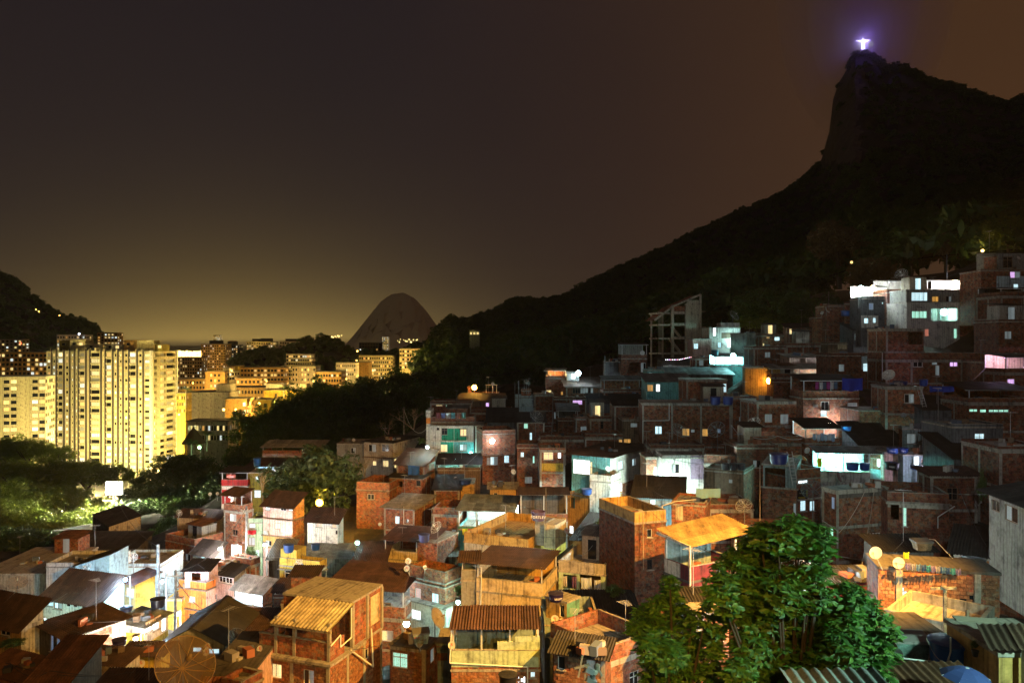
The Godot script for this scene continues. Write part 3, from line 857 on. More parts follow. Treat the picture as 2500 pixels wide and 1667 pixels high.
func hill(nm: String, label: String, ridge: Array, rd: Array, foot: Array, fd: Array, step: float, rows: int, m: Material, seedv: int, trees: int, tr: float, rock := Rect2(), crest := 0.0) -> void:
	var f := FastNoiseLite.new()
	f.seed = seedv; f.frequency = 0.008; f.fractal_octaves = 4
	var x0: float = ridge[0][0]; var x1: float = ridge[-1][0]
	var n := int((x1 - x0) / step) + 1
	var grid := []
	for i in n:
		var col := []
		var px := x0 + (x1 - x0) * i / (n - 1)
		var dr := prof(rd, px); var df := prof(fd, px)
		for j in range(-3, rows + 1):
			var t := float(j) / rows
			var v: Vector3
			if j <= 0:
				v = P(px, CY, dr * (1.0 - j * 0.1))
				v.y = (CY - prof(ridge, px)) / F * dr + j * dr * 0.055
			else:
				var dpt := lerpf(dr, df, t)
				v = P(px, lerpf(prof(ridge, px), prof(foot, px), pow(t, 0.85)), dpt)
				var nz := f.get_noise_3d(v.x, v.z, 0) * dpt * 0.012 * sin(PI * clampf(t, 0, 1))
				v += Vector3(nz, nz * 1.2, 0)
			col.append(v)
		grid.append(col)
	var ma := MB.new(); var mr := MB.new()
	for i in n - 1:
		for j in rows + 3:
			var a: Vector3 = grid[i][j + 1]; var b: Vector3 = grid[i + 1][j + 1]; var c: Vector3 = grid[i + 1][j]; var e: Vector3 = grid[i][j]
			var px := x0 + (x1 - x0) * i / (n - 1)
			var py := CY - F * a.y / -a.z
			var tgt := mr if rock.size.x > 0 and rock.has_point(Vector2(px + f.get_noise_2d(py * 3.0, 5.0) * 26.0, py)) else ma
			var na := (b - a).cross(e - a).normalized()
			tgt.squad(a, b, c, e, na, na, na, na)
	var node := thing(nm, label, "hill")
	node.set_meta("kind", "structure")
	put(node, "slope", ma, m)
	if mr.v.size(): put(node, "cliff", mr, std("rock", lin(0.22, 0.17, 0.14), 0.9, tex.grime, 0.02, "world"))
	if trees == 0: return
	var r := RandomNumberGenerator.new()
	r.seed = seedv
	var where := []
	for i in trees:
		var ci := r.randf() * (n - 1.001)
		var rj := pow(r.randf(), 1.2) * rows if r.randf() > crest else r.randf() * 0.7
		var ii := int(ci); var jj := int(rj)
		var fx := ci - ii; var fy := rj - jj
		if jj >= rows: continue
		var p: Vector3 = (grid[ii][jj + 3] as Vector3).lerp(grid[ii + 1][jj + 3], fx).lerp((grid[ii][jj + 4] as Vector3).lerp(grid[ii + 1][jj + 4], fx), fy)
		var pp := Vector2(CX + F * p.x / -p.z, CY - F * p.y / -p.z)
		if rock.size.x > 0 and (rock.has_point(pp) and r.randf() > 0.08 or absf(pp.x - 2108) < 26 and pp.y < 133): continue
		var s := tr * r.randf_range(0.6, 1.35)
		where.append(Transform3D(Basis.from_euler(Vector3(0, r.randf() * TAU, 0)).scaled(Vector3(s, s * r.randf_range(0.8, 1.3), s)), p + Vector3(0, s * 0.25, 0)))
	for kk in 2:
		var mm := MultiMesh.new()
		mm.transform_format = MultiMesh.TRANSFORM_3D
		mm.mesh = crowns[4 + kk]
		var mine := []
		for i in where.size():
			if i % 2 == kk: mine.append(where[i])
		mm.instance_count = mine.size()
		for i in mine.size(): mm.set_instance_transform(i, mine[i])
		var mi := MultiMeshInstance3D.new()
		mi.name = "forest"
		mi.multimesh = mm
		mi.material_override = leaf_mat("d" if kk else "g")
		node.add_child(mi, true)
		mi.set_meta("kind", "stuff")
func hillside() -> void:   # the ground under the houses: a smooth sheet through the foot of each of them
	var pts := ground_pts
	for c in [[-400, 1400, 110], [-700, 1700, 70], [300, 1330, 170], [0, 1370, 160], [700, 1160, 170], [900, 1130, 180], [600, 1230, 150], [1100, 1000, 190], [1250, 930, 220], [1500, 880, 230], [1700, 830, 230], [1900, 760, 215], [2100, 700, 190], [2300, 660, 160], [2480, 610, 150], [2700, 600, 130], [2800, 900, 90], [2800, 1300, 50], [2700, 1700, 24], [1250, 2400, 30], [2200, 2300, 16], [500, 2300, 30], [-200, 2000, 50]]:
		pts.append([P(c[0], c[1], c[2]), 6.0])
	for c in [[-150, -62, -250], [-110, -62, -250], [-70, -60, -252], [-35, -54, -254], [-5, -48, -254], [25, -40, -254], [50, -28, -254], [-150, -56, -205], [-115, -54, -200], [-80, -50, -200], [-45, -44, -205], [-10, -36, -205], [-150, -48, -160], [-120, -44, -155], [-95, -42, -160], [-70, -38, -165], [-40, -30, -165], [-140, -44, -120], [-110, -38, -125]]:
		pts.append([Vector3(c[0], c[1], c[2]), 9.0])
	var mb := MB.new()
	var nx := 90; var nz := 84
	var g := []
	for j in nz + 1:
		var row := []
		for i in nx + 1:
			var x := -150.0 + 290.0 * i / nx
			var z := -6.0 - 250.0 * j / nz
			var w := 0.0; var s := 0.0
			var low := 1e9
			for p in pts:
				var q: Vector3 = p[0]
				var dx := x - q.x; var dz := z - q.z
				var d2 := dx * dx + dz * dz
				var k := pow(d2 + 9.0, -2.0)
				w += k; s += k * q.y
				if d2 < 36.0: low = minf(low, q.y)
			var y := minf(s / w, low)
			row.append(Vector3(x, y - 0.9, z))
		g.append(row)
	for j in nz:
		for i in nx:
			mb.quad(g[j][i], g[j][i + 1], g[j + 1][i + 1], g[j + 1][i])
	var o := put(self, "hillside", mb, std("earth", lin(0.10, 0.075, 0.05), 0.95, tex.grime, 0.11, "world"))
	tag(o, "steep dark hillside of earth and rubble under the houses", "ground", "", "structure")
var dish_me := {}
func dish(key: String, px: float, py: float, wpx: float, label: String, o := {}) -> void:   # a small solid dish seen at (px, py), its foot o.pole pixels lower on that house
	var h: Dictionary = hs[key]
	var pole: float = o.get("pole", wpx * 0.8)
	var foot: Vector3 = o.at if o.has("at") else (h.node.position + h.node.basis * (on_plane(h, o.face, px, py + pole) + (Vector3(0, 0, 0.12) if o.face == "f" else Vector3(0.12, 0, 0))) if o.has("face") else on_deck(h, px, py + pole, o.get("y", -1.0)))
	var d := -foot.z
	var c := P(px, py, d)
	var r := wpx / F * d / 2.0
	var node := thing("satellite_dish", label, "satellite dish", foot, o.get("group", ""))
	var l := c - foot
	var yaw: float = deg_to_rad(o.get("yaw", -25.0))
	var pit: float = deg_to_rad(o.get("pitch", 28.0))
	var b := Basis.from_euler(Vector3(-pit, yaw, 0)) * Basis.from_euler(Vector3(PI / 2, 0, 0))   # local y points where the dish looks
	var mb := MB.new()
	mb.lathe([Vector2(0.001, 0.0), Vector2(r * 0.5, r * 0.05), Vector2(r, r * 0.19), Vector2(r * 1.02, r * 0.17), Vector2(r * 0.52, r * 0.03), Vector2(0.001, -r * 0.03)], 20, b)
	put(node, "reflector", mb, paint(o.get("c", 0.5), o.get("c", 0.5) * 0.97, o.get("c", 0.5) * 0.93, 0.5)).position = l
	var ab := MB.new()
	var fp := l + b * Vector3(0, r * 1.15, r * 0.35)
	ab.tube(l + b * Vector3(0, r * 0.1, r * 0.95), fp, 0.018, 0.015, 5)
	ab.box(fp, Vector3(0.09, 0.09, 0.13), b)
	put(node, "feed_arm", ab, paint(0.30, 0.29, 0.28, 0.5))
	var pb := MB.new()
	pb.tube(Vector3.ZERO, Vector3(l.x, l.y * 0.75, l.z) - b.y * r * 0.25, 0.03, 0.03, 6)
	pb.tube(Vector3(l.x, l.y * 0.75, l.z) - b.y * r * 0.25, l - b.y * r * 0.02, 0.03, 0.03, 6)
	put(node, "mast", pb, paint(0.35, 0.34, 0.32, 0.5, 0.6))
	if o.has("logo"):
		var k := 0
		for s in ["OI", "TV"]:
			var t := text_mesh(s, r * 0.42)
			put_mesh(node, "lettering", t, paint(0.55, 0.10, 0.04), Transform3D(b * Basis(Vector3(1, 0, 0), Vector3(0, 0, -1), Vector3(0, 1, 0)), l + b * Vector3(-r * 0.1 + r * 0.2 * k, r * 0.16, -r * 0.35 + r * 0.38 * k)))
			k += 1
func text_mesh(s: String, size: float, depth := 0.01) -> TextMesh:
	var t := TextMesh.new()
	var f := SystemFont.new()
	f.font_names = PackedStringArray(["Droid Sans"])
	f.font_weight = 700
	t.font = f
	t.text = s
	t.font_size = 32
	t.pixel_size = size / 26.0
	t.depth = depth
	return t
func mesh_dish(px: float, py: float, wpx: float, d: float, label: String, o := {}) -> void:   # a big wire mesh dish with ribs
	var c := P(px, py, d)
	var r := wpx / F * d / 2.0
	var pole: float = o.get("pole", wpx * 0.55) / F * d
	var node := thing("mesh_dish", label, "satellite dish", c + Vector3(0, -pole, 0))
	var yaw: float = deg_to_rad(o.get("yaw", 30.0))
	var pit: float = deg_to_rad(o.get("pitch", 45.0))
	var b := Basis.from_euler(Vector3(-pit, yaw, 0)) * Basis.from_euler(Vector3(PI / 2, 0, 0))
	var l := Vector3(0, pole, 0)
	var col: Array = o.get("c", [0.34, 0.30, 0.24])
	var mb := MB.new()
	var pf := []
	for i in 7: pf.append(Vector2(maxf(r * i / 6.0, 0.01), r * 0.36 * pow(i / 6.0, 2)))
	mb.lathe(pf, 24, b)
	var key := "wire_mesh_%.2f_%.2f" % [col[0], o.get("a", 0.32)]
	var mm := std(key, lin(col[0], col[1], col[2], o.get("a", 0.32)), 0.7)
	mm.transparency = BaseMaterial3D.TRANSPARENCY_ALPHA
	put(node, "mesh_reflector", mb, mm).position = l
	var rm := paint(col[0] * 1.35, col[1] * 1.35, col[2] * 1.3, 0.5)
	var n: int = o.get("ribs", 10)
	for i in n:
		var a := TAU * i / n
		var rb := MB.new()
		var pts := []
		for j in 6:
			var q := j / 5.0
			pts.append(l + b * Vector3(cos(a) * r * q, r * 0.36 * q * q + 0.01, sin(a) * r * q))
		rb.line(pts, maxf(0.012, r * 0.014), 4)
		put(node, "rib", rb, rm)
	var ring := MB.new()
	var rp := []
	for i in 25: rp.append(l + b * Vector3(cos(TAU * i / 24) * r, r * 0.37, sin(TAU * i / 24) * r))
	ring.line(rp, maxf(0.014, r * 0.018), 5)
	put(node, "rim", ring, rm)
	var fe := MB.new()
	var fp := l + b * Vector3(0, r * 0.85, 0)
	for i in 3: fe.tube(l + b * Vector3(cos(TAU * i / 3 + 0.5) * r * 0.9, r * 0.32, sin(TAU * i / 3 + 0.5) * r * 0.9), fp, 0.011, 0.011, 4)
	fe.lathe([Vector2(0.001, -0.12), Vector2(r * 0.09, -0.1), Vector2(r * 0.09, 0.1), Vector2(r * 0.05, 0.25), Vector2(0.001, 0.26)], 10, b, fp)
	put(node, "feed_horn", fe, rm)
	var pb := MB.new()
	pb.tube(Vector3(0, -1.0, 0), l - b.y * 0.05, 0.05, 0.04, 6)
	put(node, "mast", pb, paint(0.2, 0.2, 0.2, 0.6))
func tank(key: String, px: float, pyb: float, wpx: float, hpx: float, label: String, o := {}) -> void:   # a flared round plastic water tank with its lid
	var foot: Vector3 = o.at if o.has("at") else on_deck(hs[key], px, pyb, o.get("y", -1.0))
	var d := -foot.z
	var r := wpx / F * d / 2.0
	var hh := hpx / F * d
	var node := thing("water_tank", label, "water tank", foot, o.get("group", ""))
	var c: Array = o.get("c", [0.015, 0.06, 0.26])
	var mb := MB.new()
	mb.lathe([Vector2(0.001, 0.0), Vector2(r * 0.78, 0.0), Vector2(r * 0.80, hh * 0.03), Vector2(r * 0.87, hh * 0.55), Vector2(r * 0.89, hh * 0.57), Vector2(r * 0.94, hh * 0.84), Vector2(r * 1.0, hh * 0.86), Vector2(r * 1.0, hh * 0.93), Vector2(r * 0.93, hh * 0.94), Vector2(r * 0.9, hh * 0.2)], 28)
	put(node, "tank_body", mb, paint(c[0], c[1], c[2], 0.32))
	var lid := MB.new()
	if not o.get("open", false):
		lid.lathe([Vector2(r * 1.02, hh * 0.90), Vector2(r * 1.03, hh * 0.95), Vector2(r * 0.8, hh * 1.0), Vector2(r * 0.3, hh * 1.04), Vector2(0.001, hh * 1.04)], 28)
		put(node, "lid", lid, paint(c[0] * 0.8 + 0.02, c[1] * 0.8 + 0.02, c[2] * 0.8 + 0.02, 0.4))
		for i in 8:
			var a := TAU * i / 8
			var rb := MB.new()
			rb.bar(Vector3(cos(a) * r * 0.25, hh * 1.045, sin(a) * r * 0.25), Vector3(cos(a) * r * 0.95, hh * 0.975, sin(a) * r * 0.95), 0.05, 0.02)
			put(node, "lid_rib", rb, paint(c[0] * 0.8 + 0.02, c[1] * 0.8 + 0.02, c[2] * 0.8 + 0.02, 0.4))
	if o.has("text"):
		var t := text_mesh(o.text, hh * o.get("ts", 0.2), 0.02)
		var fwd := Vector3(-foot.x, 0, -foot.z).normalized().rotated(Vector3.UP, o.get("ty", 0.0))
		var b := Basis(Vector3.UP.cross(fwd), Vector3.UP, fwd)
		if o.get("plate", false):
			var w: float = r * 1.0
			bx(node, "name_plate", paint(0.62, 0.6, 0.58), fwd * (r * 0.87) + Vector3(0, hh * 0.42, 0), Vector3(w, hh * 0.2, 0.1), b)
			put_mesh(node, "lettering", t, paint(0.02, 0.02, 0.1), Transform3D(b, fwd * (r * 0.87 + 0.055) + Vector3(0, hh * 0.42, 0)))
		else:
			put_mesh(node, "lettering", t, paint(0.7, 0.7, 0.72), Transform3D(b, fwd * (r * 0.90) + Vector3(0, hh * 0.45, 0)))
func box_tank(label: String, px: float, py0: float, py1: float, wpx: float, d: float, c: Array, yaw := 0.0, text := false, lidc := [0.12, 0.12, 0.12]) -> void:   # a tapered rectangular asbestos cement tank with a loose slab for a lid
	var foot := P(px, py1, d)
	var w := wpx / F * d
	var hh := (py1 - py0) / F * d * 0.8
	var node := thing("box_water_tank", label, "water tank", foot, "", Basis.from_euler(Vector3(0, deg_to_rad(yaw), 0)))
	var mb := MB.new()
	var a := w * 0.42; var b := w * 0.5; var e := w * 0.30; var f := w * 0.36
	var p := [Vector3(-a, 0, e), Vector3(a, 0, e), Vector3(a, 0, -e), Vector3(-a, 0, -e), Vector3(-b, hh, f), Vector3(b, hh, f), Vector3(b, hh, -f), Vector3(-b, hh, -f)]
	for i in 4: mb.quad(p[i], p[(i + 1) % 4], p[4 + (i + 1) % 4], p[4 + i])
	mb.quad(p[3], p[2], p[1], p[0])
	put(node, "tank_body", mb, std("box_tank_%.2f" % c[0], lin(c[0], c[1], c[2]), 0.8, tex.grime, 0.5, "world"))
	bx(node, "rim", std("box_tank_%.2f" % c[0], lin(c[0], c[1], c[2]), 0.8), Vector3(0, hh - 0.05, 0), Vector3(w * 1.05, 0.1, w * 0.77))
	bx(node, "lid", paint(lidc[0], lidc[1], lidc[2]), Vector3(0, hh + 0.06, -w * 0.05), Vector3(w * 1.12, 0.1, w * 0.9), Basis.from_euler(Vector3(0.08, 0, 0.02)))
	if text:
		put_mesh(node, "lettering", text_mesh("Eternit", hh * 0.14), paint(0.35, 0.03, 0.03), Transform3D(Basis.IDENTITY, Vector3(-w * 0.26, hh * 0.68, lerpf(e, f, 0.68) + 0.01)))
		put_mesh(node, "lettering", text_mesh("Eternit", hh * 0.14), paint(0.10, 0.03, 0.04), Transform3D(Basis.IDENTITY, Vector3(w * 0.14, hh * 0.42, lerpf(e, f, 0.42) + 0.01)))
func aircon(key: String, face: String, px: float, py: float, wpx: float, label: String, pipe := false) -> void:
	var h: Dictionary = hs[key]
	var l := on_plane(h, face, px, py)
	var w: float = wpx / F * h.d
	var out := Vector3.BACK if face == "f" else Vector3.RIGHT
	var b: Basis = h.node.basis * (Basis.IDENTITY if face == "f" else Basis.from_euler(Vector3(0, PI / 2, 0)))
	var node := thing("air_conditioner", label, "air conditioner", h.node.position + h.node.basis * (l + out * 0.22), "", b)
	bx(node, "casing", paint(0.5, 0.5, 0.48, 0.5), Vector3.ZERO, Vector3(w, w * 0.66, 0.42))
	for i in 5: bx(node, "louvre", paint(0.16, 0.16, 0.16), Vector3(0, w * (-0.22 + 0.11 * i), 0.215), Vector3(w * 0.8, w * 0.05, 0.02))
	for s in [-1, 1]: bx(node, "bracket", paint(0.2, 0.2, 0.2), Vector3(s * w * 0.35, -w * 0.36, 0.0), Vector3(0.04, 0.05, 0.44))
func ladder(label: String, a: Vector3, b: Vector3, w := 0.4) -> void:
	var node := thing("ladder", label, "ladder", a)
	var x := (b - a).normalized().cross(Vector3(0, 0, 1)).normalized() * w / 2
	for s in [-1.0, 1.0]:
		var mb := MB.new()
		mb.tube(x * s, b - a + x * s, 0.03, 0.03, 5, true)
		put(node, "rail", mb, paint(0.45, 0.44, 0.42, 0.5))
	var n := int((b - a).length() / 0.3)
	for i in range(1, n):
		var mb := MB.new()
		mb.tube((b - a) * i / n - x, (b - a) * i / n + x, 0.018, 0.018, 5)
		put(node, "rung", mb, paint(0.45, 0.44, 0.42, 0.5))
func pole(nm: String, label: String, px: float, py0: float, py1: float, d: float, r := 0.13, arm := 0.0, c := [0.36, 0.35, 0.34]) -> Node3D:
	var foot := P(px, py1, d)
	var hh := (py1 - py0) / F * d
	var node := thing(nm, label, "pole", foot)
	var mb := MB.new()
	mb.tube(Vector3(0, -2, 0), Vector3(0, hh, 0), r, r * 0.75, 9, true)
	put(node, "shaft", mb, std("pole_%.2f" % c[0], lin(c[0], c[1], c[2]), 0.85, tex.grime, 0.5, "world"))
	if arm > 0:
		bx(node, "crossarm", paint(0.24, 0.19, 0.13), Vector3(0, hh * 0.93, 0.14), Vector3(arm, 0.12, 0.1))
		for i in 4:
			var ib := MB.new()
			ib.lathe([Vector2(0.05, 0), Vector2(0.06, 0.08), Vector2(0.03, 0.1), Vector2(0.05, 0.16), Vector2(0.001, 0.18)], 8)
			put(node, "insulator", ib, paint(0.4, 0.3, 0.22, 0.3)).position = Vector3(arm * (-0.42 + 0.28 * i), hh * 0.93 + 0.06, 0.14)
	return node
func cable(label: String, pts: Array, sag: float, r := 0.022, nm := "overhead_cable", c := [0.05, 0.05, 0.055]) -> void:   # pts: [px, py, d]
	var mb := MB.new()
	var w := []
	for i in pts.size() - 1:
		var a := P(pts[i][0], pts[i][1], pts[i][2]); var b := P(pts[i + 1][0], pts[i + 1][1], pts[i + 1][2])
		for j in 9:
			if j == 8 and i < pts.size() - 2: continue
			var t := j / 8.0
			w.append(a.lerp(b, t) - Vector3(0, sag * 4.0 * t * (1 - t), 0))
	mb.line(w, r, 4)
	var o := put(self, nm, mb, paint(c[0], c[1], c[2], 0.7))
	tag(o, label, "cable" if nm != "pipe" else "pipe")
func cloth(nm: String, label: String, px: float, py: float, wpx: float, hpx: float, d: float, c: Array, group := "") -> void:   # a hanging piece of washing
	var mb := MB.new()
	var w := wpx / F * d; var hh := hpx / F * d
	var a := P(px - wpx / 2, py - hpx / 2, d)
	var n := 10
	var ph := rng.randf() * 6
	for j in 2:
		for i in n:
			var f := func(u: float, t: float) -> Vector3: return a + Vector3(u * w, -t * hh * (1 + 0.06 * sin(u * 9 + ph)) - 0.05 * sin(PI * u), 0.06 * sin(u * 12 + ph) * (0.4 + t) + 0.01 * j)
			for q in 4:
				var t0 := q / 4.0; var t1 := (q + 1) / 4.0; var u0 := float(i) / n; var u1 := float(i + 1) / n
				mb.quad(f.call(u0, t1), f.call(u1, t1), f.call(u1, t0), f.call(u0, t0))
	var m := paint(c[0], c[1], c[2], 0.9)
	m.backlight_enabled = true
	m.backlight = lin(c[0] * 0.4, c[1] * 0.4, c[2] * 0.4)
	tag(put(self, nm, mb, m), label, nm.replace("_", " "), group)
func street_lamp(label: String, px: float, py: float, d: float, c: Array, e: float, hh := 7.0, group := "", eye := 10.0, r := 0.22) -> void:   # a lamp on a pole; (px, py) is its glowing head
	var p := P(px, py, d)
	var node := thing("street_lamp", label, "street lamp", p - Vector3(0, hh, 0), group)
	var mb := MB.new()
	mb.tube(Vector3(0, -1, -0.9), Vector3(0, hh + 0.1, -0.9), 0.09, 0.06, 7)
	mb.tube(Vector3(0, hh + 0.1, -0.9), Vector3(0, hh + 0.28, 0.1), 0.05, 0.04, 6)
	put(node, "pole", mb, paint(0.2, 0.2, 0.2, 0.6))
	bx(node, "lamp_hood", paint(0.2, 0.2, 0.2, 0.6), Vector3(0, hh + 0.3, 0), Vector3(0.36, 0.08, 0.5))
	lamp(node, Vector3(0, hh, 0), c, e, r, eye)
func wall_lamp(key: String, face: String, px: float, py: float, label: String, c: Array, e: float, eye := 12.0, r := 0.16, off := 0.5) -> void:   # a lamp on a bracket on a house wall
	var h: Dictionary = hs[key]
	var l := on_plane(h, face, px, py)
	var out := Vector3.BACK if face == "f" else (Vector3.RIGHT if face == "r" else Vector3.LEFT)
	var node := thing("wall_lamp", label, "lamp", h.node.position + h.node.basis * l, "", h.node.basis)
	var mb := MB.new()
	mb.tube(Vector3(0, 0.1, 0), out * off + Vector3(0, r + 0.05, 0), 0.025, 0.02, 5)
	put(node, "bracket", mb, paint(0.2, 0.2, 0.2, 0.6))
	lamp(node, out * off, c, e, r, eye)
func umbrella(label: String, px: float, py: float, wpx: float, d: float, cols: Array, tilt := 0.25, pole_h := 2.0) -> void:
	var r := wpx / F * d / 2
	var node := thing("parasol", label, "parasol", P(px, py, d) - Vector3(0, pole_h, 0))
	var b := Basis.from_euler(Vector3(tilt * 0.3, 0, -tilt))
	var n := 8
	for i in n:
		var a := TAU * i / n; var c := TAU * (i + 1) / n
		var mb := MB.new()
		var top := Vector3(0, r * 0.42, 0)
		for j in 4:
			var t0 := j / 4.0; var t1 := (j + 1) / 4.0
			var g := func(an: float, t: float) -> Vector3: return Vector3(0, pole_h, 0) + b * (top * (1 - t * t) + Vector3(cos(an) * r * t, 0, -sin(an) * r * t))
			mb.quad(g.call(a, t1), g.call(c, t1), g.call(c, t0 + 0.001), g.call(a, t0 + 0.001))
		var cc: Array = cols[i % cols.size()]
		put(node, "canopy_panel", mb, paint(cc[0], cc[1], cc[2], 0.85))
		var rb := MB.new()
		rb.tube(Vector3(0, pole_h, 0) + b * (top + Vector3(0, 0.01, 0)), Vector3(0, pole_h, 0) + b * Vector3(cos(a) * r, 0.01, -sin(a) * r), 0.012, 0.01, 4)
		put(node, "rib", rb, paint(0.5, 0.5, 0.52, 0.4))
	var pb := MB.new()
	pb.tube(Vector3.ZERO, Vector3(0, pole_h, 0) + b * Vector3(0, r * 0.44, 0), 0.03, 0.02, 6)
	put(node, "pole", pb, paint(0.4, 0.4, 0.4, 0.5))
func sheet_thing(nm: String, label: String, cat: String, a: Vector3, u: Vector3, v: Vector3, mk: String, pitch := 0.18, wid := 1.06) -> Node3D:   # a loose corrugated roof on its own posts
	var node := thing(nm, label, cat, a)
	sheets(node, Vector3.ZERO, u, v, mk, pitch, "roof_sheet", wid, 2.6)
	for p in [Vector3(0.1, 0, 0), u * 0.97, v * 0.97, u * 0.97 + v * 0.97]: bx(node, "post", paint(0.3, 0.29, 0.28, 0.7), p - Vector3(0, 1.6, 0), Vector3(0.08, 3.2, 0.08))
	return node
func bricks_on(h: Dictionary, face: String, u0: float, u1: float, v0: float, v1: float, skip: Array, most := 300) -> void:   # single hollow clay blocks laid proud of the wall, mortar joints between them
	var ax := axes(h, face)
	var bw := 0.295; var bh := 0.195
	var rows := int((v1 - v0) / bh)
	var shapes := []
	for k in 3:
		var mb := MB.new()
		var w := bw - 0.022; var g := bh - 0.02
		var c := 0.012
		mb.box(Vector3.ZERO, Vector3(w - c, g - c, 0.05 + k * 0.006)); mb.box(Vector3.ZERO, Vector3(w, g, 0.036 + k * 0.006))
		shapes.append(mb.mesh())
	var tones := []
	for k in 5:
		var t: Array = [[0.38, 0.16, 0.085], [0.44, 0.20, 0.10], [0.30, 0.12, 0.065], [0.48, 0.25, 0.14], [0.34, 0.19, 0.12]][k]
		tones.append(std("clay_block_%d" % k, lin(t[0] * 1.5, t[1] * 1.5, t[2] * 1.5), 0.95, tex.grime, 0.9, "world"))
	var b := Basis(ax[1], Vector3.UP, ax[2])
	var rest := []
	for i in 5: rest.append(MB.new())
	var count := 0
	for j in range(rows - 1, -1, -1):
		var off := bw / 2 if j % 2 else 0.0
		var x := u0 + off
		while x + bw < u1:
			var cc := Vector2(x + bw / 2, v0 + bh * (j + 0.5))
			var ok := true
			for r in skip:
				if r.grow(0.03).has_point(cc) or r.grow(-0.02).intersects(Rect2(cc - Vector2(bw, bh) * 0.48, Vector2(bw, bh) * 0.96)): ok = false
			if ok and rng.randf() > 0.02:
				var p: Vector3 = ax[0] + ax[1] * cc.x + Vector3.UP * cc.y + ax[2] * rng.randf_range(0.0, 0.012)
				var k := rng.randi() % 5
				if rng.randf() < 0.4: k = 0
				if count < most:
					put_mesh(h.node, "brick", shapes[rng.randi() % 3], tones[k], Transform3D(b, p))
				else:
					rest[k].box(p, Vector3(bw - 0.022, bh - 0.02, 0.05), b)
				count += 1
			x += bw
	for k in 5:
		if rest[k].v.size(): put(h.node, "brickwork", rest[k], tones[k]).set_meta("kind", "stuff")
func _ready() -> void:
	rng.seed = 20240
	var cam := Camera3D.new()
	cam.name = "camera"
	cam.fov = rad_to_deg(2.0 * atan(833.5 / F))
	cam.near = 0.3
	cam.far = 14000.0
	add_child(cam)
	cam.current = true
	make_textures()
	night_sky()
	yard_lamps()
	make_crowns()
	landscape()
	city()
	houses_left()
	houses_centre()
	houses_right()
	houses_up()
	hillside()
	near_tree()
	details_left()
	details_right()
	more()
func night_sky() -> void:
	var w := 1024; var hgt := 512
	var im := Image.create(w, hgt, false, Image.FORMAT_RGBF)
	var f := FastNoiseLite.new()
	f.seed = 12; f.frequency = 0.9; f.fractal_octaves = 4
	for y in hgt:
		var el := 90.0 - (y + 0.5) * 180.0 / hgt
		for x in w:
			var az := fposmod((x + 0.5) * 360.0 / w + 180.0, 360.0) - 180.0
			var warm := smoothstep(-14.0, 50.0, az) * (1.0 - smoothstep(90.0, 170.0, az))
			var dirv := Vector3(sin(deg_to_rad(az)) * cos(deg_to_rad(el)), sin(deg_to_rad(el)), -cos(deg_to_rad(az)) * cos(deg_to_rad(el)))
			var cl := f.get_noise_3dv(dirv * 2.0) * 0.5 + 0.5
			var c := Color(0.0135, 0.0098, 0.0130).lerp(Color(0.076, 0.033, 0.012), warm * (0.75 + 0.35 * cl))
			var e := maxf(el, 0.0)
			var g := exp(-e / 2.6) * exp(-pow((az + 20.0) / 15.0, 2.0))
			var g2 := exp(-e / 6.5) * (0.35 + 0.65 * exp(-pow((az + 18.0) / 22.0, 2.0)))
			c += Color(0.46, 0.30, 0.06) * g + Color(0.052, 0.038, 0.020) * g2
			c *= 0.92 + 0.16 * cl
			im.set_pixel(x, y, Color(c.r, c.g, c.b))
	var env := Environment.new()
	env.background_mode = Environment.BG_SKY
	var sky := Sky.new()
	var sm := PanoramaSkyMaterial.new()
	sm.panorama = ImageTexture.create_from_image(im)
	sky.sky_material = sm
	env.sky = sky
	env.background_energy_multiplier = 1.0
	env.tonemap_mode = Environment.TONE_MAPPER_LINEAR
	env.tonemap_exposure = 1.0
	env.sdfgi_enabled = true
	env.ssao_enabled = true
	env.ssil_enabled = true
	env.fog_enabled = true
	env.fog_density = 0.000035
	env.volumetric_fog_enabled = true
	env.volumetric_fog_density = 0.0
	env.fog_light_color = Color(0.9, 0.88, 0.86)
	var we := WorldEnvironment.new()
	we.name = "world_environment"
	we.environment = env
	add_child(we)
const SODIUM := [1.0, 0.47, 0.07]
const COOL := [0.62, 0.95, 1.0]
const CYAN := [0.35, 0.95, 0.95]
const WHITE := [0.95, 0.97, 1.0]
func spot(parent: Node3D, at: Vector3, to: Vector3, c: Array, e: float, ang: float, size := 0.25, blend := 0.6) -> void:
	var l := SpotLight3D.new()
	l.name = "lamp_light"
	l.light_color = lin(c[0], c[1], c[2])
	l.light_energy = e
	l.spot_range = 400.0
	l.spot_attenuation = 2.0
	l.spot_angle = ang
	l.spot_angle_attenuation = blend
	l.light_size = size
	l.shadow_enabled = true
	l.transform = Transform3D(Basis.looking_at(to - at), at)
	parent.add_child(l, true)
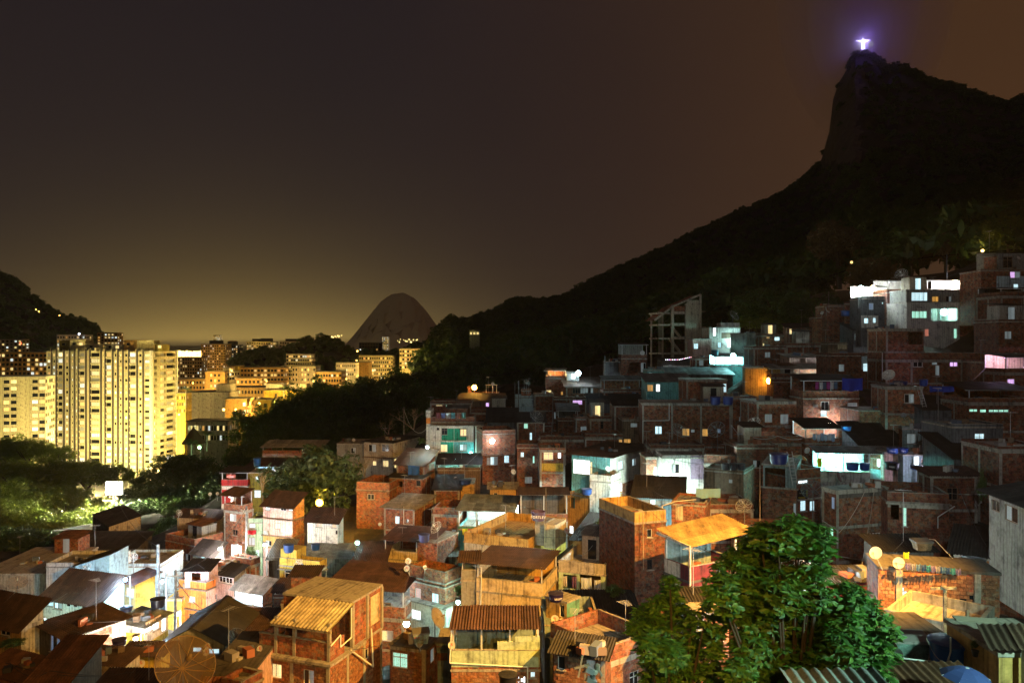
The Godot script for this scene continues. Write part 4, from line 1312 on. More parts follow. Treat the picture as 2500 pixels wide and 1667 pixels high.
func flood(label: String, head: Vector3, to: Vector3, foot_y: float, c: Array, e: float, ang: float) -> void:   # a floodlight on a mast; outside the frame but part of the place
	var node := thing("floodlight", label, "floodlight", Vector3(head.x, foot_y, head.z))
	var hh := head.y - foot_y
	var dv := (to - head).normalized()
	var mb := MB.new()
	mb.tube(Vector3.ZERO, Vector3(0, hh, 0) - dv * 0.5, 0.14, 0.09, 8)
	put(node, "mast", mb, paint(0.25, 0.25, 0.25, 0.6))
	var b := Basis.looking_at(dv)
	var hb := MB.new()
	hb.lathe([Vector2(0.06, -0.3), Vector2(0.2, -0.2), Vector2(0.3, 0.0)], 12, b * Basis.from_euler(Vector3(-PI / 2, 0, 0)), Vector3(0, hh, 0) - dv * 0.1)
	put(node, "lamp_shade", hb, paint(0.3, 0.3, 0.3, 0.4))
	spot(node, Vector3(0, hh, 0) + dv * 0.05, to - node.position + dv * 0.05, c, e, ang, 0.22)
	var gb := MB.new()
	gb.lathe([Vector2(0.001, -0.12), Vector2(0.1, -0.08), Vector2(0.13, 0.0), Vector2(0.1, 0.08), Vector2(0.001, 0.12)], 10)
	put(node, "lamp_bulb", gb, glow(c[0], c[1], c[2], 8.0)).position = Vector3(0, hh, 0) - dv * 0.1
func yard_lamps() -> void:
	flood("tall sodium floodlight above the alley on the right", Vector3(26, 8, -24), Vector3(-2, -24, -64), -14.0, SODIUM, 7500.0, 28.0)
	flood("sodium street light beside the camera's own roof", Vector3(5, 3.5, 3), Vector3(-15, -24, -53), -16.0, SODIUM, 1000.0, 28.0)
	flood("cool street floodlight high behind the camera", Vector3(0, 17, 12), Vector3(32, 0, -100), -18.0, [0.9, 0.95, 1.0], 900.0, 26.0)
	flood("mercury floodlight beside the leafy tree", Vector3(18.5, -3.5, -15), Vector3(12, -11, -27), -16.0, [0.55, 1.0, 0.78], 300.0, 55.0)
func landscape() -> void:
	var gm := std("valley_ground", lin(0.05, 0.045, 0.035), 0.95, tex.grime, 0.02, "world")
	var mb := MB.new()
	mb.quad(Vector3(-7000, GY, 300), Vector3(7000, GY, 300), Vector3(7000, GY, -12000), Vector3(-7000, GY, -12000))
	tag(put(self, "valley_ground", mb, gm), "dark valley floor under the city", "ground", "", "structure")
	var hm := std("forest_slope", lin(0.030, 0.030, 0.018), 0.95, tex.grime, 0.01, "world")
	var ridge := [[1040, 862], [1062, 838], [1085, 805], [1108, 792], [1128, 803], [1150, 797], [1170, 788], [1212, 776], [1254, 745], [1307, 749], [1339, 745], [1382, 733], [1446, 697], [1520, 661], [1595, 627], [1701, 574], [1807, 521], [1913, 478], [1960, 442], [1992, 412], [2004, 395], [2010, 378], [2018, 345], [2026, 319], [2031, 275], [2034, 245], [2047, 205], [2060, 183], [2074, 160], [2082, 138], [2090, 125], [2110, 121], [2126, 127], [2153, 150], [2168, 169], [2200, 161], [2232, 176], [2285, 203], [2339, 214], [2402, 240], [2455, 256], [2500, 243], [2620, 262]]
	var rd := [[1040, 760], [1200, 900], [1600, 1250], [1990, 1650], [2110, 1700], [2300, 1500], [2620, 1200]]
	var foot := [[1040, 905], [1150, 930], [1300, 900], [1500, 860], [1700, 770], [1900, 720], [2100, 650], [2300, 625], [2620, 600]]
	var fd := [[1040, 330], [1200, 250], [1500, 235], [1700, 230], [1900, 225], [2100, 200], [2300, 180], [2620, 160]]
	hill("mountain", "steep forested mountain rising on the right to a rocky peak", ridge, rd, foot, fd, 5.0, 46, hm, 31, 5200, 8.5, Rect2(1985, 170, 120, 235), 0.42)
	hill("hill", "dark wooded hillside at the left edge behind the towers", [[-120, 600], [0, 672], [32, 686], [64, 716], [112, 756], [160, 781], [206, 788], [232, 804], [246, 826], [262, 850]], [[-120, 1300], [262, 1500]], [[-120, 900], [262, 880]], [[-120, 800], [262, 900]], 6.0, 20, hm, 8, 700, 9.0, Rect2(), 0.35)
	hill("hill", "low wooded hill among the apartment blocks", [[566, 890], [600, 872], [640, 860], [690, 856], [730, 843], [762, 834], [790, 828], [815, 833], [838, 850], [862, 862], [900, 866], [960, 868], [1010, 850], [1060, 845]], [[566, 800], [1060, 820]], [[566, 910], [800, 935], [1060, 915]], [[566, 680], [1060, 660]], 6.0, 12, hm, 21, 500, 5.5, Rect2(), 0.4)
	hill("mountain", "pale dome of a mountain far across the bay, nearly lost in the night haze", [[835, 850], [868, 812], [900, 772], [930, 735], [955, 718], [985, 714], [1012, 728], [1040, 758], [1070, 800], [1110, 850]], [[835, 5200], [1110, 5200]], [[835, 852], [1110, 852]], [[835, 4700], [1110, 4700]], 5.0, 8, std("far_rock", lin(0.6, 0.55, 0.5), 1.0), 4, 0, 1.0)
	haze()
	statue()
func haze() -> void:
	for c in [[430, 3400], [560, 3600], [900, 3500], [1020, 3600]]:
		street_lamp("strong lamp of the distant shore that lights the haze", c[0], 868, c[1], [1.0, 0.66, 0.3], 60000.0, 20.0, "lamps of the distant shore", 8.0, 0.49)
	for k in 3:   # violet lit mist round the summit, thinning outwards
		var fw := FogVolume.new()
		fw.name = "mist_around_statue"
		fw.shape = RenderingServer.FOG_VOLUME_SHAPE_ELLIPSOID
		fw.size = Vector3(120, 230, 120) * float([1.0, 1.9, 3.0][k])
		fw.position = P(2107, 80, 1690) + Vector3(0, 24 + 40 * k, 0)
		var fx := FogMaterial.new()
		fx.density = [0.0012, 0.0012, 0.0011][k]
		fx.albedo = lin(0.9, 0.9, 0.95)
		fw.material = fx
		add_child(fw, true)
		tag(fw, ["densest heart of the violet lit mist around the statue", "middle veil of the violet lit mist around the statue", "outermost faint veil of the violet mist around the summit"][k], "mist", "", "stuff")
func statue() -> void:
	var foot := P(2108, 120, 1695)
	var s := 28.0 / F * 1695.0     # height
	var node := thing("statue", "floodlit white statue with outstretched arms on the summit", "statue", foot)
	var m := std("soapstone", lin(0.80, 0.79, 0.78), 0.8)
	var mb := MB.new()
	var prof := [[0.0, 0.135], [0.10, 0.135], [0.35, 0.125], [0.55, 0.125], [0.68, 0.135], [0.76, 0.13], [0.80, 0.09], [0.825, 0.045], [0.86, 0.05], [0.92, 0.058], [0.97, 0.045], [1.0, 0.001]]
	for i in prof.size() - 1:
		for k in 16:
			var a := TAU * k / 16; var b := TAU * (k + 1) / 16
			var g := func(an: float, q: Array) -> Vector3: return Vector3(cos(an) * q[1] * s, q[0] * s, -sin(an) * q[1] * s * 0.72)
			var v0: Vector3 = g.call(a, prof[i]); var v1: Vector3 = g.call(b, prof[i]); var v2: Vector3 = g.call(b, prof[i + 1]); var v3: Vector3 = g.call(a, prof[i + 1])
			mb.quad(v0, v1, v2, v3)
	for sd in [-1.0, 1.0]:
		var sh := Vector3(sd * 0.10 * s, 0.76 * s, 0); var el := Vector3(sd * 0.34 * s, (0.745 + 0.02 * sd) * s, 0); var ha := Vector3(sd * 0.60 * s, (0.755 + 0.035 * sd) * s, 0.02 * s)
		mb.tube(sh, el, 0.065 * s, 0.05 * s, 8, true); mb.tube(el, ha, 0.05 * s, 0.028 * s, 8, true)
		mb.box((sh + el) / 2 + Vector3(sd * 0.02 * s, -0.06 * s, 0), Vector3(0.22 * s, 0.10 * s, 0.06 * s)); mb.box(ha + Vector3(sd * 0.03 * s, 0, 0), Vector3(0.07 * s, 0.03 * s, 0.03 * s))
	put(node, "figure", mb, m)
	bx(node, "pedestal", M("concrete"), Vector3(0, -3.5, 0), Vector3(7, 7, 7))
	for x in [-1.0, 1.0]:
		var at := Vector3(x * 16, 1.5, 20)
		var fl := thing("floodlight", "floodlight at the foot of the statue, %s one" % ("left" if x < 0 else "right"), "floodlight", foot + at)
		bx(fl, "lamp_housing", paint(0.2, 0.2, 0.2), Vector3(0, -0.6, 0.3), Vector3(0.8, 0.6, 0.6))
		spot(fl, Vector3.ZERO, Vector3(0, s * 0.55, 0) - at, [0.85, 0.9, 1.0], 3000.0, 38.0, 0.3)
	var bl := thing("floodlight", "violet floodlight on the summit in front of the pedestal", "floodlight", foot + Vector3(0, -2, 9))
	bx(bl, "lamp_housing", paint(0.2, 0.2, 0.2), Vector3(0, -1.0, 0), Vector3(0.8, 0.6, 0.6))
	lamp(bl, Vector3(0, s * 0.55, 4), [0.30, 0.16, 1.0], 26000.0, 0.28, 4.0)
func city() -> void:
	tower()
	block("apartment_block", "pale block with two blank wall strips beside the tall tower", [-30, 110, 920, 1090], 330.0, {"dd": 6, "nx": 8, "blank": [0, 1, 4, 5], "lit": 0.42, "m": "facade", "amt": 1.3, "sp": 2.9, "dep": 14, "ww": 0.8, "wh": 0.5})
	block("apartment_block", "long brown block with lit balconies behind the pale block at the left edge", [-60, 114, 860, 935], 520.0, {"nx": 17, "lit": 0.4, "m": "ochre", "amt": 1.1, "wh": 0.6, "ww": 0.7})
	block("apartment_block", "white block with many small lit windows behind the tower's left corner", [137, 206, 817, 900], 620.0, {"nx": 10, "lit": 0.35, "m": "white"})
	block("apartment_block", "low lit block under the dark hill at the far left", [-40, 52, 828, 870], 760.0, {"nx": 9, "lit": 0.35, "m": "beige"})
	block("hillside_house", "lit houses stacked on the end of the left hill", [236, 286, 812, 850], 820.0, {"nx": 6, "lit": 0.4, "m": "ochre"})
	block("apartment_block", "broad brown block with a dark roof house in the distance right of the tower", [490, 549, 840, 905], 900.0, {"nx": 11, "lit": 0.22, "m": "ochre", "top": [[0.5, 14.0, 4.0]], "tm": "dark", "dep": 20})
	block("apartment_block", "dark distant block with one pale vertical strip", [546, 584, 842, 905], 930.0, {"nx": 8, "blank": [1, 2], "lit": 0.3, "m": "slate", "top": [[0.45, 10.0, 4.0]], "tm": "dark"})
	block("apartment_block", "small distant block between two larger lit blocks", [580, 604, 866, 910], 960.0, {"nx": 5, "lit": 0.42, "m": "beige"})
	block("apartment_block", "light block with balcony bands on the skyline left of the wooded hill", [601, 671, 834, 900], 880.0, {"nx": 12, "lit": 0.27, "m": "facade", "top": [[0.3, 8.0, 3.0], [0.65, 12.0, 3.5]], "tm": "dark", "bands": 7, "b0": 0.25, "b1": 0.3})
	block("apartment_block", "wide block at the skyline half hidden by the wooded hill", [682, 752, 833, 890], 860.0, {"nx": 12, "lit": 0.16, "m": "beige", "top": [[0.4, 14.0, 2.5]], "tm": "dark"})
	block("apartment_block", "yellowish office slab with window bands in front of the wooded hill", [698, 760, 864, 935], 640.0, {"nx": 11, "lit": 0.3, "m": "facade", "wh": 0.5, "ww": 0.85})
	block("apartment_block", "long slab of lit windows right of the wooded hill", [876, 959, 868, 930], 600.0, {"nx": 16, "lit": 0.26, "m": "facade", "ww": 0.6})
	block("apartment_block", "slab with regular window grid at the foot of the dark mountain", [975, 1053, 851, 905], 590.0, {"nx": 13, "lit": 0.34, "m": "facade", "ww": 0.7})
	block("apartment_block", "mid brown block with a bright top storey behind the ochre house", [586, 692, 897, 950], 520.0, {"nx": 13, "lit": 0.34, "m": "ochre", "ww": 0.75, "rm": "dark"})
	block("apartment_block", "tall narrow windowed block left of the twin slabs in the middle of the valley", [712, 770, 894, 960], 470.0, {"nx": 8, "blank": [2, 6], "lit": 0.42, "m": "beige"})
	block("apartment_block", "block with four window bands and lit top beside the narrow block", [768, 833, 908, 955], 455.0, {"nx": 10, "lit": 0.24, "m": "ochre", "ww": 0.7})
	block("apartment_block", "orange lit corner block with deep window slots right of the tower", [500, 548, 907, 975], 440.0, {"nx": 5, "blank": [0, 4], "lit": 0.3, "m": "ochre", "xs": 480})
	block("apartment_block", "bright yellow windowless block end in the valley", [556, 582, 893, 930], 560.0, {"nx": 3, "sideblank": true, "lit": 0.2, "m": "yellow", "blank": [0, 1, 2]})
	block("apartment_block", "flat roofed ochre house with four upper windows", [575, 634, 923, 960], 430.0, {"nx": 6, "lit": 0.45, "m": "ochre", "rm": "dark", "xs": 560})
	block("warehouse", "big windowless wall of a pale hall right of the tower", [467, 556, 958, 1035], 318.0, {"nx": 3, "blank": [0, 1, 2], "lit": 0.0, "m": "white", "dep": 12, "sideblank": true, "top": [[0.8, 6.0, 3.0]]})
	block("apartment_block", "olive blank block with a lit corner next to the pale hall", [549, 602, 974, 1035], 308.0, {"nx": 4, "blank": [0, 1, 2], "lit": 0.5, "m": "ochre", "dep": 8})
	block("apartment_block", "dark fronted block with a single row of small windows beside the golden block", [626, 669, 976, 1040], 302.0, {"nx": 3, "blank": [0, 2], "lit": 0.0, "m": "olive", "dep": 7})
	block("apartment_block", "golden yellow block flooded by street light beyond the dark trees", [644, 748, 953, 1035], 330.0, {"nx": 9, "blank": [0, 1, 3, 4, 6, 7, 8], "lit": 0.3, "m": "yellow", "dep": 10, "top": [[0.2, 7.0, 2.4], [0.75, 8.0, 2.4]], "tm": "white"})
	block("apartment_block", "low grey block with square windows in front of the four banded block", [769, 799, 944, 985], 400.0, {"nx": 4, "lit": 0.3, "m": "beige"})
	block("house", "small ochre house with a lit gable among the valley trees", [814, 850, 946, 975], 400.0, {"nx": 5, "lit": 0.3, "m": "ochre", "cat": "house"})
	block("house", "low row of lit shops under the long slab", [846, 905, 950, 972], 420.0, {"nx": 9, "lit": 0.4, "m": "ochre", "cat": "house"})
	block("villa", "white villa terraces lit at the foot of the mountain", [1058, 1110, 869, 890], 520.0, {"nx": 9, "lit": 0.42, "m": "beige", "gy": -25.0})
	block("villa", "second white villa with a bright end window on the mountain foot", [1108, 1162, 872, 895], 500.0, {"nx": 9, "lit": 0.2, "m": "beige", "gy": -25.0})
	block("apartment_block", "white block with glowing stair windows under the long slab", [820, 868, 886, 925], 560.0, {"nx": 10, "lit": 0.36, "m": "white"})
	block("apartment_block", "yellow lit blank end wall in front of the long slab", [876, 900, 884, 935], 540.0, {"nx": 3, "blank": [0, 1, 2], "lit": 0.3, "m": "ochre", "sideblank": true})
	block("apartment_block", "roof line with lit windows behind the hill under the far mountain", [876, 930, 836, 866], 900.0, {"nx": 8, "lit": 0.2, "m": "brown"})
	block("school", "long two storey school with rows of lit windows behind the palm", [456, 556, 1029, 1078], 258.0, {"nx": 14, "lit": 0.36, "m": "beige", "rm": "dark", "dep": 9, "sp": 3.2, "ww": 0.7})
	block("apartment_block", "row of lit ochre houses between the tower and the pale hall", [430, 500, 925, 970], 455.0, {"nx": 9, "lit": 0.42, "m": "ochre"})
	block("apartment_block", "lit rooftop row beyond the tower's right corner", [432, 492, 872, 930], 700.0, {"nx": 10, "lit": 0.33, "m": "ochre"})
	block("apartment_block", "narrow bright block left of the school", [430, 452, 960, 1020], 360.0, {"nx": 4, "lit": 0.3, "m": "yellow"})
	block("house", "long low roofs lit from the street behind the pale hall", [556, 650, 946, 985], 360.0, {"nx": 12, "lit": 0.3, "m": "ochre", "rm": "dark", "cat": "house"})
	block("tower_block", "gold floodlit high tower far away on the skyline", [520, 537, 818, 850], 2400.0, {"nx": 5, "lit": 0.9, "m": "yellow", "amt": 1.4, "dep": 20})
	block("tower_block", "distant tower with red lit top on the skyline", [557, 571, 832, 850], 2300.0, {"nx": 5, "lit": 0.6, "m": "red", "dep": 20})
	block("tower_block", "slim gold tower on the skyline under the far mountain", [932, 948, 822, 862], 2500.0, {"nx": 4, "lit": 0.85, "m": "yellow", "amt": 1.2, "dep": 20})
	block("house", "small gabled house with a bright window high on the dark ridge", [1146, 1170, 806, 817], 520.0, {"nx": 3, "lit": 1.0, "m": "palegreen", "gy": -5.0, "cat": "house", "amt": 1.5})
	var r := RandomNumberGenerator.new()
	r.seed = 5
	var near := [[450, "tower's right edge"], [485, "school roof"], [520, "orange corner block"], [570, "yellow block end"], [610, "flat roofed ochre house"], [650, "golden block"], [690, "roof palm"], [730, "slab before the wooded hill"], [790, "four banded block"], [840, "stair window block"], [890, "blank end wall"], [920, "long slab"], [985, "window grid slab"], [1030, "villas"]]
	var used := {}
	for i in 64:
		var px := r.randf_range(432, 1050)
		var d := r.randf_range(470, 1050)
		var top := lerpf(925, 868, (d - 470) / 580.0) + r.randf_range(-14, 26)
		var w := r.randf_range(9000, 26000) / d
		var c: String = ["ochre", "beige", "facade", "yellow", "white", "brown"][r.randi() % 6]
		var best: Array = near[0]
		for q in near:
			if absf(q[0] - px) < absf(best[0] - px): best = q
		var lab := "%s %s block %s, %s the %s" % [["low", "slim", "small", "plain"][r.randi() % 4], c.replace("facade", "pale"), ["far off", "in the middle distance", "near the valley floor"][clampi(int((1050 - d) / 195), 0, 2)], "left of" if px < best[0] else "right of", best[1]]
		if used.has(lab): continue
		used[lab] = true
		block("apartment_block", lab, [px - w / 2, px + w / 2, top, top + r.randf_range(20, 46)], d, {"m": c, "lit": r.randf_range(0.25, 0.5), "ww": r.randf_range(0.5, 0.8), "dep": r.randf_range(8, 14), "dd": r.randf_range(-5, 5), "rm": "dark" if r.randf() < 0.5 else "grey", "amt": 1.3, "top": [[r.randf_range(0.2, 0.8), 5.0, 2.6]] if r.randf() < 0.6 else []})
	var mm := MultiMesh.new()
	mm.transform_format = MultiMesh.TRANSFORM_3D
	var sp := SphereMesh.new()
	sp.radius = 1.0; sp.height = 2.0; sp.radial_segments = 6; sp.rings = 3
	mm.mesh = sp
	var where := []
	for i in 3600:
		var px := r.randf_range(385, 640) if r.randf() < 0.7 else r.randf_range(600, 1010)
		var d := r.randf_range(1300, 4200)
		var g := GY + r.randf() * (14.0 if px < 520 else 9.0)
		var s := d * r.randf_range(0.0005, 0.0011)
		var v := P(px, CY, d)
		where.append(Transform3D(Basis.from_scale(Vector3.ONE * s), Vector3(v.x, g + 3, v.z)))
	for i in 70:   # lamps that climb the far slopes
		var px := 775.0 + 60.0 * r.randf() if i < 25 else (1062.0 + 34.0 * r.randf() if i < 50 else 970.0 + 50.0 * r.randf())
		var py := lerpf(826, 818, (px - 775) / 60) + r.randf() * 4 if i < 25 else (800.0 + (px - 1062) * 0.5 + r.randf() * 6 if i < 50 else 828.0 + r.randf() * 9)
		var d := 2200.0
		where.append(Transform3D(Basis.from_scale(Vector3.ONE * d * r.randf_range(0.0003, 0.0007)), P(px, py, d)))
	mm.instance_count = where.size()
	for i in where.size(): mm.set_instance_transform(i, where[i])
	var mi := MultiMeshInstance3D.new()
	mi.name = "far_city_lamps"
	mi.multimesh = mm
	mi.material_override = glow(1.0, 0.74, 0.24, 5.0)
	add_child(mi, true)
	tag(mi, "countless tiny golden lamps of the distant city along the horizon", "city lights", "", "stuff")
	for s in [[60, 1000, 480, 260], [20, 905, 600, 300], [420, 985, 330, 380], [436, 1012, 320, 520], [470, 935, 420, 420], [520, 980, 395, 520], [545, 1000, 290, 120], [575, 1000, 300, 260], [560, 960, 400, 300], [612, 968, 402, 400], [632, 985, 285, 420], [700, 1000, 308, 950], [660, 990, 312, 520], [740, 985, 312, 520], [728, 960, 430, 420], [690, 945, 450, 420], [790, 970, 385, 380], [826, 980, 385, 260], [765, 930, 440, 300], [650, 930, 490, 420], [700, 935, 600, 600], [900, 935, 560, 700], [845, 925, 540, 520],
		[1010, 920, 560, 650], [960, 925, 570, 420], [985, 935, 430, 260], [880, 966, 405, 200], [520, 905, 860, 900], [640, 905, 840, 900], [720, 895, 820, 650], [560, 930, 545, 420], [610, 900, 860, 420], [1080, 893, 505, 160], [870, 880, 540, 200], [470, 925, 600, 500], [910, 905, 520, 260], [565, 905, 545, 300], [500, 975, 425, 420]]:
		street_lamp("sodium street lamp glowing between the valley apartment blocks", s[0], s[1], s[2], [1.0, 0.62, 0.14], s[3] * 11.0, 8.0, "street lamps in the valley", 8.0, 0.4)
	street_lamp("orange street lamp standing alone before the wooded hill's right end", 872, 857, 640.0, SODIUM, 300.0, 8.0, "", 30.0, 0.45)
	street_lamp("red signal lamp on the long brown block's roof at the left edge", 49, 838, 540.0, [1.0, 0.05, 0.02], 20.0, 3.0, "", 12.0, 0.4)
	street_lamp("blue white lamp on top of the white block behind the tower", 192, 815, 600.0, [0.6, 0.65, 1.0], 160.0, 3.0, "", 40.0, 0.45)
	for s in [[150, 1150, 345, 1500], [230, 1160, 342, 2300], [310, 1165, 340, 2300], [385, 1150, 345, 1300], [455, 1060, 372, 900], [60, 1110, 300, 1300], [10, 1095, 300, 700]]:
		street_lamp("pale yellow floodlight among the trees at the foot of the tall tower", s[0], s[1], s[2], [1.0, 0.80, 0.30], s[3] * 15.0, 5.0, "floodlights at the foot of the tower", 10.0, 0.35)
	street_lamp("small warm lamps of the villas on the left hillside, the upper one", 86, 756, 1120.0, SODIUM, 260.0, 4.0, "", 40.0, 0.49)
	street_lamp("small warm lamp of the villas on the left hillside, just below the upper one", 93, 760, 1110.0, SODIUM, 260.0, 4.0, "", 40.0, 0.49)
	street_lamp("lone warm lamp further right on the left hillside", 144, 770, 1120.0, SODIUM, 120.0, 4.0, "", 30.0, 0.49)
	for t in [[640, 1010, 1070, 110], [700, 985, 1075, 130], [760, 960, 1060, 150], [830, 965, 1060, 150], [900, 960, 1065, 160], [960, 950, 1040, 130], [1010, 945, 1030, 120], [1060, 935, 1010, 130], [1120, 940, 1000, 120], [1180, 930, 990, 130], [680, 1040, 1110, 120], [760, 1040, 1110, 130], [850, 1035, 1100, 130], [930, 1020, 1090, 110], [610, 1080, 1150, 120],
		[1230, 915, 980, 120], [1000, 905, 950, 90], [1080, 900, 945, 110], [930, 915, 960, 90], [1150, 900, 940, 110], [1220, 890, 930, 120], [870, 930, 975, 80], [1290, 900, 950, 110], [800, 935, 985, 80]]:
		tree("tree", "dark broadleaf tree in the wooded belt between the valley and the favela", t[0], t[1] - 6, t[2] + 12, t[3] * 1.15, lerpf(290, 185, clampf((t[2] - 930) / 220.0, 0, 1)), "g" if int(t[0]) % 3 else "d", "trees of the dark wooded belt", 14.0)
	for t in [[20, 1070, 1130, 110, 250], [75, 1075, 1125, 80, 245], [130, 1085, 1130, 60, 240], [40, 1120, 1200, 150, 200], [130, 1125, 1205, 140, 195], [215, 1125, 1180, 110, 215], [265, 1125, 1185, 80, 215], [60, 1180, 1280, 190, 165], [160, 1180, 1270, 140, 165], [15, 1230, 1340, 150, 140], [110, 1255, 1345, 130, 138], [190, 1255, 1330, 110, 140], [240, 1225, 1300, 90, 150], [40, 1300, 1365, 150, 118], [150, 1300, 1360, 120, 120], [230, 1300, 1345, 90, 128], [400, 1265, 1330, 70, 128], [300, 1300, 1335, 80, 124], [-30, 1270, 1360, 120, 122]]:
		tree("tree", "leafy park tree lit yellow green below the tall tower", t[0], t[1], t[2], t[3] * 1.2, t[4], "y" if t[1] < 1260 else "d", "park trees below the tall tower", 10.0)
	for t in [[385, 1150, 1200, 80, 205], [345, 1180, 1235, 90, 190], [450, 1110, 1180, 130, 185], [420, 1170, 1260, 140, 160], [500, 1150, 1240, 120, 160], [370, 1225, 1300, 120, 148], [470, 1215, 1280, 110, 140], [330, 1220, 1290, 110, 150], [540, 1135, 1200, 90, 165]]:
		tree("tree", "dark tree on the slope right of the big white floodlight", t[0], t[1], t[2], t[3] * 1.2, t[4], "d", "dark slope trees beside the floodlight", 10.0)
	palm("tall royal palm beside the school", 580, 1024, 1095, 238.0, 22)
	palm("bright green palm in front of the school's left end", 504, 1062, 1085, 232.0, 20)
	palm("low green palm left of the bright palm", 466, 1083, 1100, 230.0, 20)
	palm("palm silhouetted against the golden block", 677, 990, 1025, 285.0, 16, "d")
	palm("palm beside the orange corner block near the tower", 453, 950, 985, 345.0, 15, "d")
	palm("dark palm on the roof line over the golden block", 692, 948, 968, 322.0, 14, "d")
	var gz := thing("gazebo", "steep cone shaped thatch roof in front of the school", "gazebo", P(472, 1082, 236.0))
	var gb := MB.new()
	gb.lathe([Vector2(3.6, 0.0), Vector2(1.6, 2.8), Vector2(0.02, 5.2)], 14)
	put(gz, "thatch_roof", gb, paint(0.12, 0.07, 0.035))
	for i in 6:
		var a := TAU * i / 6
		bx(gz, "post", paint(0.1, 0.07, 0.05), Vector3(cos(a) * 3.0, -2.5, sin(a) * 3.0), Vector3(0.2, 5.2, 0.2))
	street_lamp("green tinted lamp by the palms of the school", 486, 1092, 226.0, [0.5, 1.0, 0.45], 420.0, 4.0, "", 12.0, 0.3)
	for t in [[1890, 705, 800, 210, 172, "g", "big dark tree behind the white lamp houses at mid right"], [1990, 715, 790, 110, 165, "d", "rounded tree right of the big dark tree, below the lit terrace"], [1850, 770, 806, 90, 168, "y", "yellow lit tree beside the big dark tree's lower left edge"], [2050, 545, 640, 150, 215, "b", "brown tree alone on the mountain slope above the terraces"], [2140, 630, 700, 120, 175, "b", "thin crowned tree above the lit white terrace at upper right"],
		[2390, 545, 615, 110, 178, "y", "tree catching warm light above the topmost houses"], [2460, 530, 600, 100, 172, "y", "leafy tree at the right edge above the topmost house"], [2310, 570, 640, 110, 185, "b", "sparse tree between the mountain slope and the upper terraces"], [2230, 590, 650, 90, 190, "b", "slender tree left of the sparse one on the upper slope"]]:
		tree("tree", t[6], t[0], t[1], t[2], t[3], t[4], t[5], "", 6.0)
	tree("tree", "dense round tree hanging over the orange alley lamp", 775, 1090, 1235, 235, 112.0, "d", "", 3.0)
	bare_tree("tree", "leafless spreading tree lit warm in front of the dark wood", 948, 1015, 1078, 165.0, 0.75, 4)
	bare_tree("tree", "pale forked tree beside the white pole", 1010, 975, 1075, 160.0, 0.55, 9)
	bare_tree("tree", "bare dead trunk left of the dense round tree", 642, 1130, 1230, 108.0, 0.35, 14)
	bare_tree("tree", "bare crooked branch at the right of the dense round tree", 890, 1105, 1180, 118.0, 0.5, 19)
	var fl := pole("floodlight_pole", "tall pole with a dazzling white floodlight above the left trees", 277, 1194, 1300, 150.0, 0.16)
	var hh := (1300.0 - 1194.0) / F * 150.0
	bx(fl, "lamp_housing", paint(0.3, 0.3, 0.3, 0.5), Vector3(0, hh + 0.2, -0.3), Vector3(3.3, 2.5, 0.4))
	lamp(fl, Vector3(0, hh + 0.3, 0.6), [1.0, 0.93, 0.6], 16000.0, 0.28, 90.0)
	for i in 12: bx(fl, "lamp_panel", glow(1.0, 0.97, 0.85, 30.0), Vector3((i % 4 - 1.5) * 0.8, hh + 1.0 - int(i / 4) * 0.8, 0.0), Vector3(0.7, 0.7, 0.1))
	bx(fl, "transformer", paint(0.3, 0.3, 0.3), Vector3(0, hh - 3.6, 0.4), Vector3(0.9, 1.3, 0.7))
	bx(fl, "crossarm", paint(0.4, 0.38, 0.34), Vector3(-0.8, hh - 2.2, 0.2), Vector3(2.6, 0.16, 0.14))
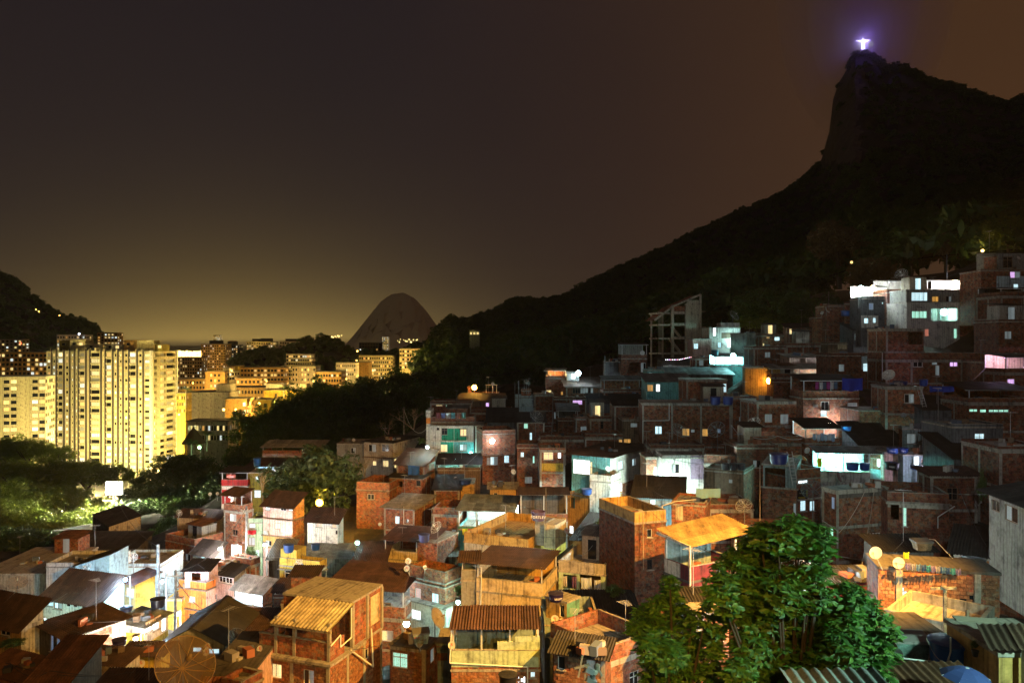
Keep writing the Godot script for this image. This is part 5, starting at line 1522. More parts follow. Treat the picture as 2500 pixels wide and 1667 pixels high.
func houses_left() -> void:
	H("a2", "long_house", "long flat terrace roof lit tan at the left edge", [-60, 108, 1402, 1440], {"d": 86, "m": "beige", "slab": "beige", "p": 0.0, "dep": 11})
	H("a2b", "shed", "dark shed roof running along the foot of the park trees", [-60, 100, 1362, 1380], {"yk": 1350, "d": 104, "m": "dark", "r": "c", "rm": "dark", "cat": "shed"})
	H("a3", "plaster_house", "whitewashed blue lit house with a flat roof left of the white pole", [112, 262, 1374, 1475], {"d": 84, "m": "white", "p": 0.5, "dep": 5})
	H("a3b", "plaster_house", "grey room with a dark tilted roof on the whitewashed house", [182, 266, 1382, 1430], {"d": 80.5, "m": "greyblue", "r": "s", "rise": 1.1, "rm": "dark", "dep": 4, "oh": 0.2})
	H("a3c", "plaster_house", "light blue yard wall under the row of small dishes", [266, 392, 1376, 1440], {"d": 88, "m": "lightblue", "p": 0.4, "dep": 6})
	H("a1", "tile_roof_house", "brown tile roofed house with an ochre wall at the lower left corner", [-70, 50, 1519, 1590], {"yk": 1412, "sl": 0.30, "d": 60, "dd": -2.0, "m": "ochre", "r": "c", "rm": "tile", "oh": 0.5, "xs": 104, "pitch": 0.24, "sm": "white"}, "f 11 1540 24 24 d")
	H("a4", "tile_roof_house", "white walled house with a wide dark tile roof in the lower left", [103, 238, 1466, 1590], {"yk": 1404, "sl": 0.20, "d": 71, "dd": -2.2, "m": "white", "r": "c", "rm": "tile", "oh": 0.4, "xs": 300, "sm": "blue", "pitch": 0.24}, "f 122 1475 12 9 c; f 140 1479 20 16 c; f 166 1477 9 7 d; f 182 1478 10 7 d; f 213 1482 30 16 d")
	H("a5", "plaster_house", "yellow walled house with a dark ribbed roof and one bright window", [303, 329, 1420, 1490], {"yk": 1395, "sl": 0.20, "d": 75, "dd": -1.0, "m": "ochre", "sm": "yellow", "r": "c", "rm": "maroon", "oh": 0.5, "xs": 378}, "f 316 1446 17 20 c")
	H("a11", "plaster_house", "pale yellow wall glowing left of the orange mural house", [404, 442, 1462, 1560], {"d": 84, "m": "yellow", "p": 0.2, "dep": 3})
	H("a12b", "mural_house", "tall pink house with a diagonal orange stripe in the lower left", [500, 574, 1393, 1560], {"d": 88, "dd": 1.0, "m": "pink", "p": 0.2, "dep": 5}, "f 521 1458 15 14 d; f 562 1459 12 20 d; f 519 1498 14 12 y; f 554 1538 8 14 o")
	H("a12", "mural_house", "orange mural house with two white framed windows and dark ledges", [436, 502, 1419, 1560], {"d": 84.5, "dd": -1.2, "m": "orange", "p": 0.9, "dep": 4, "xs": 520, "sm": "pink", "ledge": [1437, 1487]}, "f 468 1463 14 13 c; f 466 1506 12 16 d")
	H("a12c", "plaster_house", "small pink room with a dark roof on top of the mural house", [533, 570, 1404, 1440], {"yk": 1379, "sl": 0.20, "d": 87, "dd": -1.0, "m": "pink", "r": "c", "rm": "dark", "xs": 600, "oh": 0.3, "sm": "grey", "sk": 0.6}, "f 550 1416 32 15 d")
	H("a12d", "shed", "patchwork plank hut on the orange mural house's roof", [450, 509, 1393, 1420], {"d": 84.6, "m": "pink", "r": "c", "rm": "dark", "rise": 0.4, "dep": 2.6, "cat": "shed", "sk": 0.8}, "f 478 1408 22 18 x")
	H("a13", "plaster_house", "pale house with a rippled grey roof and bright upper windows beside the mural house", [573, 640, 1440, 1530], {"yk": 1415, "d": 84, "dd": -1.5, "m": "lightblue", "r": "c", "rm": "pale", "oh": 0.5, "xs": 662, "sm": "brick3", "ledge": [1477]}, "f 582 1452 14 18 c; f 620 1452 22 16 k")
	H("a16", "gable_roof_house", "low dark gabled roofs in front of the mural house", [394, 548, 1572, 1660], {"d": 61, "m": "grey", "r": "G", "rm": "dark", "rise": 1.3, "dep": 7}, "f 480 1586 22 12 c; f 520 1590 30 14 c")
	H("a15", "sheet_roof_house", "wide flat brown roof with a tree shaped shadow beside the mural house", [556, 690, 1560, 1650], {"yk": 1490, "d": 64, "m": "brick3", "r": "c", "rm": "brown", "oh": 0.4})
	H("a18", "plaster_house", "cream hillside house with a door in the dark slope below the floodlight", [265, 343, 1281, 1312], {"d": 124, "dd": 3, "m": "cream", "r": "s", "rise": 1.0, "rm": "dark", "dep": 4, "xs": 225, "oh": 0.1, "sm": "brown"}, "f 281 1300 8 18 o")
	H("a18b", "shed", "broad dark roof on the slope below the cream hillside house", [120, 330, 1338, 1378], {"yk": 1300, "sl": 0.20, "d": 103, "m": "dark", "r": "c", "rm": "dark", "cat": "shed"})
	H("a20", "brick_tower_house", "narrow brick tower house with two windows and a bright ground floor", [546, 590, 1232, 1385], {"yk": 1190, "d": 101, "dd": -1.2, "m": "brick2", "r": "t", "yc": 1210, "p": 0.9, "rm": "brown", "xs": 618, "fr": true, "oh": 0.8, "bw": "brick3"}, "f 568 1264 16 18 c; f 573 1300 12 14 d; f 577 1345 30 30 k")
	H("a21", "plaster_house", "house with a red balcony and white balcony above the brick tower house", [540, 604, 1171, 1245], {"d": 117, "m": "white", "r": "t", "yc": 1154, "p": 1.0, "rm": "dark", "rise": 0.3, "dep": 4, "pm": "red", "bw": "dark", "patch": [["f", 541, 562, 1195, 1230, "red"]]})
	H("a21b", "plaster_house", "olive green wall between the red balcony and the bare trunk", [605, 642, 1155, 1245], {"d": 118, "m": "olive", "p": 0.0, "dep": 4}, "f 627 1168 8 10 c; f 628 1206 16 18 c")
	H("a22", "sheet_roof_house", "blue lit terrace with brown roof under the brick parapet", [602, 720, 1152, 1210], {"yk": 1118, "d": 126, "m": "lightblue", "r": "t", "yc": 1139, "rm": "brown", "p": 0.5, "in": [0.5, 0.8, 1.0, 30.0, 0.3]})
	H("a22b", "brick_house", "brick parapet house with a long grey awning on the wood's edge", [640, 738, 1100, 1160], {"d": 133, "m": "brick2", "r": "t", "yc": 1092, "rm": "pale", "rise": 0.6, "p": 1.0, "dep": 5, "cr": 10.5, "bw": "none"})
	H("a23", "plaster_house", "pink plaster house with a brown roof and a yellow lit window over an air conditioner", [642, 714, 1236, 1360], {"yk": 1205, "sl": 0.20, "d": 100, "dd": -1.5, "m": "pink", "r": "c", "rm": "brown", "oh": 0.4, "xs": 742, "sm": "brick2", "ledge": [1267, 1309], "patch": [["f", 642, 714, 1311, 1340, "ochre"]]}, "f 653 1239 11 13 c; f 691 1241 14 12 d; f 709 1241 9 12 c; f 677 1281 15 22 y; f 655 1326 13 13 d")
	H("a25", "plaster_house", "narrow green lit alley house with a red awning", [600, 640, 1266, 1385], {"d": 101.5, "m": "mint", "p": 0.6, "dep": 4}, "f 615 1279 15 20 c; f 613 1322 18 20 b; f 625 1350 14 14 g")
	H("a24", "plaster_house", "white house with two glowing windows under the orange alley lamp", [750, 824, 1272, 1350], {"yk": 1246, "sl": 0.25, "d": 97, "m": "white", "dd": -1.0, "r": "c", "rm": "tile", "oh": 0.4, "xs": 838, "sm": "lightblue"}, "f 779 1280 15 14 y; f 815 1282 11 12 y; f 828 1300 8 10 d")
	H("a19b", "plaster_house", "cream upper house with a dark flat roof behind the brick terrace", [432, 536, 1263, 1330], {"yk": 1247, "d": 107, "dd": -1.0, "m": "cream", "r": "c", "rm": "brown", "oh": 0.3, "xs": 546}, "f 471 1277 10 12 d; f 523 1279 12 12 d")
	H("a19", "brick_house", "brick house with an open terrace on a cream base at the wood's edge", [403, 474, 1310, 1420], {"d": 100, "dd": -3.0, "m": "brick2", "p": 0.9, "xs": 548, "patch": [["f", 403, 474, 1367, 1420, "cream"]]})
	H("a19c", "sheet_roof_house", "lean-to with a dark roof and two lit windows beside the brick terrace house", [470, 522, 1352, 1420], {"yk": 1316, "sl": 0.25, "d": 94, "dd": -1.5, "m": "grey", "r": "c", "rm": "dark", "oh": 0.4, "xs": 545}, "f 494 1362 9 16 c; f 514 1360 10 18 k")
	H("a14", "brick_house", "low brick yard wall above the mural house", [560, 612, 1362, 1410], {"d": 92, "m": "brick2", "p": 0.8, "dd": -1.5, "xs": 625})
	H("a26", "plaster_house", "yellow house with a walled roof terrace and a barred window", [682, 780, 1366, 1450], {"d": 87, "dd": -1.5, "m": "yellow", "p": 0.9, "xs": 794, "sm": "lightblue", "ledge": [1393], "lm": "concrete", "ex": [[683, 722, 1347, 2.0, "yellow", 0.1]]}, "f 709 1404 30 24 d; f 755 1411 18 14 g")
	H("a27", "sheet_roof_house", "blue lit rippled roof behind the yellow house", [740, 850, 1362, 1410], {"yk": 1330, "sl": 0.20, "d": 93, "m": "greyblue", "r": "c", "rm": "steel"})
	H("a27b", "sheet_roof_house", "dark rippled roof left of the yellow house", [655, 700, 1365, 1420], {"yk": 1320, "sl": 0.30, "d": 93.5, "m": "dark", "r": "c", "rm": "dark"})
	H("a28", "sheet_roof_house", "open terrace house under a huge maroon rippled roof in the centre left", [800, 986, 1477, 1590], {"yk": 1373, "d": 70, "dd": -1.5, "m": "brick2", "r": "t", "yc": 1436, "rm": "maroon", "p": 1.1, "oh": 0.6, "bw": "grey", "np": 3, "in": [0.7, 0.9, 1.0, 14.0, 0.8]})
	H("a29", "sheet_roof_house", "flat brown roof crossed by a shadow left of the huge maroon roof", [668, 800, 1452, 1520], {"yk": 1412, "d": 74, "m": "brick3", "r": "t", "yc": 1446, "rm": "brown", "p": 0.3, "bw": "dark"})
	H("a29b", "sheet_roof_house", "second dark rippled roof behind the huge maroon roof", [862, 935, 1378, 1420], {"d": 84, "m": "dark", "r": "c", "rm": "maroon", "rise": 1.0, "dep": 5})
	H("a30", "brick_house", "dark brick storey behind the tan ribbed roof", [686, 812, 1468, 1560], {"d": 66, "m": "brick3", "p": 0.3, "dep": 4})
	H("a6", "brick_house", "banded brick house with a brown roof and a pink end wall in the lower left", [156, 306, 1532, 1660], {"yk": 1484, "d": 61, "dd": 4.4, "m": "brick2", "sm": "dark", "r": "c", "rm": "brown", "oh": 0.4, "patch": [["f", 272, 304, 1500, 1600, "pink"], ["f", 158, 250, 1548, 1553, "concrete"], ["f", 158, 270, 1566, 1573, "concrete"]]}, "l 125 1570 8 40 b; l 140 1578 9 40 b")
	H("a10", "bar", "white and yellow corner bar with a grey roof and a painted sign", [350, 409, 1514, 1600], {"yk": 1482, "d": 66, "dd": 3.2, "cat": "bar", "m": "white", "r": "c", "rm": "steel", "oh": 0.35, "patch": [["f", 350, 409, 1556, 1610, "yellow"], ["l", 300, 350, 1545, 1610, "yellow"]]}, "f 362 1534 16 18 k; f 380 1528 16 20 k; f 400 1524 12 34 k")
	H("a7b", "plaster_house", "cream house with a brown roof and a round dish on its recessed wall", [300, 392, 1598, 1690], {"yk": 1573, "d": 55, "m": "yellow", "r": "c", "rm": "brown", "oh": 0.4})
	H("a7", "plaster_house", "cream house with shutters and a long brown roof at the bottom left", [163, 300, 1618, 1710], {"yk": 1585, "d": 51, "dd": -0.6, "m": "cream", "r": "c", "rm": "brown", "oh": 0.35, "pipe": [[[282, 1622], [282, 1700]]]}, "f 219 1627 18 16 d")
	H("a8", "sheet_roof_house", "brown ribbed roof at the bottom edge left of the wire dish", [238, 400, 1672, 1720], {"yk": 1637, "d": 43, "m": "beige", "r": "c", "rm": "brown", "oh": 0.2})
	H("a9", "shed", "shack with a rusty rippled roof and an orange brick wall in the bottom left corner", [-40, 62, 1645, 1710], {"yk": 1605, "d": 47, "dd": -1.5, "m": "brick2", "r": "c", "rm": "rust", "oh": 0.4, "xs": 104, "cat": "shed"})
	H("a9b", "shed", "dark rusty roof between the shack and the cream house at the bottom", [70, 158, 1668, 1720], {"d": 45, "m": "dark", "r": "c", "rm": "rust", "rise": 1.0, "dep": 4, "cat": "shed"})
	H("a17", "plaster_house", "pink house with a red tile eave at the bottom left of the brick hero house", [498, 612, 1648, 1720], {"d": 45, "m": "pink", "r": "p", "slab": "dark", "p": 0.0, "dep": 6.5}, "f 520 1664 16 26 d; f 566 1664 34 26 d")
	var h: Dictionary = hs["a17"]
	sheets(h.node, Vector3(-0.2, h.T - 0.55, 0.75), Vector3(h.W + 0.4, 0, 0), Vector3(0, 0.45, -0.85), "redtile", 0.22, "eave_tiles", 1.1, 3.0)
	H("a17b", "brick_house", "small brick stair beside the red tile eave", [588, 640, 1652, 1720], {"d": 44, "m": "brick2", "p": 0.5, "dep": 3, "dd": 1.5, "xs": 560})
func hero_house() -> void:
	var h := H("hero", "brick_house", "big orange brick house with an open terrace under a tan ribbed roof", [632, 806, 1606, 1720], {"d": 48.5, "dd": -1.8, "m": "brick2", "p": 0.0, "xs": 932, "sk": 5, "slab": "concrete"}, "f 672 1638 30 36 w; f 753 1655 26 40 d; r 893 1598 14 26 d")
	var n: Node3D = h.node
	var W: float = h.W; var T: float = h.T; var dep: float = h.dep
	bx(n, "ledge", M("concrete"), Vector3(W / 2, T + 0.02, 0.16), Vector3(W + 0.5, 0.16, 0.42))
	bx(n, "ledge", M("concrete"), Vector3(W + 0.14, T + 0.02, -dep * 0.3), Vector3(0.3, 0.158, dep * 0.6))
	var y := T + 0.12
	bx(n, "parapet", M("brick2"), Vector3(W / 2, y + 0.55, -0.09), Vector3(W, 1.1, 0.16))
	bx(n, "parapet", M("brick2"), Vector3(0.09, y + 0.55, -1.35), Vector3(0.16, 1.1, 2.3))
	bx(n, "parapet", M("brick2"), Vector3(W - 0.09, y + 0.55, -0.9), Vector3(0.16, 1.1, 1.4))
	bx(n, "coping", M("concrete"), Vector3(W / 2, y + 1.13, -0.09), Vector3(W + 0.06, 0.06, 0.2))
	for x in [W * 0.24, W * 0.5, W - 0.12]: bx(n, "column", M("concrete"), Vector3(x, y + 1.15, -0.06), Vector3(0.2, 2.3, 0.2))
	var uh := 2.75
	var zr := 2.5
	var rl := dep - zr
	bx(n, "upper_wall", M("brick2"), Vector3(W - 0.09, y + uh / 2, -zr - rl / 2), Vector3(0.18, uh, rl))
	bx(n, "upper_wall", M("brick3"), Vector3(W / 2, y + uh / 2, -zr - 0.1), Vector3(W - 0.4, uh, 0.16))
	bx(n, "upper_wall", M("brick2"), Vector3(0.09, y + uh / 2, -zr - rl / 2), Vector3(0.18, uh, rl))
	bx(n, "upper_wall", M("brick3"), Vector3(W / 2, y + uh / 2, -dep + 0.09), Vector3(W - 0.4, uh, 0.16))
	bx(n, "roof_slab", M("concrete"), Vector3(W / 2, y + uh + 0.08, -zr - rl / 2), Vector3(W + 0.1, 0.14, rl + 0.1))
	for z in [zr + 0.1, zr + rl * 0.5, dep]: bx(n, "column", M("concrete"), Vector3(W + 0.01, y + uh / 2, -z + 0.1), Vector3(0.22, uh + 0.02, 0.22))
	bx(n, "plaster", M("cream"), Vector3(W + 0.012, y + uh * 0.55, -zr - rl * 0.75), Vector3(0.03, uh * 0.7, rl * 0.3))
	h.deck = y + uh + 0.15
	sheets(n, Vector3(W * 0.22, y + 1.98, 0.42), Vector3(W * 0.82, 0, 0), Vector3(0, 0.8, -zr - 0.42), "tan", 0.24, "roof_sheet", 1.1, 3.0)
	bx(n, "eave_beam", M("cream"), Vector3(W * 0.63, y + 1.92, 0.32), Vector3(W * 0.84, 0.14, 0.1))
	var skip := [rect_on(h, "f", 655, 690, 1618, 1660), rect_on(h, "f", 738, 768, 1633, 1680)]
	bricks_on(h, "f", 0.1, W - 0.1, maxf(0.2, T - 3.6), T - 0.12, skip, 150)
	bricks_on(h, "r", 0.1, dep - 0.1, maxf(0.2, T - 3.6), T - 0.12, [rect_on(h, "r", 884, 902, 1583, 1614)], 150)
	var pb := MB.new()
	pb.line([Vector3(W + 0.08, y + 2.6, -dep * 0.36), Vector3(W + 0.08, y + 0.7, -dep * 0.36), Vector3(W + 0.08, y + 0.55, -dep * 0.16), Vector3(W + 0.08, y + 1.3, -dep * 0.16), Vector3(W + 0.08, y + 1.0, 0.1)], 0.05)
	put(n, "drainpipe", pb, paint(0.72, 0.70, 0.64, 0.5))
	var pc := MB.new()
	pc.line([Vector3(W + 0.2, T + 0.1, -dep * 0.32), Vector3(W + 0.35, T - 1.9, -dep * 0.72), Vector3(W + 0.2, T + 0.6, -dep * 0.72)], 0.06)
	put(n, "drainpipe", pc, paint(0.72, 0.70, 0.64, 0.5))
	for x in [0.14, W * 0.47, W - 0.14]: bx(n, "column", M("concrete"), Vector3(x, T / 2, -0.05), Vector3(0.24, T - 0.1, 0.24))
	for z in [0.3, 0.62, 0.97]: bx(n, "column", M("concrete"), Vector3(W - 0.05, T / 2, -dep * z), Vector3(0.24, T - 0.1, 0.24))
	bx(n, "beam", M("concrete"), Vector3(W / 2, T - 0.2, 0.03), Vector3(W - 0.2, 0.2, 0.1))
func houses_centre() -> void:
	hero_house()
	var h := H("b2", "brick_house", "brick house with a teal lit window frame at the bottom right of the hero house", [952, 1040, 1580, 1720], {"d": 50, "dd": -0.8, "m": "brick", "slab": "dark", "p": 0.0, "dep": 9, "xs": 1068, "patch": [["f", 952, 1040, 1578, 1590, "concrete"]]}, "f 976 1612 38 38 g; r 1056 1600 10 34 m")
	bricks_on(h, "f", 0.1, h.W - 0.1, maxf(0.3, h.T - 4.0), h.T - 0.4, [rect_on(h, "f", 955, 997, 1590, 1634)], 220)
	bx(h.node, "column", M("concrete"), Vector3(h.W - 0.13, h.T / 2, 0.0), Vector3(0.26, h.T, 0.2))
	H("b3", "plaster_house", "narrow grey pillar of a house under the second box tank", [1064, 1112, 1592, 1720], {"d": 51.5, "m": "greyblue", "p": 0.0, "dep": 4, "patch": [["f", 1068, 1092, 1594, 1612, "brick"]]})
	h = H("b4", "plaster_house", "pale green house with a red brown rippled roof over a dark terrace", [1102, 1318, 1588, 1720], {"yk": 1481, "d": 46, "m": "palegreen", "r": "t", "yc": 1533, "rm": "maroon", "p": 1.2, "oh": 0.35, "bw": "greyblue", "np": 4, "cl": -0.1, "cr": 5.25, "patch": [["f", 1100, 1320, 1628, 1720, "brick"]], "pipe": [[[1102, 1535], [1098, 1617], [1288, 1627], [1288, 1700]]]}, "f 1272 1660 22 18 k; f 1301 1645 12 12 c")
	bricks_on(h, "f", 0.15, h.W * 0.82, maxf(0.3, h.T - 3.2), h.T - 1.12, [], 200)
	bx(h.node, "parapet", M("palegreen"), Vector3(h.W * 0.76, h.T + 0.25, -0.1), Vector3(h.W * 0.48, 0.5, 0.16))
	bx(h.node, "parapet", M("palegreen"), Vector3(h.W * 0.86, h.T + 0.66, -0.1), Vector3(h.W * 0.28, 0.32, 0.16))
	H("b5", "plaster_house", "cream concrete house with a broad flat brown canopy in the centre", [1163, 1325, 1418, 1560], {"yk": 1343, "d": 62, "dd": -1.6, "m": "cream", "sm": "ochre", "r": "t", "yc": 1380, "rm": "brown", "p": 1.1, "xs": 1362, "oh": 0.5, "bw": "ochre", "np": 2, "cl": -0.4, "pipe": [[[1154, 1380], [1176, 1384], [1174, 1500]]]})
	H("b5b", "plaster_house", "grey annex on the left of the cream concrete house", [1126, 1164, 1392, 1540], {"yk": 1345, "d": 63, "m": "grey", "r": "t", "yc": 1372, "rm": "brown", "p": 0.9, "bw": "lightblue"})
	H("b6", "plaster_house", "stained yellow house with a walled empty roof deck in the centre", [1133, 1290, 1308, 1372], {"d": 78, "dd": -3.0, "m": "beige", "slab": "ochre", "p": 1.0, "xs": 1382, "sm": "yellow", "pm": "ochre", "cap": false, "ex": [[1287, 1316, 1274, 2.2, "concrete", 1.6], [1316, 1344, 1276, 3.0, "cream", 1.0]]})
	H("b7", "sheet_roof_house", "brown walled house with a black rippled roof and a white lit side", [1400, 1523, 1322, 1400], {"yk": 1297, "d": 70, "dd": -1.2, "m": "ochre", "sm": "white", "r": "c", "rm": "dark", "xs": 1555, "oh": 0.4})
	H("b7b", "plaster_house", "mould stained balcony house with washing behind dark openings", [1364, 1478, 1374, 1480], {"d": 65, "dd": -1.4, "m": "mint", "p": 0.9, "xs": 1521, "pm": "concrete"}, "f 1391 1420 34 34 x; f 1441 1426 52 44 x")
	H("b8", "plaster_house", "small yellow and teal tank house with a barred window", [1333, 1384, 1465, 1540], {"d": 54.5, "dd": -1.2, "m": "ochre", "sm": "teal", "p": 0.0, "xs": 1386}, "f 1372 1492 12 30 d")
	H("b8b", "plaster_house", "grey blue roof deck with low walls beside the tank house", [1330, 1468, 1528, 1600], {"d": 51.5, "m": "greyblue", "slab": "greyblue", "p": 0.8, "dep": 6.0})
	h = H("b9", "brick_house", "brick house with a black tile roof and a dim barred window at the bottom centre", [1352, 1478, 1597, 1720], {"yk": 1556, "d": 44, "dd": -1.0, "m": "brick3", "r": "c", "rm": "dark", "xs": 1324, "oh": 0.3}, "f 1371 1618 18 32 d; f 1443 1621 22 26 m")
	bricks_on(h, "f", 0.1, h.W - 0.1, maxf(0.2, h.T - 2.6), h.T - 0.1, [rect_on(h, "f", 1360, 1382, 1600, 1636), rect_on(h, "f", 1430, 1456, 1606, 1636)], 120)
	H("b10", "sheet_roof_house", "house under a wide black roof between the balcony house and the small tree", [1388, 1560, 1524, 1590], {"yk": 1448, "sl": 0.15, "d": 56, "m": "dark", "r": "c", "rm": "dark", "oh": 0.4})
	H("b11", "brick_house", "brick house with a stepped concrete frame behind the small tree", [1482, 1600, 1560, 1720], {"d": 46, "dd": 2.5, "m": "brick", "p": 1.0, "fr": true, "dep": 5})
	H("c1", "plaster_house", "white and green two storey house with lit windows above the centre", [1050, 1157, 1040, 1130], {"d": 120, "m": "white", "r": "p", "p": 0.0, "dep": 7, "ledge": [1076], "lm": "white", "patch": [["f", 1078, 1108, 1046, 1076, "green"], ["f", 1109, 1139, 1046, 1076, "green"], ["f", 1076, 1107, 1079, 1108, "green"], ["f", 1108, 1158, 1079, 1108, "teal"]]}, "f 1085 1053 14 16 d; f 1131 1056 16 18 w; f 1084 1094 16 18 w; f 1131 1093 18 16 c; f 1069 1047 7 6 d")
	H("c1b", "plaster_house", "white strip of wall right of the green painted house", [1160, 1178, 1040, 1130], {"d": 120, "m": "white", "dep": 6}, "f 1174 1050 9 14 d")
	H("c1c", "brick_house", "brown terrace with washing on top of the green painted house", [1052, 1158, 1018, 1042], {"d": 121.5, "m": "brick3", "p": 0.8, "dep": 5, "sk": 0.5})
	H("c1d", "plaster_house", "white balcony tower left of the green painted house", [1040, 1051, 1002, 1120], {"d": 121, "m": "white", "dep": 5, "p": 0.5, "patch": [["f", 1040, 1051, 1020, 1034, "orange"]]})
	H("c2", "brick_house", "brick house with a dazzling blue white lamp on its wall", [1178, 1258, 1050, 1160], {"d": 115, "dd": 1.0, "m": "brick2", "p": 0.6, "fr": false, "dep": 6, "ledge": [1111]}, "f 1206 1125 18 20 c; f 1237 1121 12 18 c; f 1192 1126 8 18 m")
	H("c3", "sheet_roof_house", "long rippled roof glowing teal along its eave below the green painted house", [1068, 1172, 1142, 1172], {"yk": 1107, "sl": 0.25, "d": 112, "m": "brown", "r": "t", "yc": 1134, "p": 0.4, "rm": "dark", "in": [0.3, 0.95, 0.95, 26.0, 0.4]})
	H("c4", "sheet_roof_house", "brick hut with a patched old rippled roof and a blue tarpaulin", [968, 1036, 1133, 1175], {"yk": 1100, "sl": 0.25, "d": 111, "dd": -1.5, "m": "brick", "r": "c", "rm": "brown", "xs": 1062, "oh": 0.5})
	H("c5", "plaster_house", "tall cream house with four windows at the edge of the dark wood", [888, 959, 1080, 1190], {"yk": 1068, "d": 128, "dd": -2.0, "m": "beige", "sm": "white", "r": "c", "rm": "dark", "xs": 1024, "oh": 0.4, "ledge": [1117]}, "f 908 1094 18 18 d; f 940 1094 18 18 d; f 914 1131 9 11 w; f 941 1132 14 16 w; r 968 1130 10 24 w")
	H("c5b", "plaster_house", "low grey annex left of the tall cream house", [822, 888, 1084, 1140], {"d": 130, "m": "grey", "p": 0.0, "dep": 6}, "f 862 1100 12 14 d")
	H("c6", "brick_house", "orange lit brick house with a walled roof beside the round tree", [870, 950, 1178, 1270], {"d": 107, "dd": -1.0, "m": "brick2", "p": 1.1, "fr": false, "dep": 6, "ledge": [1199]}, "f 905 1213 17 14 d")
	H("c6b", "brick_house", "brick house with a dark flat roof and a pink lit porch", [950, 1028, 1166, 1225], {"yk": 1152, "d": 109, "dd": -1.5, "m": "brick2", "r": "c", "rm": "dark", "xs": 1052, "oh": 0.4}, "f 1021 1180 11 14 d; f 968 1181 30 14 x")
	H("c7", "brick_house", "brick room under a pale rippled roof framed by a white pipe", [937, 1012, 1240, 1310], {"yk": 1208, "d": 97, "dd": -1.2, "m": "brick2", "r": "c", "rm": "pale", "xs": 1058, "oh": 0.45, "pipe": [[[986, 1236], [986, 1280], [1008, 1281]]]}, "f 994 1272 8 10 d")
	H("c8", "plaster_house", "cream walled terrace house under a patched maroon roof, blue tank at its right", [938, 1018, 1346, 1400], {"yk": 1284, "d": 87, "dd": -1.0, "m": "cream", "r": "t", "yc": 1319, "rm": "maroon", "p": 1.0, "oh": 0.5, "bw": "brick3", "cr": 6.0})
	H("c8b", "brick_house", "orange brick room with the tank on top beside the cream walled terrace", [1019, 1066, 1323, 1400], {"d": 86, "dd": -1.0, "m": "brick2", "p": 0.0, "dep": 5})
	H("c8c", "sheet_roof_house", "white rippled roof strip glinting right of the orange brick room", [1062, 1112, 1356, 1400], {"d": 88, "m": "grey", "r": "c", "rm": "steel", "rise": 0.9, "dep": 4})
	H("c9", "brick_house", "corner brick house with a wide flat deck and a teal lit ledge in the centre", [1000, 1086, 1388, 1540], {"d": 71, "dd": -2.4, "m": "brick2", "p": 1.1, "xs": 1126, "cap": true, "ledge": [1424, 1470], "lm": "concrete"}, "f 1020 1448 14 24 r; f 1062 1461 16 24 c")
	H("c9b", "plaster_house", "white lit lower storey under the corner brick house", [1002, 1088, 1478, 1560], {"d": 70.0, "dd": -2.4, "m": "white", "dep": 4, "p": 0.0}, "f 1012 1500 30 24 k")
	H("c10", "plaster_house", "bright white and turquoise terrace with plants below the orange huts", [1118, 1252, 1287, 1345], {"d": 91, "dd": -1.0, "m": "teal", "r": "t", "yc": 1248, "rise": 0.9, "rm": "steel", "p": 0.4, "dep": 5, "bw": "white", "np": 4, "in": [0.62, 0.98, 1.0, 150.0, 0.85]})
	H("c11", "brick_house", "stepped brick house left of the bright turquoise terrace", [1056, 1120, 1240, 1350], {"d": 95, "dd": -0.5, "m": "brick2", "p": 0.9, "dep": 5}, "f 1108 1302 10 18 m")
	H("c12", "brick_house", "small orange cube of a room with a tank on its roof", [1125, 1157, 1182, 1235], {"d": 105, "m": "ochre", "p": 0.0, "dep": 4})
	H("c12b", "plaster_house", "peeling ochre hut with a tiny window and a tan tilted roof", [1196, 1260, 1193, 1250], {"yk": 1180, "d": 101, "m": "ochre", "r": "c", "rm": "tan", "oh": 0.4}, "f 1210 1208 10 10 d")
	H("c12c", "brick_house", "low brick house between the orange cube and the dark lane", [1060, 1122, 1195, 1240], {"d": 103, "m": "brick3", "r": "c", "rm": "dark", "rise": 1.0, "dep": 5})
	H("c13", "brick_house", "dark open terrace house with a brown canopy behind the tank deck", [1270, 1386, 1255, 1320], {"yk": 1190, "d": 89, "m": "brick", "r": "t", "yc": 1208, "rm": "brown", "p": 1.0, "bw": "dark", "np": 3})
	H("c13b", "plaster_house", "rough ochre wall house joined to the dark open terrace", [1386, 1450, 1206, 1320], {"d": 90, "dd": -3.0, "m": "ochre", "p": 0.3, "dep": 5}, "f 1398 1228 12 26 x; f 1395 1293 9 18 k")
	H("c14", "plaster_house", "teal house with a big brown flat roof and a white lit right wall", [1396, 1490, 1112, 1300], {"yk": 1085, "d": 91, "dd": -2.6, "m": "teal", "sm": "brick2", "r": "c", "rm": "brown", "oh": 0.8, "xs": 1578, "fr": false, "patch": [["r", 1486, 1577, 1100, 1176, "white"]]}, "f 1420 1140 42 36 k; f 1441 1144 10 34 w; r 1515 1136 13 22 c; r 1549 1128 10 18 c; r 1510 1196 20 28 k; r 1551 1194 14 22 k; r 1525 1258 14 26 g; f 1476 1206 8 24 k; f 1479 1262 16 24 g")
	H("c14b", "plaster_house", "white balcony wall at the foot of the teal house", [1440, 1492, 1160, 1190], {"d": 88, "dd": -1.2, "m": "white", "p": 0.8, "dep": 3})
	H("c15", "plaster_house", "lit cream room over a bright yellow balcony wall", [1318, 1380, 1094, 1200], {"d": 98, "m": "brick2", "p": 0.3, "dep": 5, "patch": [["f", 1318, 1380, 1131, 1150, "yellow"]]}, "f 1339 1108 24 30 w; f 1366 1112 8 14 k")
	H("c15b", "brick_house", "dark brick room between the lit cream room and the long brick house", [1262, 1318, 1085, 1180], {"d": 104, "m": "brick3", "p": 0.5, "dep": 5}, "f 1275 1110 8 12 c; f 1303 1122 5 18 g")
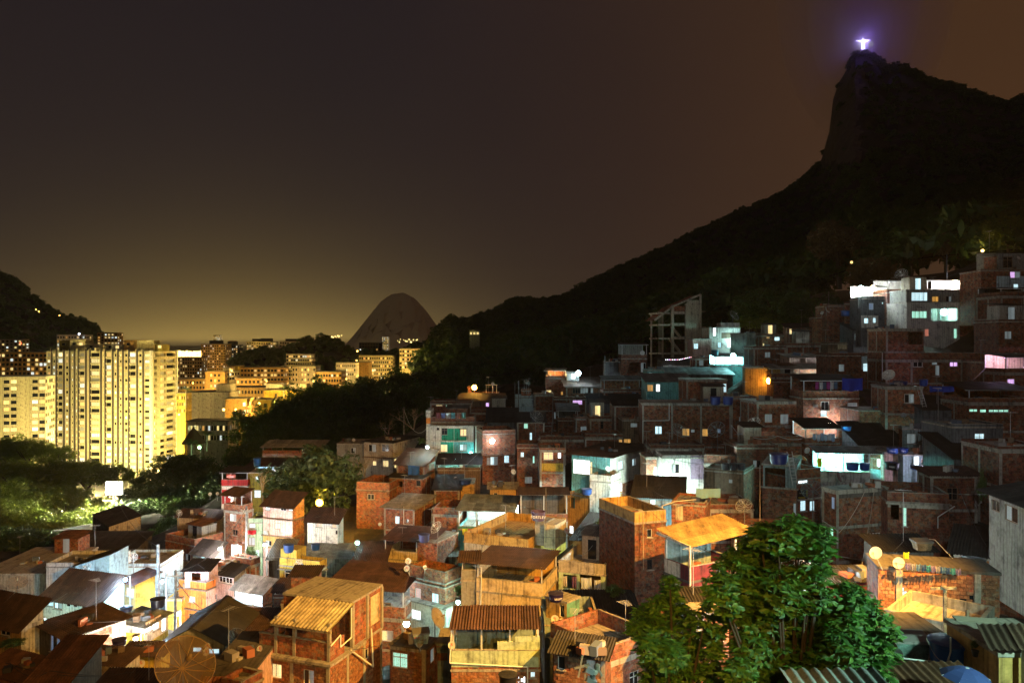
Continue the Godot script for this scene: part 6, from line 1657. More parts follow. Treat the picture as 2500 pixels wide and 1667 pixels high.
func houses_right() -> void:
	var h := H("b12", "plaster_house", "white and red house under a broad orange lit sheet roof", [1684, 1800, 1374, 1460], {"d": 50, "dd": 2.0, "m": "maroon", "p": 1.0, "xs": 1622, "cap": true, "slab": "dark", "patch": [["l", 1622, 1662, 1318, 1430, "white"]]})
	var n: Node3D = h.node
	var W: float = h.W; var T: float = h.T; var dep: float = h.dep
	bx(n, "back_wall", M("greyblue"), Vector3(W / 2, T + 0.4, -dep + 0.1), Vector3(W - 0.3, 2.6, 0.14))
	for p in [Vector3(0.08, 0, -0.08), Vector3(W - 0.08, 0, -0.08), Vector3(0.08, 0, -dep + 0.1)]: bx(n, "post", M("white"), p + Vector3(0, T + 0.62, 0), Vector3(0.12, 1.25, 0.12))
	sheets(n, Vector3(-0.3, T + 1.28, 0.4), Vector3(0, 0.55, -dep - 0.8), Vector3(W + 1.6, 0.35, 0), "orange", 0.24, "roof_sheet", 1.0, 8.0)
	bx(n, "eave_beam", M("white"), Vector3(-0.3, T + 1.5, -dep / 2), Vector3(0.1, 0.16, dep + 0.8), Basis.from_euler(Vector3(0.07, 0, 0)))
	bx(n, "drainpipe", M("white"), Vector3(-0.02, T - 0.8, 0.06), Vector3(0.1, 4.2, 0.1))
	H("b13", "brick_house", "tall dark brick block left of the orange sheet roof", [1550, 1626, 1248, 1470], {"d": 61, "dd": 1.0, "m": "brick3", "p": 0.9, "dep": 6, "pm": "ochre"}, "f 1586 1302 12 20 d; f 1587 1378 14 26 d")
	H("b13b", "brick_house", "brick wall with peeling plaster lit orange behind the orange sheet roof", [1640, 1722, 1226, 1300], {"d": 66, "dd": -1.0, "m": "brick2", "p": 0.3, "dep": 4, "patch": [["f", 1650, 1668, 1232, 1270, "cream"]]})
	H("b14", "tile_roof_house", "house under a black roof with a teal lit eave", [1552, 1662, 1213, 1280], {"yk": 1167, "sl": 0.20, "d": 74, "dd": -1.0, "m": "greyblue", "r": "c", "rm": "dark", "oh": 0.5}, "f 1594 1226 14 14 c")
	H("b15", "plaster_house", "dirty white house with one dark square window", [1618, 1718, 1112, 1210], {"d": 84, "m": "white", "p": 0.3, "dep": 5, "patch": [["f", 1686, 1718, 1112, 1170, "purple"]]}, "f 1650 1144 18 22 d")
	H("b15b", "brick_house", "brick sliver with a lit doorway left of the dirty white house", [1578, 1604, 1116, 1200], {"d": 86, "m": "brick", "p": 0.2, "dep": 4}, "f 1602 1155 8 30 m")
	H("b16", "brick_house", "dark walled terrace house holding a row of black tanks", [1720, 1816, 1146, 1270], {"d": 79, "dd": -2.0, "m": "brown", "p": 0.3, "xs": 1862, "sm": "brick"}, "f 1784 1175 10 10 d")
	H("b16b", "brick_house", "brick parapet behind the row of black tanks", [1720, 1818, 1112, 1150], {"d": 83, "dd": -1.0, "m": "brick", "p": 1.0, "dep": 3, "xs": 1846})
	H("b17", "brick_house", "concrete framed house with an open teal room and a ladder", [1862, 1946, 1137, 1300], {"d": 70, "dd": -1.2, "m": "brick", "p": 0.0, "dep": 5, "patch": [["f", 1864, 1945, 1138, 1190, "greyblue"]], "ledge": [1191], "lm": "concrete"}, "f 1893 1166 50 46 x; f 1960 1245 10 30 m")
	H("b18", "brick_house", "brick house with a black and gold banner and a bright strip window", [1947, 2004, 1145, 1300], {"d": 71, "dd": 1.0, "m": "brick2", "p": 0.9, "dep": 4, "ledge": [1217], "lm": "white"}, "f 1962 1174 24 12 k; f 1962 1235 14 26 c; f 1984 1235 12 24 c")
	H("b19", "plaster_house", "terrace flooded with turquoise light under a curved grey canopy", [1996, 2126, 1152, 1210], {"yk": 1090, "d": 75, "dd": -0.8, "m": "concrete", "r": "t", "yc": 1106, "rm": "grey", "p": 1.0, "oh": 0.4, "bw": "white", "np": 3, "cr": 6.6, "in": [0.3, 1.0, 0.95, 75.0, 0.45]})
	H("b19b", "brick_house", "small brick gable with a half lit window right of the turquoise terrace", [2126, 2160, 1105, 1180], {"d": 75, "dd": -1.0, "m": "brick2", "p": 0.0, "dep": 4, "patch": [["f", 2124, 2160, 1146, 1170, "lightblue"]]}, "f 2147 1130 12 20 k")
	h = H("b20", "brick_house", "square brick house with a dark mouldy roof band and two slanting wires", [2042, 2168, 1196, 1390], {"d": 61, "dd": 1.4, "m": "brick", "p": 0.0, "xs": 2008, "fr": true, "dep": 6, "patch": [["f", 2040, 2168, 1196, 1213, "dark"]]}, "l 2034 1228 10 30 b; f 2137 1316 26 30 p; l 2030 1300 10 20 g")
	H("b21", "brick_house", "brick house with a deep brown parapet and a green lit doorway", [2168, 2318, 1204, 1340], {"d": 59, "dd": -1.0, "m": "brick3", "p": 0.8, "dep": 5, "fr": false, "patch": [["f", 2168, 2318, 1226, 1241, "concrete"]], "ledge": [1230], "lm": "concrete"}, "f 2210 1262 10 46 g; f 2186 1250 20 36 x")
	H("b22", "plaster_house", "grey house with boarded windows and a sagging roof at the right edge", [2416, 2560, 1222, 1360], {"d": 43, "dd": -6.0, "m": "grey", "r": "c", "rm": "dark", "rise": 1.2, "dep": 6, "oh": 0.5}, "f 2432 1235 20 28 d; f 2470 1255 32 40 d")
	H("b23", "brick_house", "dark red brick house with a low roof behind the ivy", [2272, 2388, 1160, 1240], {"yk": 1143, "d": 62, "m": "brick3", "r": "c", "rm": "maroon", "oh": 0.4})
	H("b24", "brick_house", "long pinkish brick house with a purple lit window at the right edge", [2330, 2540, 1362, 1450], {"yk": 1290, "d": 46, "dd": -2.4, "m": "brick2", "r": "c", "rm": "dark", "oh": 0.4}, "f 2437 1393 40 40 p; f 2497 1383 16 14 d")
	H("b24b", "sheet_roof_house", "black lean-to roof with a white dish behind the orange brick wall", [2150, 2280, 1345, 1400], {"yk": 1310, "sl": 0.15, "d": 49, "m": "dark", "r": "c", "rm": "dark", "oh": 0.3})
	H("b24c", "sheet_roof_house", "dark roof left of the orange brick wall, behind the leafy tree", [2025, 2150, 1420, 1500], {"yk": 1385, "sl": 0.15, "d": 47, "m": "maroon", "r": "c", "rm": "dark", "oh": 0.2})
	h = H("b25", "brick_house", "long orange brick wall with two concrete columns and washing above", [2145, 2442, 1395, 1500], {"d": 40, "dd": -1.2, "m": "brick2", "p": 0.0, "dep": 2.5, "cap": false, "slab": "dark"})
	bricks_on(h, "f", 0.05, h.W - 0.05, maxf(0.3, h.T - 2.3), h.T - 0.02, [Rect2(h.W * 0.15, 0, 0.3, 20), Rect2(h.W * 0.79, 0, 0.34, 20)], 300)
	for x in [0.175, 0.82]: bx(h.node, "column", M("concrete"), Vector3(h.W * x, h.T / 2, -0.02), Vector3(0.3, h.T - 0.04, 0.2))
	H("b26", "plaster_house", "low grey yard wall behind the blue tank", [2160, 2380, 1512, 1600], {"d": 35, "dd": -2.5, "m": "concrete", "p": 0.6, "dep": 4, "slab": "beige"})
	var nr := H("b27", "brick_house", "concrete platform house that carries the big blue tank", [2140, 2420, 1630, 1760], {"d": 28.5, "m": "concrete", "slab": "dark", "p": 0.0, "dep": 5.5})
	h = H("b28", "sheet_roof_house", "porch with thick brown corrugated roofing at the right edge", [2440, 2620, 1600, 1760], {"d": 25, "m": "ochre", "p": 0.0, "dep": 3, "slab": "concrete"})
	sheets(h.node, Vector3(-0.65, h.T + 0.35, 0.5), Vector3(2.9, 0, 0), Vector3(0.5, 0.22, -1.5), "brown", 0.26, "roof_sheet", 1.05, 2.6)
	bx(h.node, "plank", paint(0.20, 0.17, 0.13), Vector3(-0.1, h.T + 0.75, -1.1), Vector3(1.45, 0.05, 0.24), Basis.from_euler(Vector3(0.3, 0.0, -0.1)))
	bx(h.node, "post", M("white"), Vector3(0.62, h.T - 0.45, 0.35), Vector3(0.16, 1.75, 0.16))
	bricks_on(h, "f", 0.75, h.W - 0.3, maxf(0.2, h.T - 1.6), h.T - 0.05, [], 80)
	bx(self, "garden_wall", M("concrete"), P(2432, 1648, 26.0), Vector3(0.95, 1.3, 0.16))
	tag(get_child(get_child_count() - 1), "short rough concrete wall under the flower pots", "wall")
	H("b29", "sheet_roof_house", "steel roof with raised seams at the bottom edge under the leafy tree", [1960, 2185, 1712, 1800], {"yk": 1645, "sl": 0.1, "d": 19.5, "m": "dark", "r": "c", "rm": "steel", "oh": 0.1, "pitch": 0.3})
	H("b30", "sheet_roof_house", "dark rusted rippled roof under the big blue tank", [2175, 2410, 1690, 1780], {"yk": 1624, "sl": 0.1, "d": 23.6, "m": "dark", "r": "c", "rm": "rust", "oh": 0.1, "pitch": 0.24})
	H("b31", "brick_house", "brick house lit white behind the leafy tree", [1690, 1780, 1500, 1640], {"d": 42, "m": "brick2", "p": 0.0, "dep": 4}, "f 1710 1520 20 30 c")
	H("b31b", "sheet_roof_house", "blue grey rippled roofs between the two trees", [1650, 1728, 1464, 1520], {"yk": 1440, "d": 44, "m": "greyblue", "r": "c", "rm": "dark"})
	H("b32", "plaster_house", "pale wall lit by white light behind the leafy tree's right side", [1960, 2012, 1350, 1480], {"d": 50, "m": "white", "p": 0.2, "dep": 4}, "f 1985 1390 20 40 k")
	H("b32b", "brick_house", "brick house below the concrete framed house, half behind the tree", [1830, 1960, 1300, 1420], {"d": 62, "m": "brick3", "p": 0.6, "dep": 5, "fr": true})
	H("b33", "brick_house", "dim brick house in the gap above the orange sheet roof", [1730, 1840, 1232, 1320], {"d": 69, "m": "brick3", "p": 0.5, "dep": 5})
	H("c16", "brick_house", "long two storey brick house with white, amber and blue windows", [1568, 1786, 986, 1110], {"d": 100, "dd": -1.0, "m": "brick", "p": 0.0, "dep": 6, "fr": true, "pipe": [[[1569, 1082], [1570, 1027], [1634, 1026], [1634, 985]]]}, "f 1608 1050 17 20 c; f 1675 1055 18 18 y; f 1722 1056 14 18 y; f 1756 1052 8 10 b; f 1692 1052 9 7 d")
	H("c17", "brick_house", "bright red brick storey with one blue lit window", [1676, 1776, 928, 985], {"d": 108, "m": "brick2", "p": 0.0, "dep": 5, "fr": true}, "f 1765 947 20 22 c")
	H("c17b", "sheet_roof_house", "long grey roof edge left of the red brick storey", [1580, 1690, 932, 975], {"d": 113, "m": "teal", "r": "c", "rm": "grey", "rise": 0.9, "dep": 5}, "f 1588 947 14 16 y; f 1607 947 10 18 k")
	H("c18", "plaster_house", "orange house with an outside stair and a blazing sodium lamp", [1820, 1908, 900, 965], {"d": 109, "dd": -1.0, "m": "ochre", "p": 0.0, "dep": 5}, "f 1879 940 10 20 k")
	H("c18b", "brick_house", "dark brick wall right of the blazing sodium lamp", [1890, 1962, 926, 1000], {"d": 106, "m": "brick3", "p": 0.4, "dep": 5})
	H("c18c", "sheet_roof_house", "striped scalloped awning over a porch with washing", [1884, 2024, 912, 950], {"d": 107, "m": "brick", "r": "t", "yc": 900, "rise": 0.5, "rm": "pale", "p": 0.6, "dep": 4, "in": [0.7, 0.95, 1.0, 25.0, 0.9]})
	H("c18d", "brick_house", "brick passage with orange light spilling down beside the lamp house", [1785, 1848, 968, 1060], {"d": 101, "m": "brick2", "p": 0.2, "dep": 4, "patch": [["f", 1824, 1848, 976, 1012, "ochre"]]}, "f 1822 1035 20 22 y; f 1808 1030 6 24 m")
	H("c19", "brick_house", "brick house with two pale curtained windows side by side", [1848, 1952, 982, 1075], {"d": 92, "dd": 0.5, "m": "brick2", "p": 0.0, "dep": 5, "fr": true}, "f 1877 1021 18 20 m; f 1916 1023 20 24 m")
	H("c20", "brick_house", "brick house with a white framed window and a veranda of hanging clothes", [1962, 2098, 955, 1060], {"d": 90, "m": "brick", "r": "t", "yc": 929, "rise": 0.5, "rm": "dark", "p": 0.9, "dep": 4.5, "bw": "brick3", "fr": false, "np": 3}, "f 2015 991 20 22 d; f 2082 994 24 22 d; f 2012 1010 15 14 c")
	H("c21", "brick_house", "long low brick parapet lit from its right end", [1834, 1962, 1066, 1120], {"d": 84, "m": "brick2", "p": 0.8, "dep": 5})
	H("c21b", "sheet_roof_house", "porch with washing under a dark rippled roof and a small white lamp", [1966, 2049, 1070, 1110], {"d": 83, "m": "brick2", "r": "t", "yc": 1046, "rise": 0.7, "rm": "dark", "p": 0.6, "dep": 4, "in": [0.7, 0.95, 1.0, 14.0, 0.5]})
	H("c21c", "brick_house", "small brick room with a lit window and blue tank beside the washing porch", [2049, 2101, 1052, 1100], {"d": 83, "dd": -0.8, "m": "brick2", "p": 0.0, "dep": 4}, "f 2068 1069 14 20 c")
	H("c22", "brick_house", "brick house with a curtained window above the brightest white lamp", [2100, 2206, 1004, 1110], {"d": 84, "m": "brick2", "p": 0.0, "dep": 5, "patch": [["f", 2104, 2206, 1056, 1092, "concrete"]]}, "f 2162 1023 22 22 c; f 2112 1068 10 14 k; f 2174 1074 18 10 k")
	H("c22b", "brick_house", "brick house with a pink lit doorway and two small dishes", [2200, 2296, 1004, 1060], {"d": 83, "m": "brick2", "p": 0.2, "dep": 4}, "f 2221 1027 10 20 p; f 2272 1024 18 16 c")
	H("c23", "brick_house", "brick house with a white framed double window under a pale dish", [2162, 2254, 946, 1020], {"d": 82, "dd": -0.6, "m": "brick2", "p": 0.0, "dep": 5, "fr": true}, "f 2221 973 24 22 d")
	H("c24", "plaster_house", "grey house with two shuttered blue windows and washing below", [2204, 2290, 1044, 1130], {"d": 76, "dd": -0.8, "m": "greyblue", "p": 0.2, "xs": 2332, "sm": "brick2"}, "f 2226 1071 22 24 m; f 2263 1073 22 24 d; r 2309 1085 12 26 m")
	H("c24b", "brick_house", "ground floor with two violet white doorways", [2206, 2294, 1112, 1180], {"d": 73, "m": "greyblue", "p": 0.0, "dep": 4}, "f 2239 1128 13 28 k; f 2278 1130 13 26 p; f 2254 1130 8 20 o")
	H("c24c", "brick_house", "low brick house with a yellow lit hatch beside a black tank", [2160, 2212, 1106, 1190], {"d": 74, "m": "pink", "p": 0.0, "dep": 4}, "f 2202 1122 9 16 w")
	H("c25", "plaster_house", "dark grey house with one bright two winged window", [2326, 2450, 1036, 1140], {"d": 69, "m": "slate", "p": 0.3, "dep": 5}, "f 2393 1072 24 28 c")
	H("c26", "brick_house", "brick house with a row of narrow turquoise windows at the right", [2366, 2520, 972, 1050], {"d": 77, "m": "brick", "r": "t", "yc": 952, "rise": 0.5, "rm": "dark", "p": 0.5, "dep": 5, "bw": "brick2"}, "f 2378 1002 22 8 g; f 2402 1003 16 8 g; f 2440 1003 50 8 g")
	H("c27", "brick_house", "wide dark red brick house with three windows at the right", [2163, 2414, 862, 1000], {"d": 95, "dd": -1.0, "m": "brick", "p": 0.9, "dep": 6, "fr": true}, "f 2242 886 24 20 d; f 2283 884 14 14 m; f 2330 885 20 20 p; f 2376 887 8 18 d; f 2290 904 10 24 m")
	H("c27b", "brick_house", "open concrete frame storey with a brick grille on the wide brick house", [2164, 2256, 804, 864], {"d": 96.5, "m": "brick", "p": 0.0, "dep": 5, "fr": true, "sk": 0.6}, "f 2236 826 34 30 x")
	H("c28", "plaster_house", "grey white house over a turquoise blazing balcony", [2215, 2344, 738, 830], {"d": 112, "m": "white", "p": 0.0, "dep": 6}, "f 2246 768 38 18 g; f 2307 768 64 30 x; f 2264 812 10 18 r; f 2334 814 8 24 g")
	H("c28b", "plaster_house", "upper storey with a barred white window and a small amber window", [2214, 2344, 708, 740], {"d": 113, "m": "grey", "p": 0.0, "dep": 5, "sk": 0.4}, "f 2246 724 40 22 c; f 2285 730 17 14 y; f 2318 730 14 14 d")
	H("c29", "plaster_house", "terrace house blazing with white light below the topmost row", [2308, 2410, 714, 800], {"d": 116, "m": "brick2", "r": "t", "yc": 686, "rise": 0.5, "rm": "pale", "p": 0.4, "dep": 4, "bw": "white", "np": 4, "in": [0.97, 0.98, 1.0, 260.0, 0.35]}, "f 2356 744 20 14 m")
	H("c30", "plaster_house", "slate blue house with a blazing lamp terrace at its top left", [2103, 2166, 724, 800], {"d": 120, "m": "slate", "r": "t", "yc": 700, "rise": 0.4, "rm": "dark", "p": 0.4, "dep": 4, "bw": "white", "in": [0.8, 0.98, 1.0, 160.0, 0.4], "patch": [["f", 2103, 2145, 770, 800, "white"]]}, "f 2128 748 11 16 b; f 2156 740 4 5 c; f 2116 783 11 13 c; f 2136 782 8 13 c")
	H("c31", "sheet_roof_house", "cluttered dark terrace between the two blazing white terraces", [2168, 2300, 706, 745], {"d": 119, "m": "brick3", "r": "t", "yc": 686, "rise": 0.5, "rm": "pale", "p": 0.6, "dep": 5, "bw": "grey", "np": 5, "in": [0.9, 0.97, 1.0, 22.0, 0.15]})
	H("c32", "plaster_house", "topmost grey house at the right edge with a dish", [2438, 2540, 618, 700], {"d": 108, "m": "grey", "r": "c", "rm": "dark", "rise": 0.5, "dep": 5}, "f 2462 640 24 28 d")
	H("c32b", "brick_house", "violet lit brick house with washing at the upper right", [2396, 2540, 658, 740], {"d": 106, "m": "brick2", "p": 0.2, "dep": 5, "patch": [["f", 2434, 2540, 674, 735, "lightblue"]]}, "f 2482 700 12 14 c; f 2480 670 26 18 p")
	H("c33", "brick_house", "dark brick house with a faint window at the right edge", [2440, 2560, 780, 900], {"d": 92, "m": "brick3", "p": 0.3, "dep": 5}, "f 2463 818 18 20 m")
	H("c33b", "sheet_roof_house", "dark roof terrace above the faintly lit brick house at the right edge", [2444, 2560, 712, 780], {"d": 97, "m": "brick3", "r": "t", "yc": 704, "rise": 0.4, "rm": "dark", "p": 0.6, "dep": 5, "bw": "dark"})
	H("c33c", "plaster_house", "violet lit terrace with a pink chair at the right edge", [2456, 2560, 900, 970], {"d": 84, "m": "brick", "p": 0.5, "dep": 4, "r": "t", "yc": 872, "rise": 0.3, "rm": "dark", "bw": "cream", "in": [0.9, 0.55, 1.0, 16.0, 0.25]}, "f 2470 935 18 20 p")
	H("c34", "brick_house", "little orange brick house with a dark window left of the slate blue house", [2062, 2102, 738, 800], {"d": 126, "dd": -1.0, "m": "brick2", "p": 0.3, "dep": 5}, "f 2083 748 14 16 d")
	H("c34b", "brick_house", "reddish house behind the little orange brick house", [2020, 2064, 744, 800], {"d": 129, "m": "brick", "p": 0.3, "dep": 5})
	H("c35", "sheet_roof_house", "long dark house with one tall lit window below the big dark tree", [1922, 1996, 800, 850], {"d": 134, "dd": -1.0, "m": "brick3", "r": "c", "rm": "dark", "rise": 0.8, "dep": 5}, "f 1931 809 6 13 w")
	H("c35b", "brick_house", "chimney like brick stair house with a dish on top", [1998, 2026, 772, 830], {"d": 131, "m": "brick2", "p": 0.3, "dep": 4})
	H("c35c", "brick_house", "pale lit narrow wall right of the brick stair house", [2070, 2086, 795, 832], {"d": 128, "m": "concrete", "dep": 4, "p": 0.0}, "f 2078 803 9 10 c")
	H("c35d", "sheet_roof_house", "dark pent roof house with a bright white end lamp", [2084, 2165, 806, 850], {"d": 122, "m": "slate", "r": "c", "rm": "dark", "rise": 1.2, "dep": 5}, "f 2092 822 8 16 c; f 2134 816 8 9 y")
	H("c35e", "brick_house", "long orange dim brick wall in the upper middle right", [1920, 2004, 838, 870], {"d": 122, "m": "brick", "p": 0.4, "dep": 4})
	H("c35f", "plaster_house", "row house with a tan panel and a blue awning", [2022, 2070, 836, 870], {"d": 121, "m": "brown", "p": 0.3, "dep": 4, "patch": [["f", 2046, 2068, 838, 852, "cream"]]})
	H("c35g", "sheet_roof_house", "pink fronted porch with a small striped awning", [1928, 2002, 872, 905], {"d": 115, "m": "pink", "r": "c", "rm": "pale", "rise": 0.4, "dep": 4, "oh": 0.5}, "f 1960 884 14 18 x")
	H("c35h", "brick_house", "dark house with a big pale tank panel on its wall", [2030, 2145, 862, 925], {"d": 102, "m": "brick3", "p": 0.4, "dep": 5, "patch": [["f", 2104, 2129, 869, 902, "lightblue"]]})
	H("c35i", "brick_house", "dark brick house under the long orange dim wall", [1840, 1920, 845, 895], {"d": 121, "m": "brick3", "p": 0.3, "dep": 5}, "f 1875 866 14 14 m")
func houses_up() -> void:
	concrete_frame()
	H("c37", "plaster_house", "white house with one tall lit window beside the concrete frame", [1732, 1808, 800, 865], {"d": 150, "m": "white", "p": 0.0, "dep": 6, "ex": [[1762, 1808, 789, 3.0, "white", 0.5]], "patch": [["f", 1762, 1808, 812, 826, "brown"]]}, "f 1745 810 7 20 k; f 1787 838 22 22 k; f 1757 842 7 12 c")
	H("c37b", "plaster_house", "grey shed wall with a dish right of the white house", [1824, 1862, 813, 850], {"d": 142, "m": "grey", "p": 0.2, "dep": 4, "dd": 2})
	H("c37c", "brick_house", "row of small lit shacks under the yellow lit tree", [1862, 1922, 815, 860], {"d": 138, "m": "brick", "p": 0.3, "dep": 4}, "f 1876 820 8 12 y; f 1898 827 14 10 c; f 1930 833 10 8 c; f 1861 841 12 6 w")
	H("c38", "plaster_house", "turquoise lit terrace house below the white house", [1746, 1834, 890, 930], {"d": 132, "m": "teal", "r": "t", "yc": 871, "rise": 0.5, "rm": "grey", "p": 0.3, "dep": 4, "bw": "lightblue", "in": [0.4, 1.0, 1.0, 190.0, 0.5]}, "f 1767 914 9 12 c")
	H("c39", "brick_house", "narrow pinkish house with a blue door lit by the cyan lamps", [1692, 1738, 828, 880], {"d": 149, "m": "pink", "p": 0.0, "dep": 4}, "f 1700 845 11 14 c; f 1682 846 6 14 d")
	H("c39b", "sheet_roof_house", "row of coloured fairy lights on a dark eave below the concrete frame", [1618, 1700, 882, 925], {"d": 143, "m": "dark", "r": "c", "rm": "dark", "rise": 0.5, "dep": 5, "patch": [["f", 1620, 1688, 892, 908, "white"]]})
	H("c39c", "brick_house", "small brick house with a grille window below the fairy lit eave", [1698, 1746, 872, 915], {"d": 138, "m": "brick3", "p": 0.3, "dep": 4}, "f 1713 886 10 13 m")
	H("c39d", "sheet_roof_house", "long steel grey roof under the turquoise lit terrace", [1600, 1790, 914, 945], {"d": 127, "m": "dark", "r": "c", "rm": "steel", "rise": 0.9, "dep": 5})
	H("c40", "brick_house", "two storey brick house with an open canopy top left of the concrete frame", [1518, 1580, 866, 945], {"d": 150, "m": "brick3", "r": "t", "yc": 842, "rise": 0.3, "rm": "grey", "p": 0.8, "dep": 5, "fr": false, "bw": "grey"}, "f 1548 898 26 26 x; f 1571 897 12 22 d")
	H("c40b", "concrete_porch", "bare concrete porch frame with a white cross brace", [1478, 1520, 884, 915], {"d": 152, "m": "slate", "r": "p", "p": 0.0, "dep": 4}, "f 1508 897 20 22 x")
	H("c41", "brick_house", "narrow brick house with an amber lit top veranda on the hill crest", [1332, 1378, 918, 1000], {"d": 149, "dd": -0.5, "m": "brick", "r": "t", "yc": 905, "rise": 0.3, "rm": "tan", "p": 0.5, "dep": 4, "np": 3, "bw": "brick2", "in": [1.0, 0.6, 0.2, 26.0, 0.3]}, "f 1340 957 13 10 w; f 1374 927 6 8 w; f 1372 960 5 8 y")
	H("c41b", "plaster_house", "white lit room behind the blue white star lamp", [1384, 1414, 908, 960], {"d": 147, "m": "white", "p": 0.2, "dep": 4}, "f 1400 918 12 14 k")
	H("c42", "sheet_roof_house", "dark house with a long barred window under a wide roof", [1382, 1472, 944, 985], {"yk": 922, "d": 141, "m": "brick3", "r": "c", "rm": "brown", "oh": 0.4}, "f 1411 953 26 16 d; f 1436 953 26 16 d")
	H("c43", "brick_house", "tall windowless brick block on the crest left of the barred house", [1304, 1352, 962, 1060], {"d": 139, "m": "brick", "p": 0.2, "dep": 5, "ledge": [993]})
	H("c43b", "brick_house", "cluttered brick porch with plants and a pink lit shop", [1352, 1432, 970, 1040], {"d": 136, "m": "brick3", "p": 0.3, "dep": 5}, "f 1410 982 24 12 p; f 1371 974 30 14 x; f 1350 1014 14 16 m")
	H("c44", "plaster_house", "white and turquoise hut with a blue tarpaulin and a yellow canoe shape", [1258, 1303, 966, 1010], {"d": 142, "m": "lightblue", "p": 0.4, "dep": 4, "patch": [["f", 1266, 1303, 993, 1002, "blue"]]})
	H("c44b", "brick_house", "small brick top room with a dish over the turquoise hut", [1273, 1297, 951, 970], {"d": 144, "m": "brick2", "p": 0.3, "dep": 3, "sk": 1.0})
	H("c45", "brick_house", "rooftop on the crest lit by an orange lamp", [1142, 1218, 960, 1000], {"d": 151, "m": "brick2", "p": 0.5, "dep": 5, "ex": [[1142, 1150, 944, 2.0, "brick2", 0.2]]})
	H("c45b", "sheet_roof_house", "long tilted roof below the orange crest lamp", [1120, 1230, 978, 1010], {"d": 143, "m": "brown", "r": "c", "rm": "brown", "rise": 0.9, "dep": 5}, "f 1145 988 6 12 c; f 1190 988 8 10 p; f 1220 988 6 12 c")
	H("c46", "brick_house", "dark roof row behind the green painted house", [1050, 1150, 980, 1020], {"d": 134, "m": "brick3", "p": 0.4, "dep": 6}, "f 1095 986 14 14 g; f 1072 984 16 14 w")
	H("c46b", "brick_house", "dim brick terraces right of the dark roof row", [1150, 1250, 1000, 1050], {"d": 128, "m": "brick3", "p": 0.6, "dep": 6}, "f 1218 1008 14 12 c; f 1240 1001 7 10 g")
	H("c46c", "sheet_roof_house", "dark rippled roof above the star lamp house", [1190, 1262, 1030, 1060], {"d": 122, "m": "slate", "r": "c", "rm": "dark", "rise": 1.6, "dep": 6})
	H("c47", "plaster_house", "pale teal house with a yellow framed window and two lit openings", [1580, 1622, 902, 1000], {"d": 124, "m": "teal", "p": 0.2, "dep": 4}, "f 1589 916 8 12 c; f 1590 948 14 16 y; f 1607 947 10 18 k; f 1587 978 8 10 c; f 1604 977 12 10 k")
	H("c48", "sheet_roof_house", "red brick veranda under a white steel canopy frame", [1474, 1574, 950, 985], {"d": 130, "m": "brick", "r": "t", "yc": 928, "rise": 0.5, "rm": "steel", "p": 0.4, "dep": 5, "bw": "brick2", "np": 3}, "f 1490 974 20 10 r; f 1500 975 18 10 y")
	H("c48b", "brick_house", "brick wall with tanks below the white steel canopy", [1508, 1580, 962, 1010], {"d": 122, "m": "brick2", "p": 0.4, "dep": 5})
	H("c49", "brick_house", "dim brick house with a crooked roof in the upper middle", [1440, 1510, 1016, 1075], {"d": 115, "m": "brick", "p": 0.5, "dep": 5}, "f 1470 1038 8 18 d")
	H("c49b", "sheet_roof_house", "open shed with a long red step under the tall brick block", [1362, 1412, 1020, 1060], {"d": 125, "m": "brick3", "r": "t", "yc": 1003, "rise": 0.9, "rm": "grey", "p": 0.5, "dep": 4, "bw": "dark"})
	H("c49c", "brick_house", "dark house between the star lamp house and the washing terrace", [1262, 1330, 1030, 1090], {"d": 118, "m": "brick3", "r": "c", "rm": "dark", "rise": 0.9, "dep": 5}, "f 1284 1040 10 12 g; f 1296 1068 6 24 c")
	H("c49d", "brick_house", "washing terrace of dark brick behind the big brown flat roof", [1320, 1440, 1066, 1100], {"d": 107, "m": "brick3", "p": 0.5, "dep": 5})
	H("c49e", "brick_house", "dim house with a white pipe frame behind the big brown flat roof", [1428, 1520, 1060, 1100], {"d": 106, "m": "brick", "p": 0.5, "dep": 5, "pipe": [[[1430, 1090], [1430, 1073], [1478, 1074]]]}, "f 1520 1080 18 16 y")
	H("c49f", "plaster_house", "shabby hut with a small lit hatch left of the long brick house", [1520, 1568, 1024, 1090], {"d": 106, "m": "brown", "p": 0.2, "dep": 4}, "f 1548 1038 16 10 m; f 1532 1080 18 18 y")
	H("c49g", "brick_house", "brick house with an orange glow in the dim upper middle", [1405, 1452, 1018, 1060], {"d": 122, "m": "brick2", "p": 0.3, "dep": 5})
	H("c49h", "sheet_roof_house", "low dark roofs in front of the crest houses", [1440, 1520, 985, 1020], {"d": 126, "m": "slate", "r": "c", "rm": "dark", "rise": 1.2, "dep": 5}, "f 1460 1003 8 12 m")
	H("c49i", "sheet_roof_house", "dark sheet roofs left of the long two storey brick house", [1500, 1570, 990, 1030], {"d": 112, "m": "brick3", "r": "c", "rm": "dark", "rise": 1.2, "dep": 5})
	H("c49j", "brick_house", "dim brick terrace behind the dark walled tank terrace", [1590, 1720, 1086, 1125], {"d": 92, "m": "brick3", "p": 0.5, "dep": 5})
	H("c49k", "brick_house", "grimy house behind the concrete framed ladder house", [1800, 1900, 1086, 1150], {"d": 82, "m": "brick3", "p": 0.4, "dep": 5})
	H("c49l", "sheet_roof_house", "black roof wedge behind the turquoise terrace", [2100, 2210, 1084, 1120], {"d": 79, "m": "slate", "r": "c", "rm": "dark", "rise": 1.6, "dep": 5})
	H("c49m", "sheet_roof_house", "black sagging roof with rafters at the right", [2330, 2440, 1118, 1180], {"d": 66, "m": "slate", "r": "c", "rm": "dark", "rise": 1.4, "dep": 5}, "f 2400 1142 14 14 m; f 2425 1175 30 14 m")
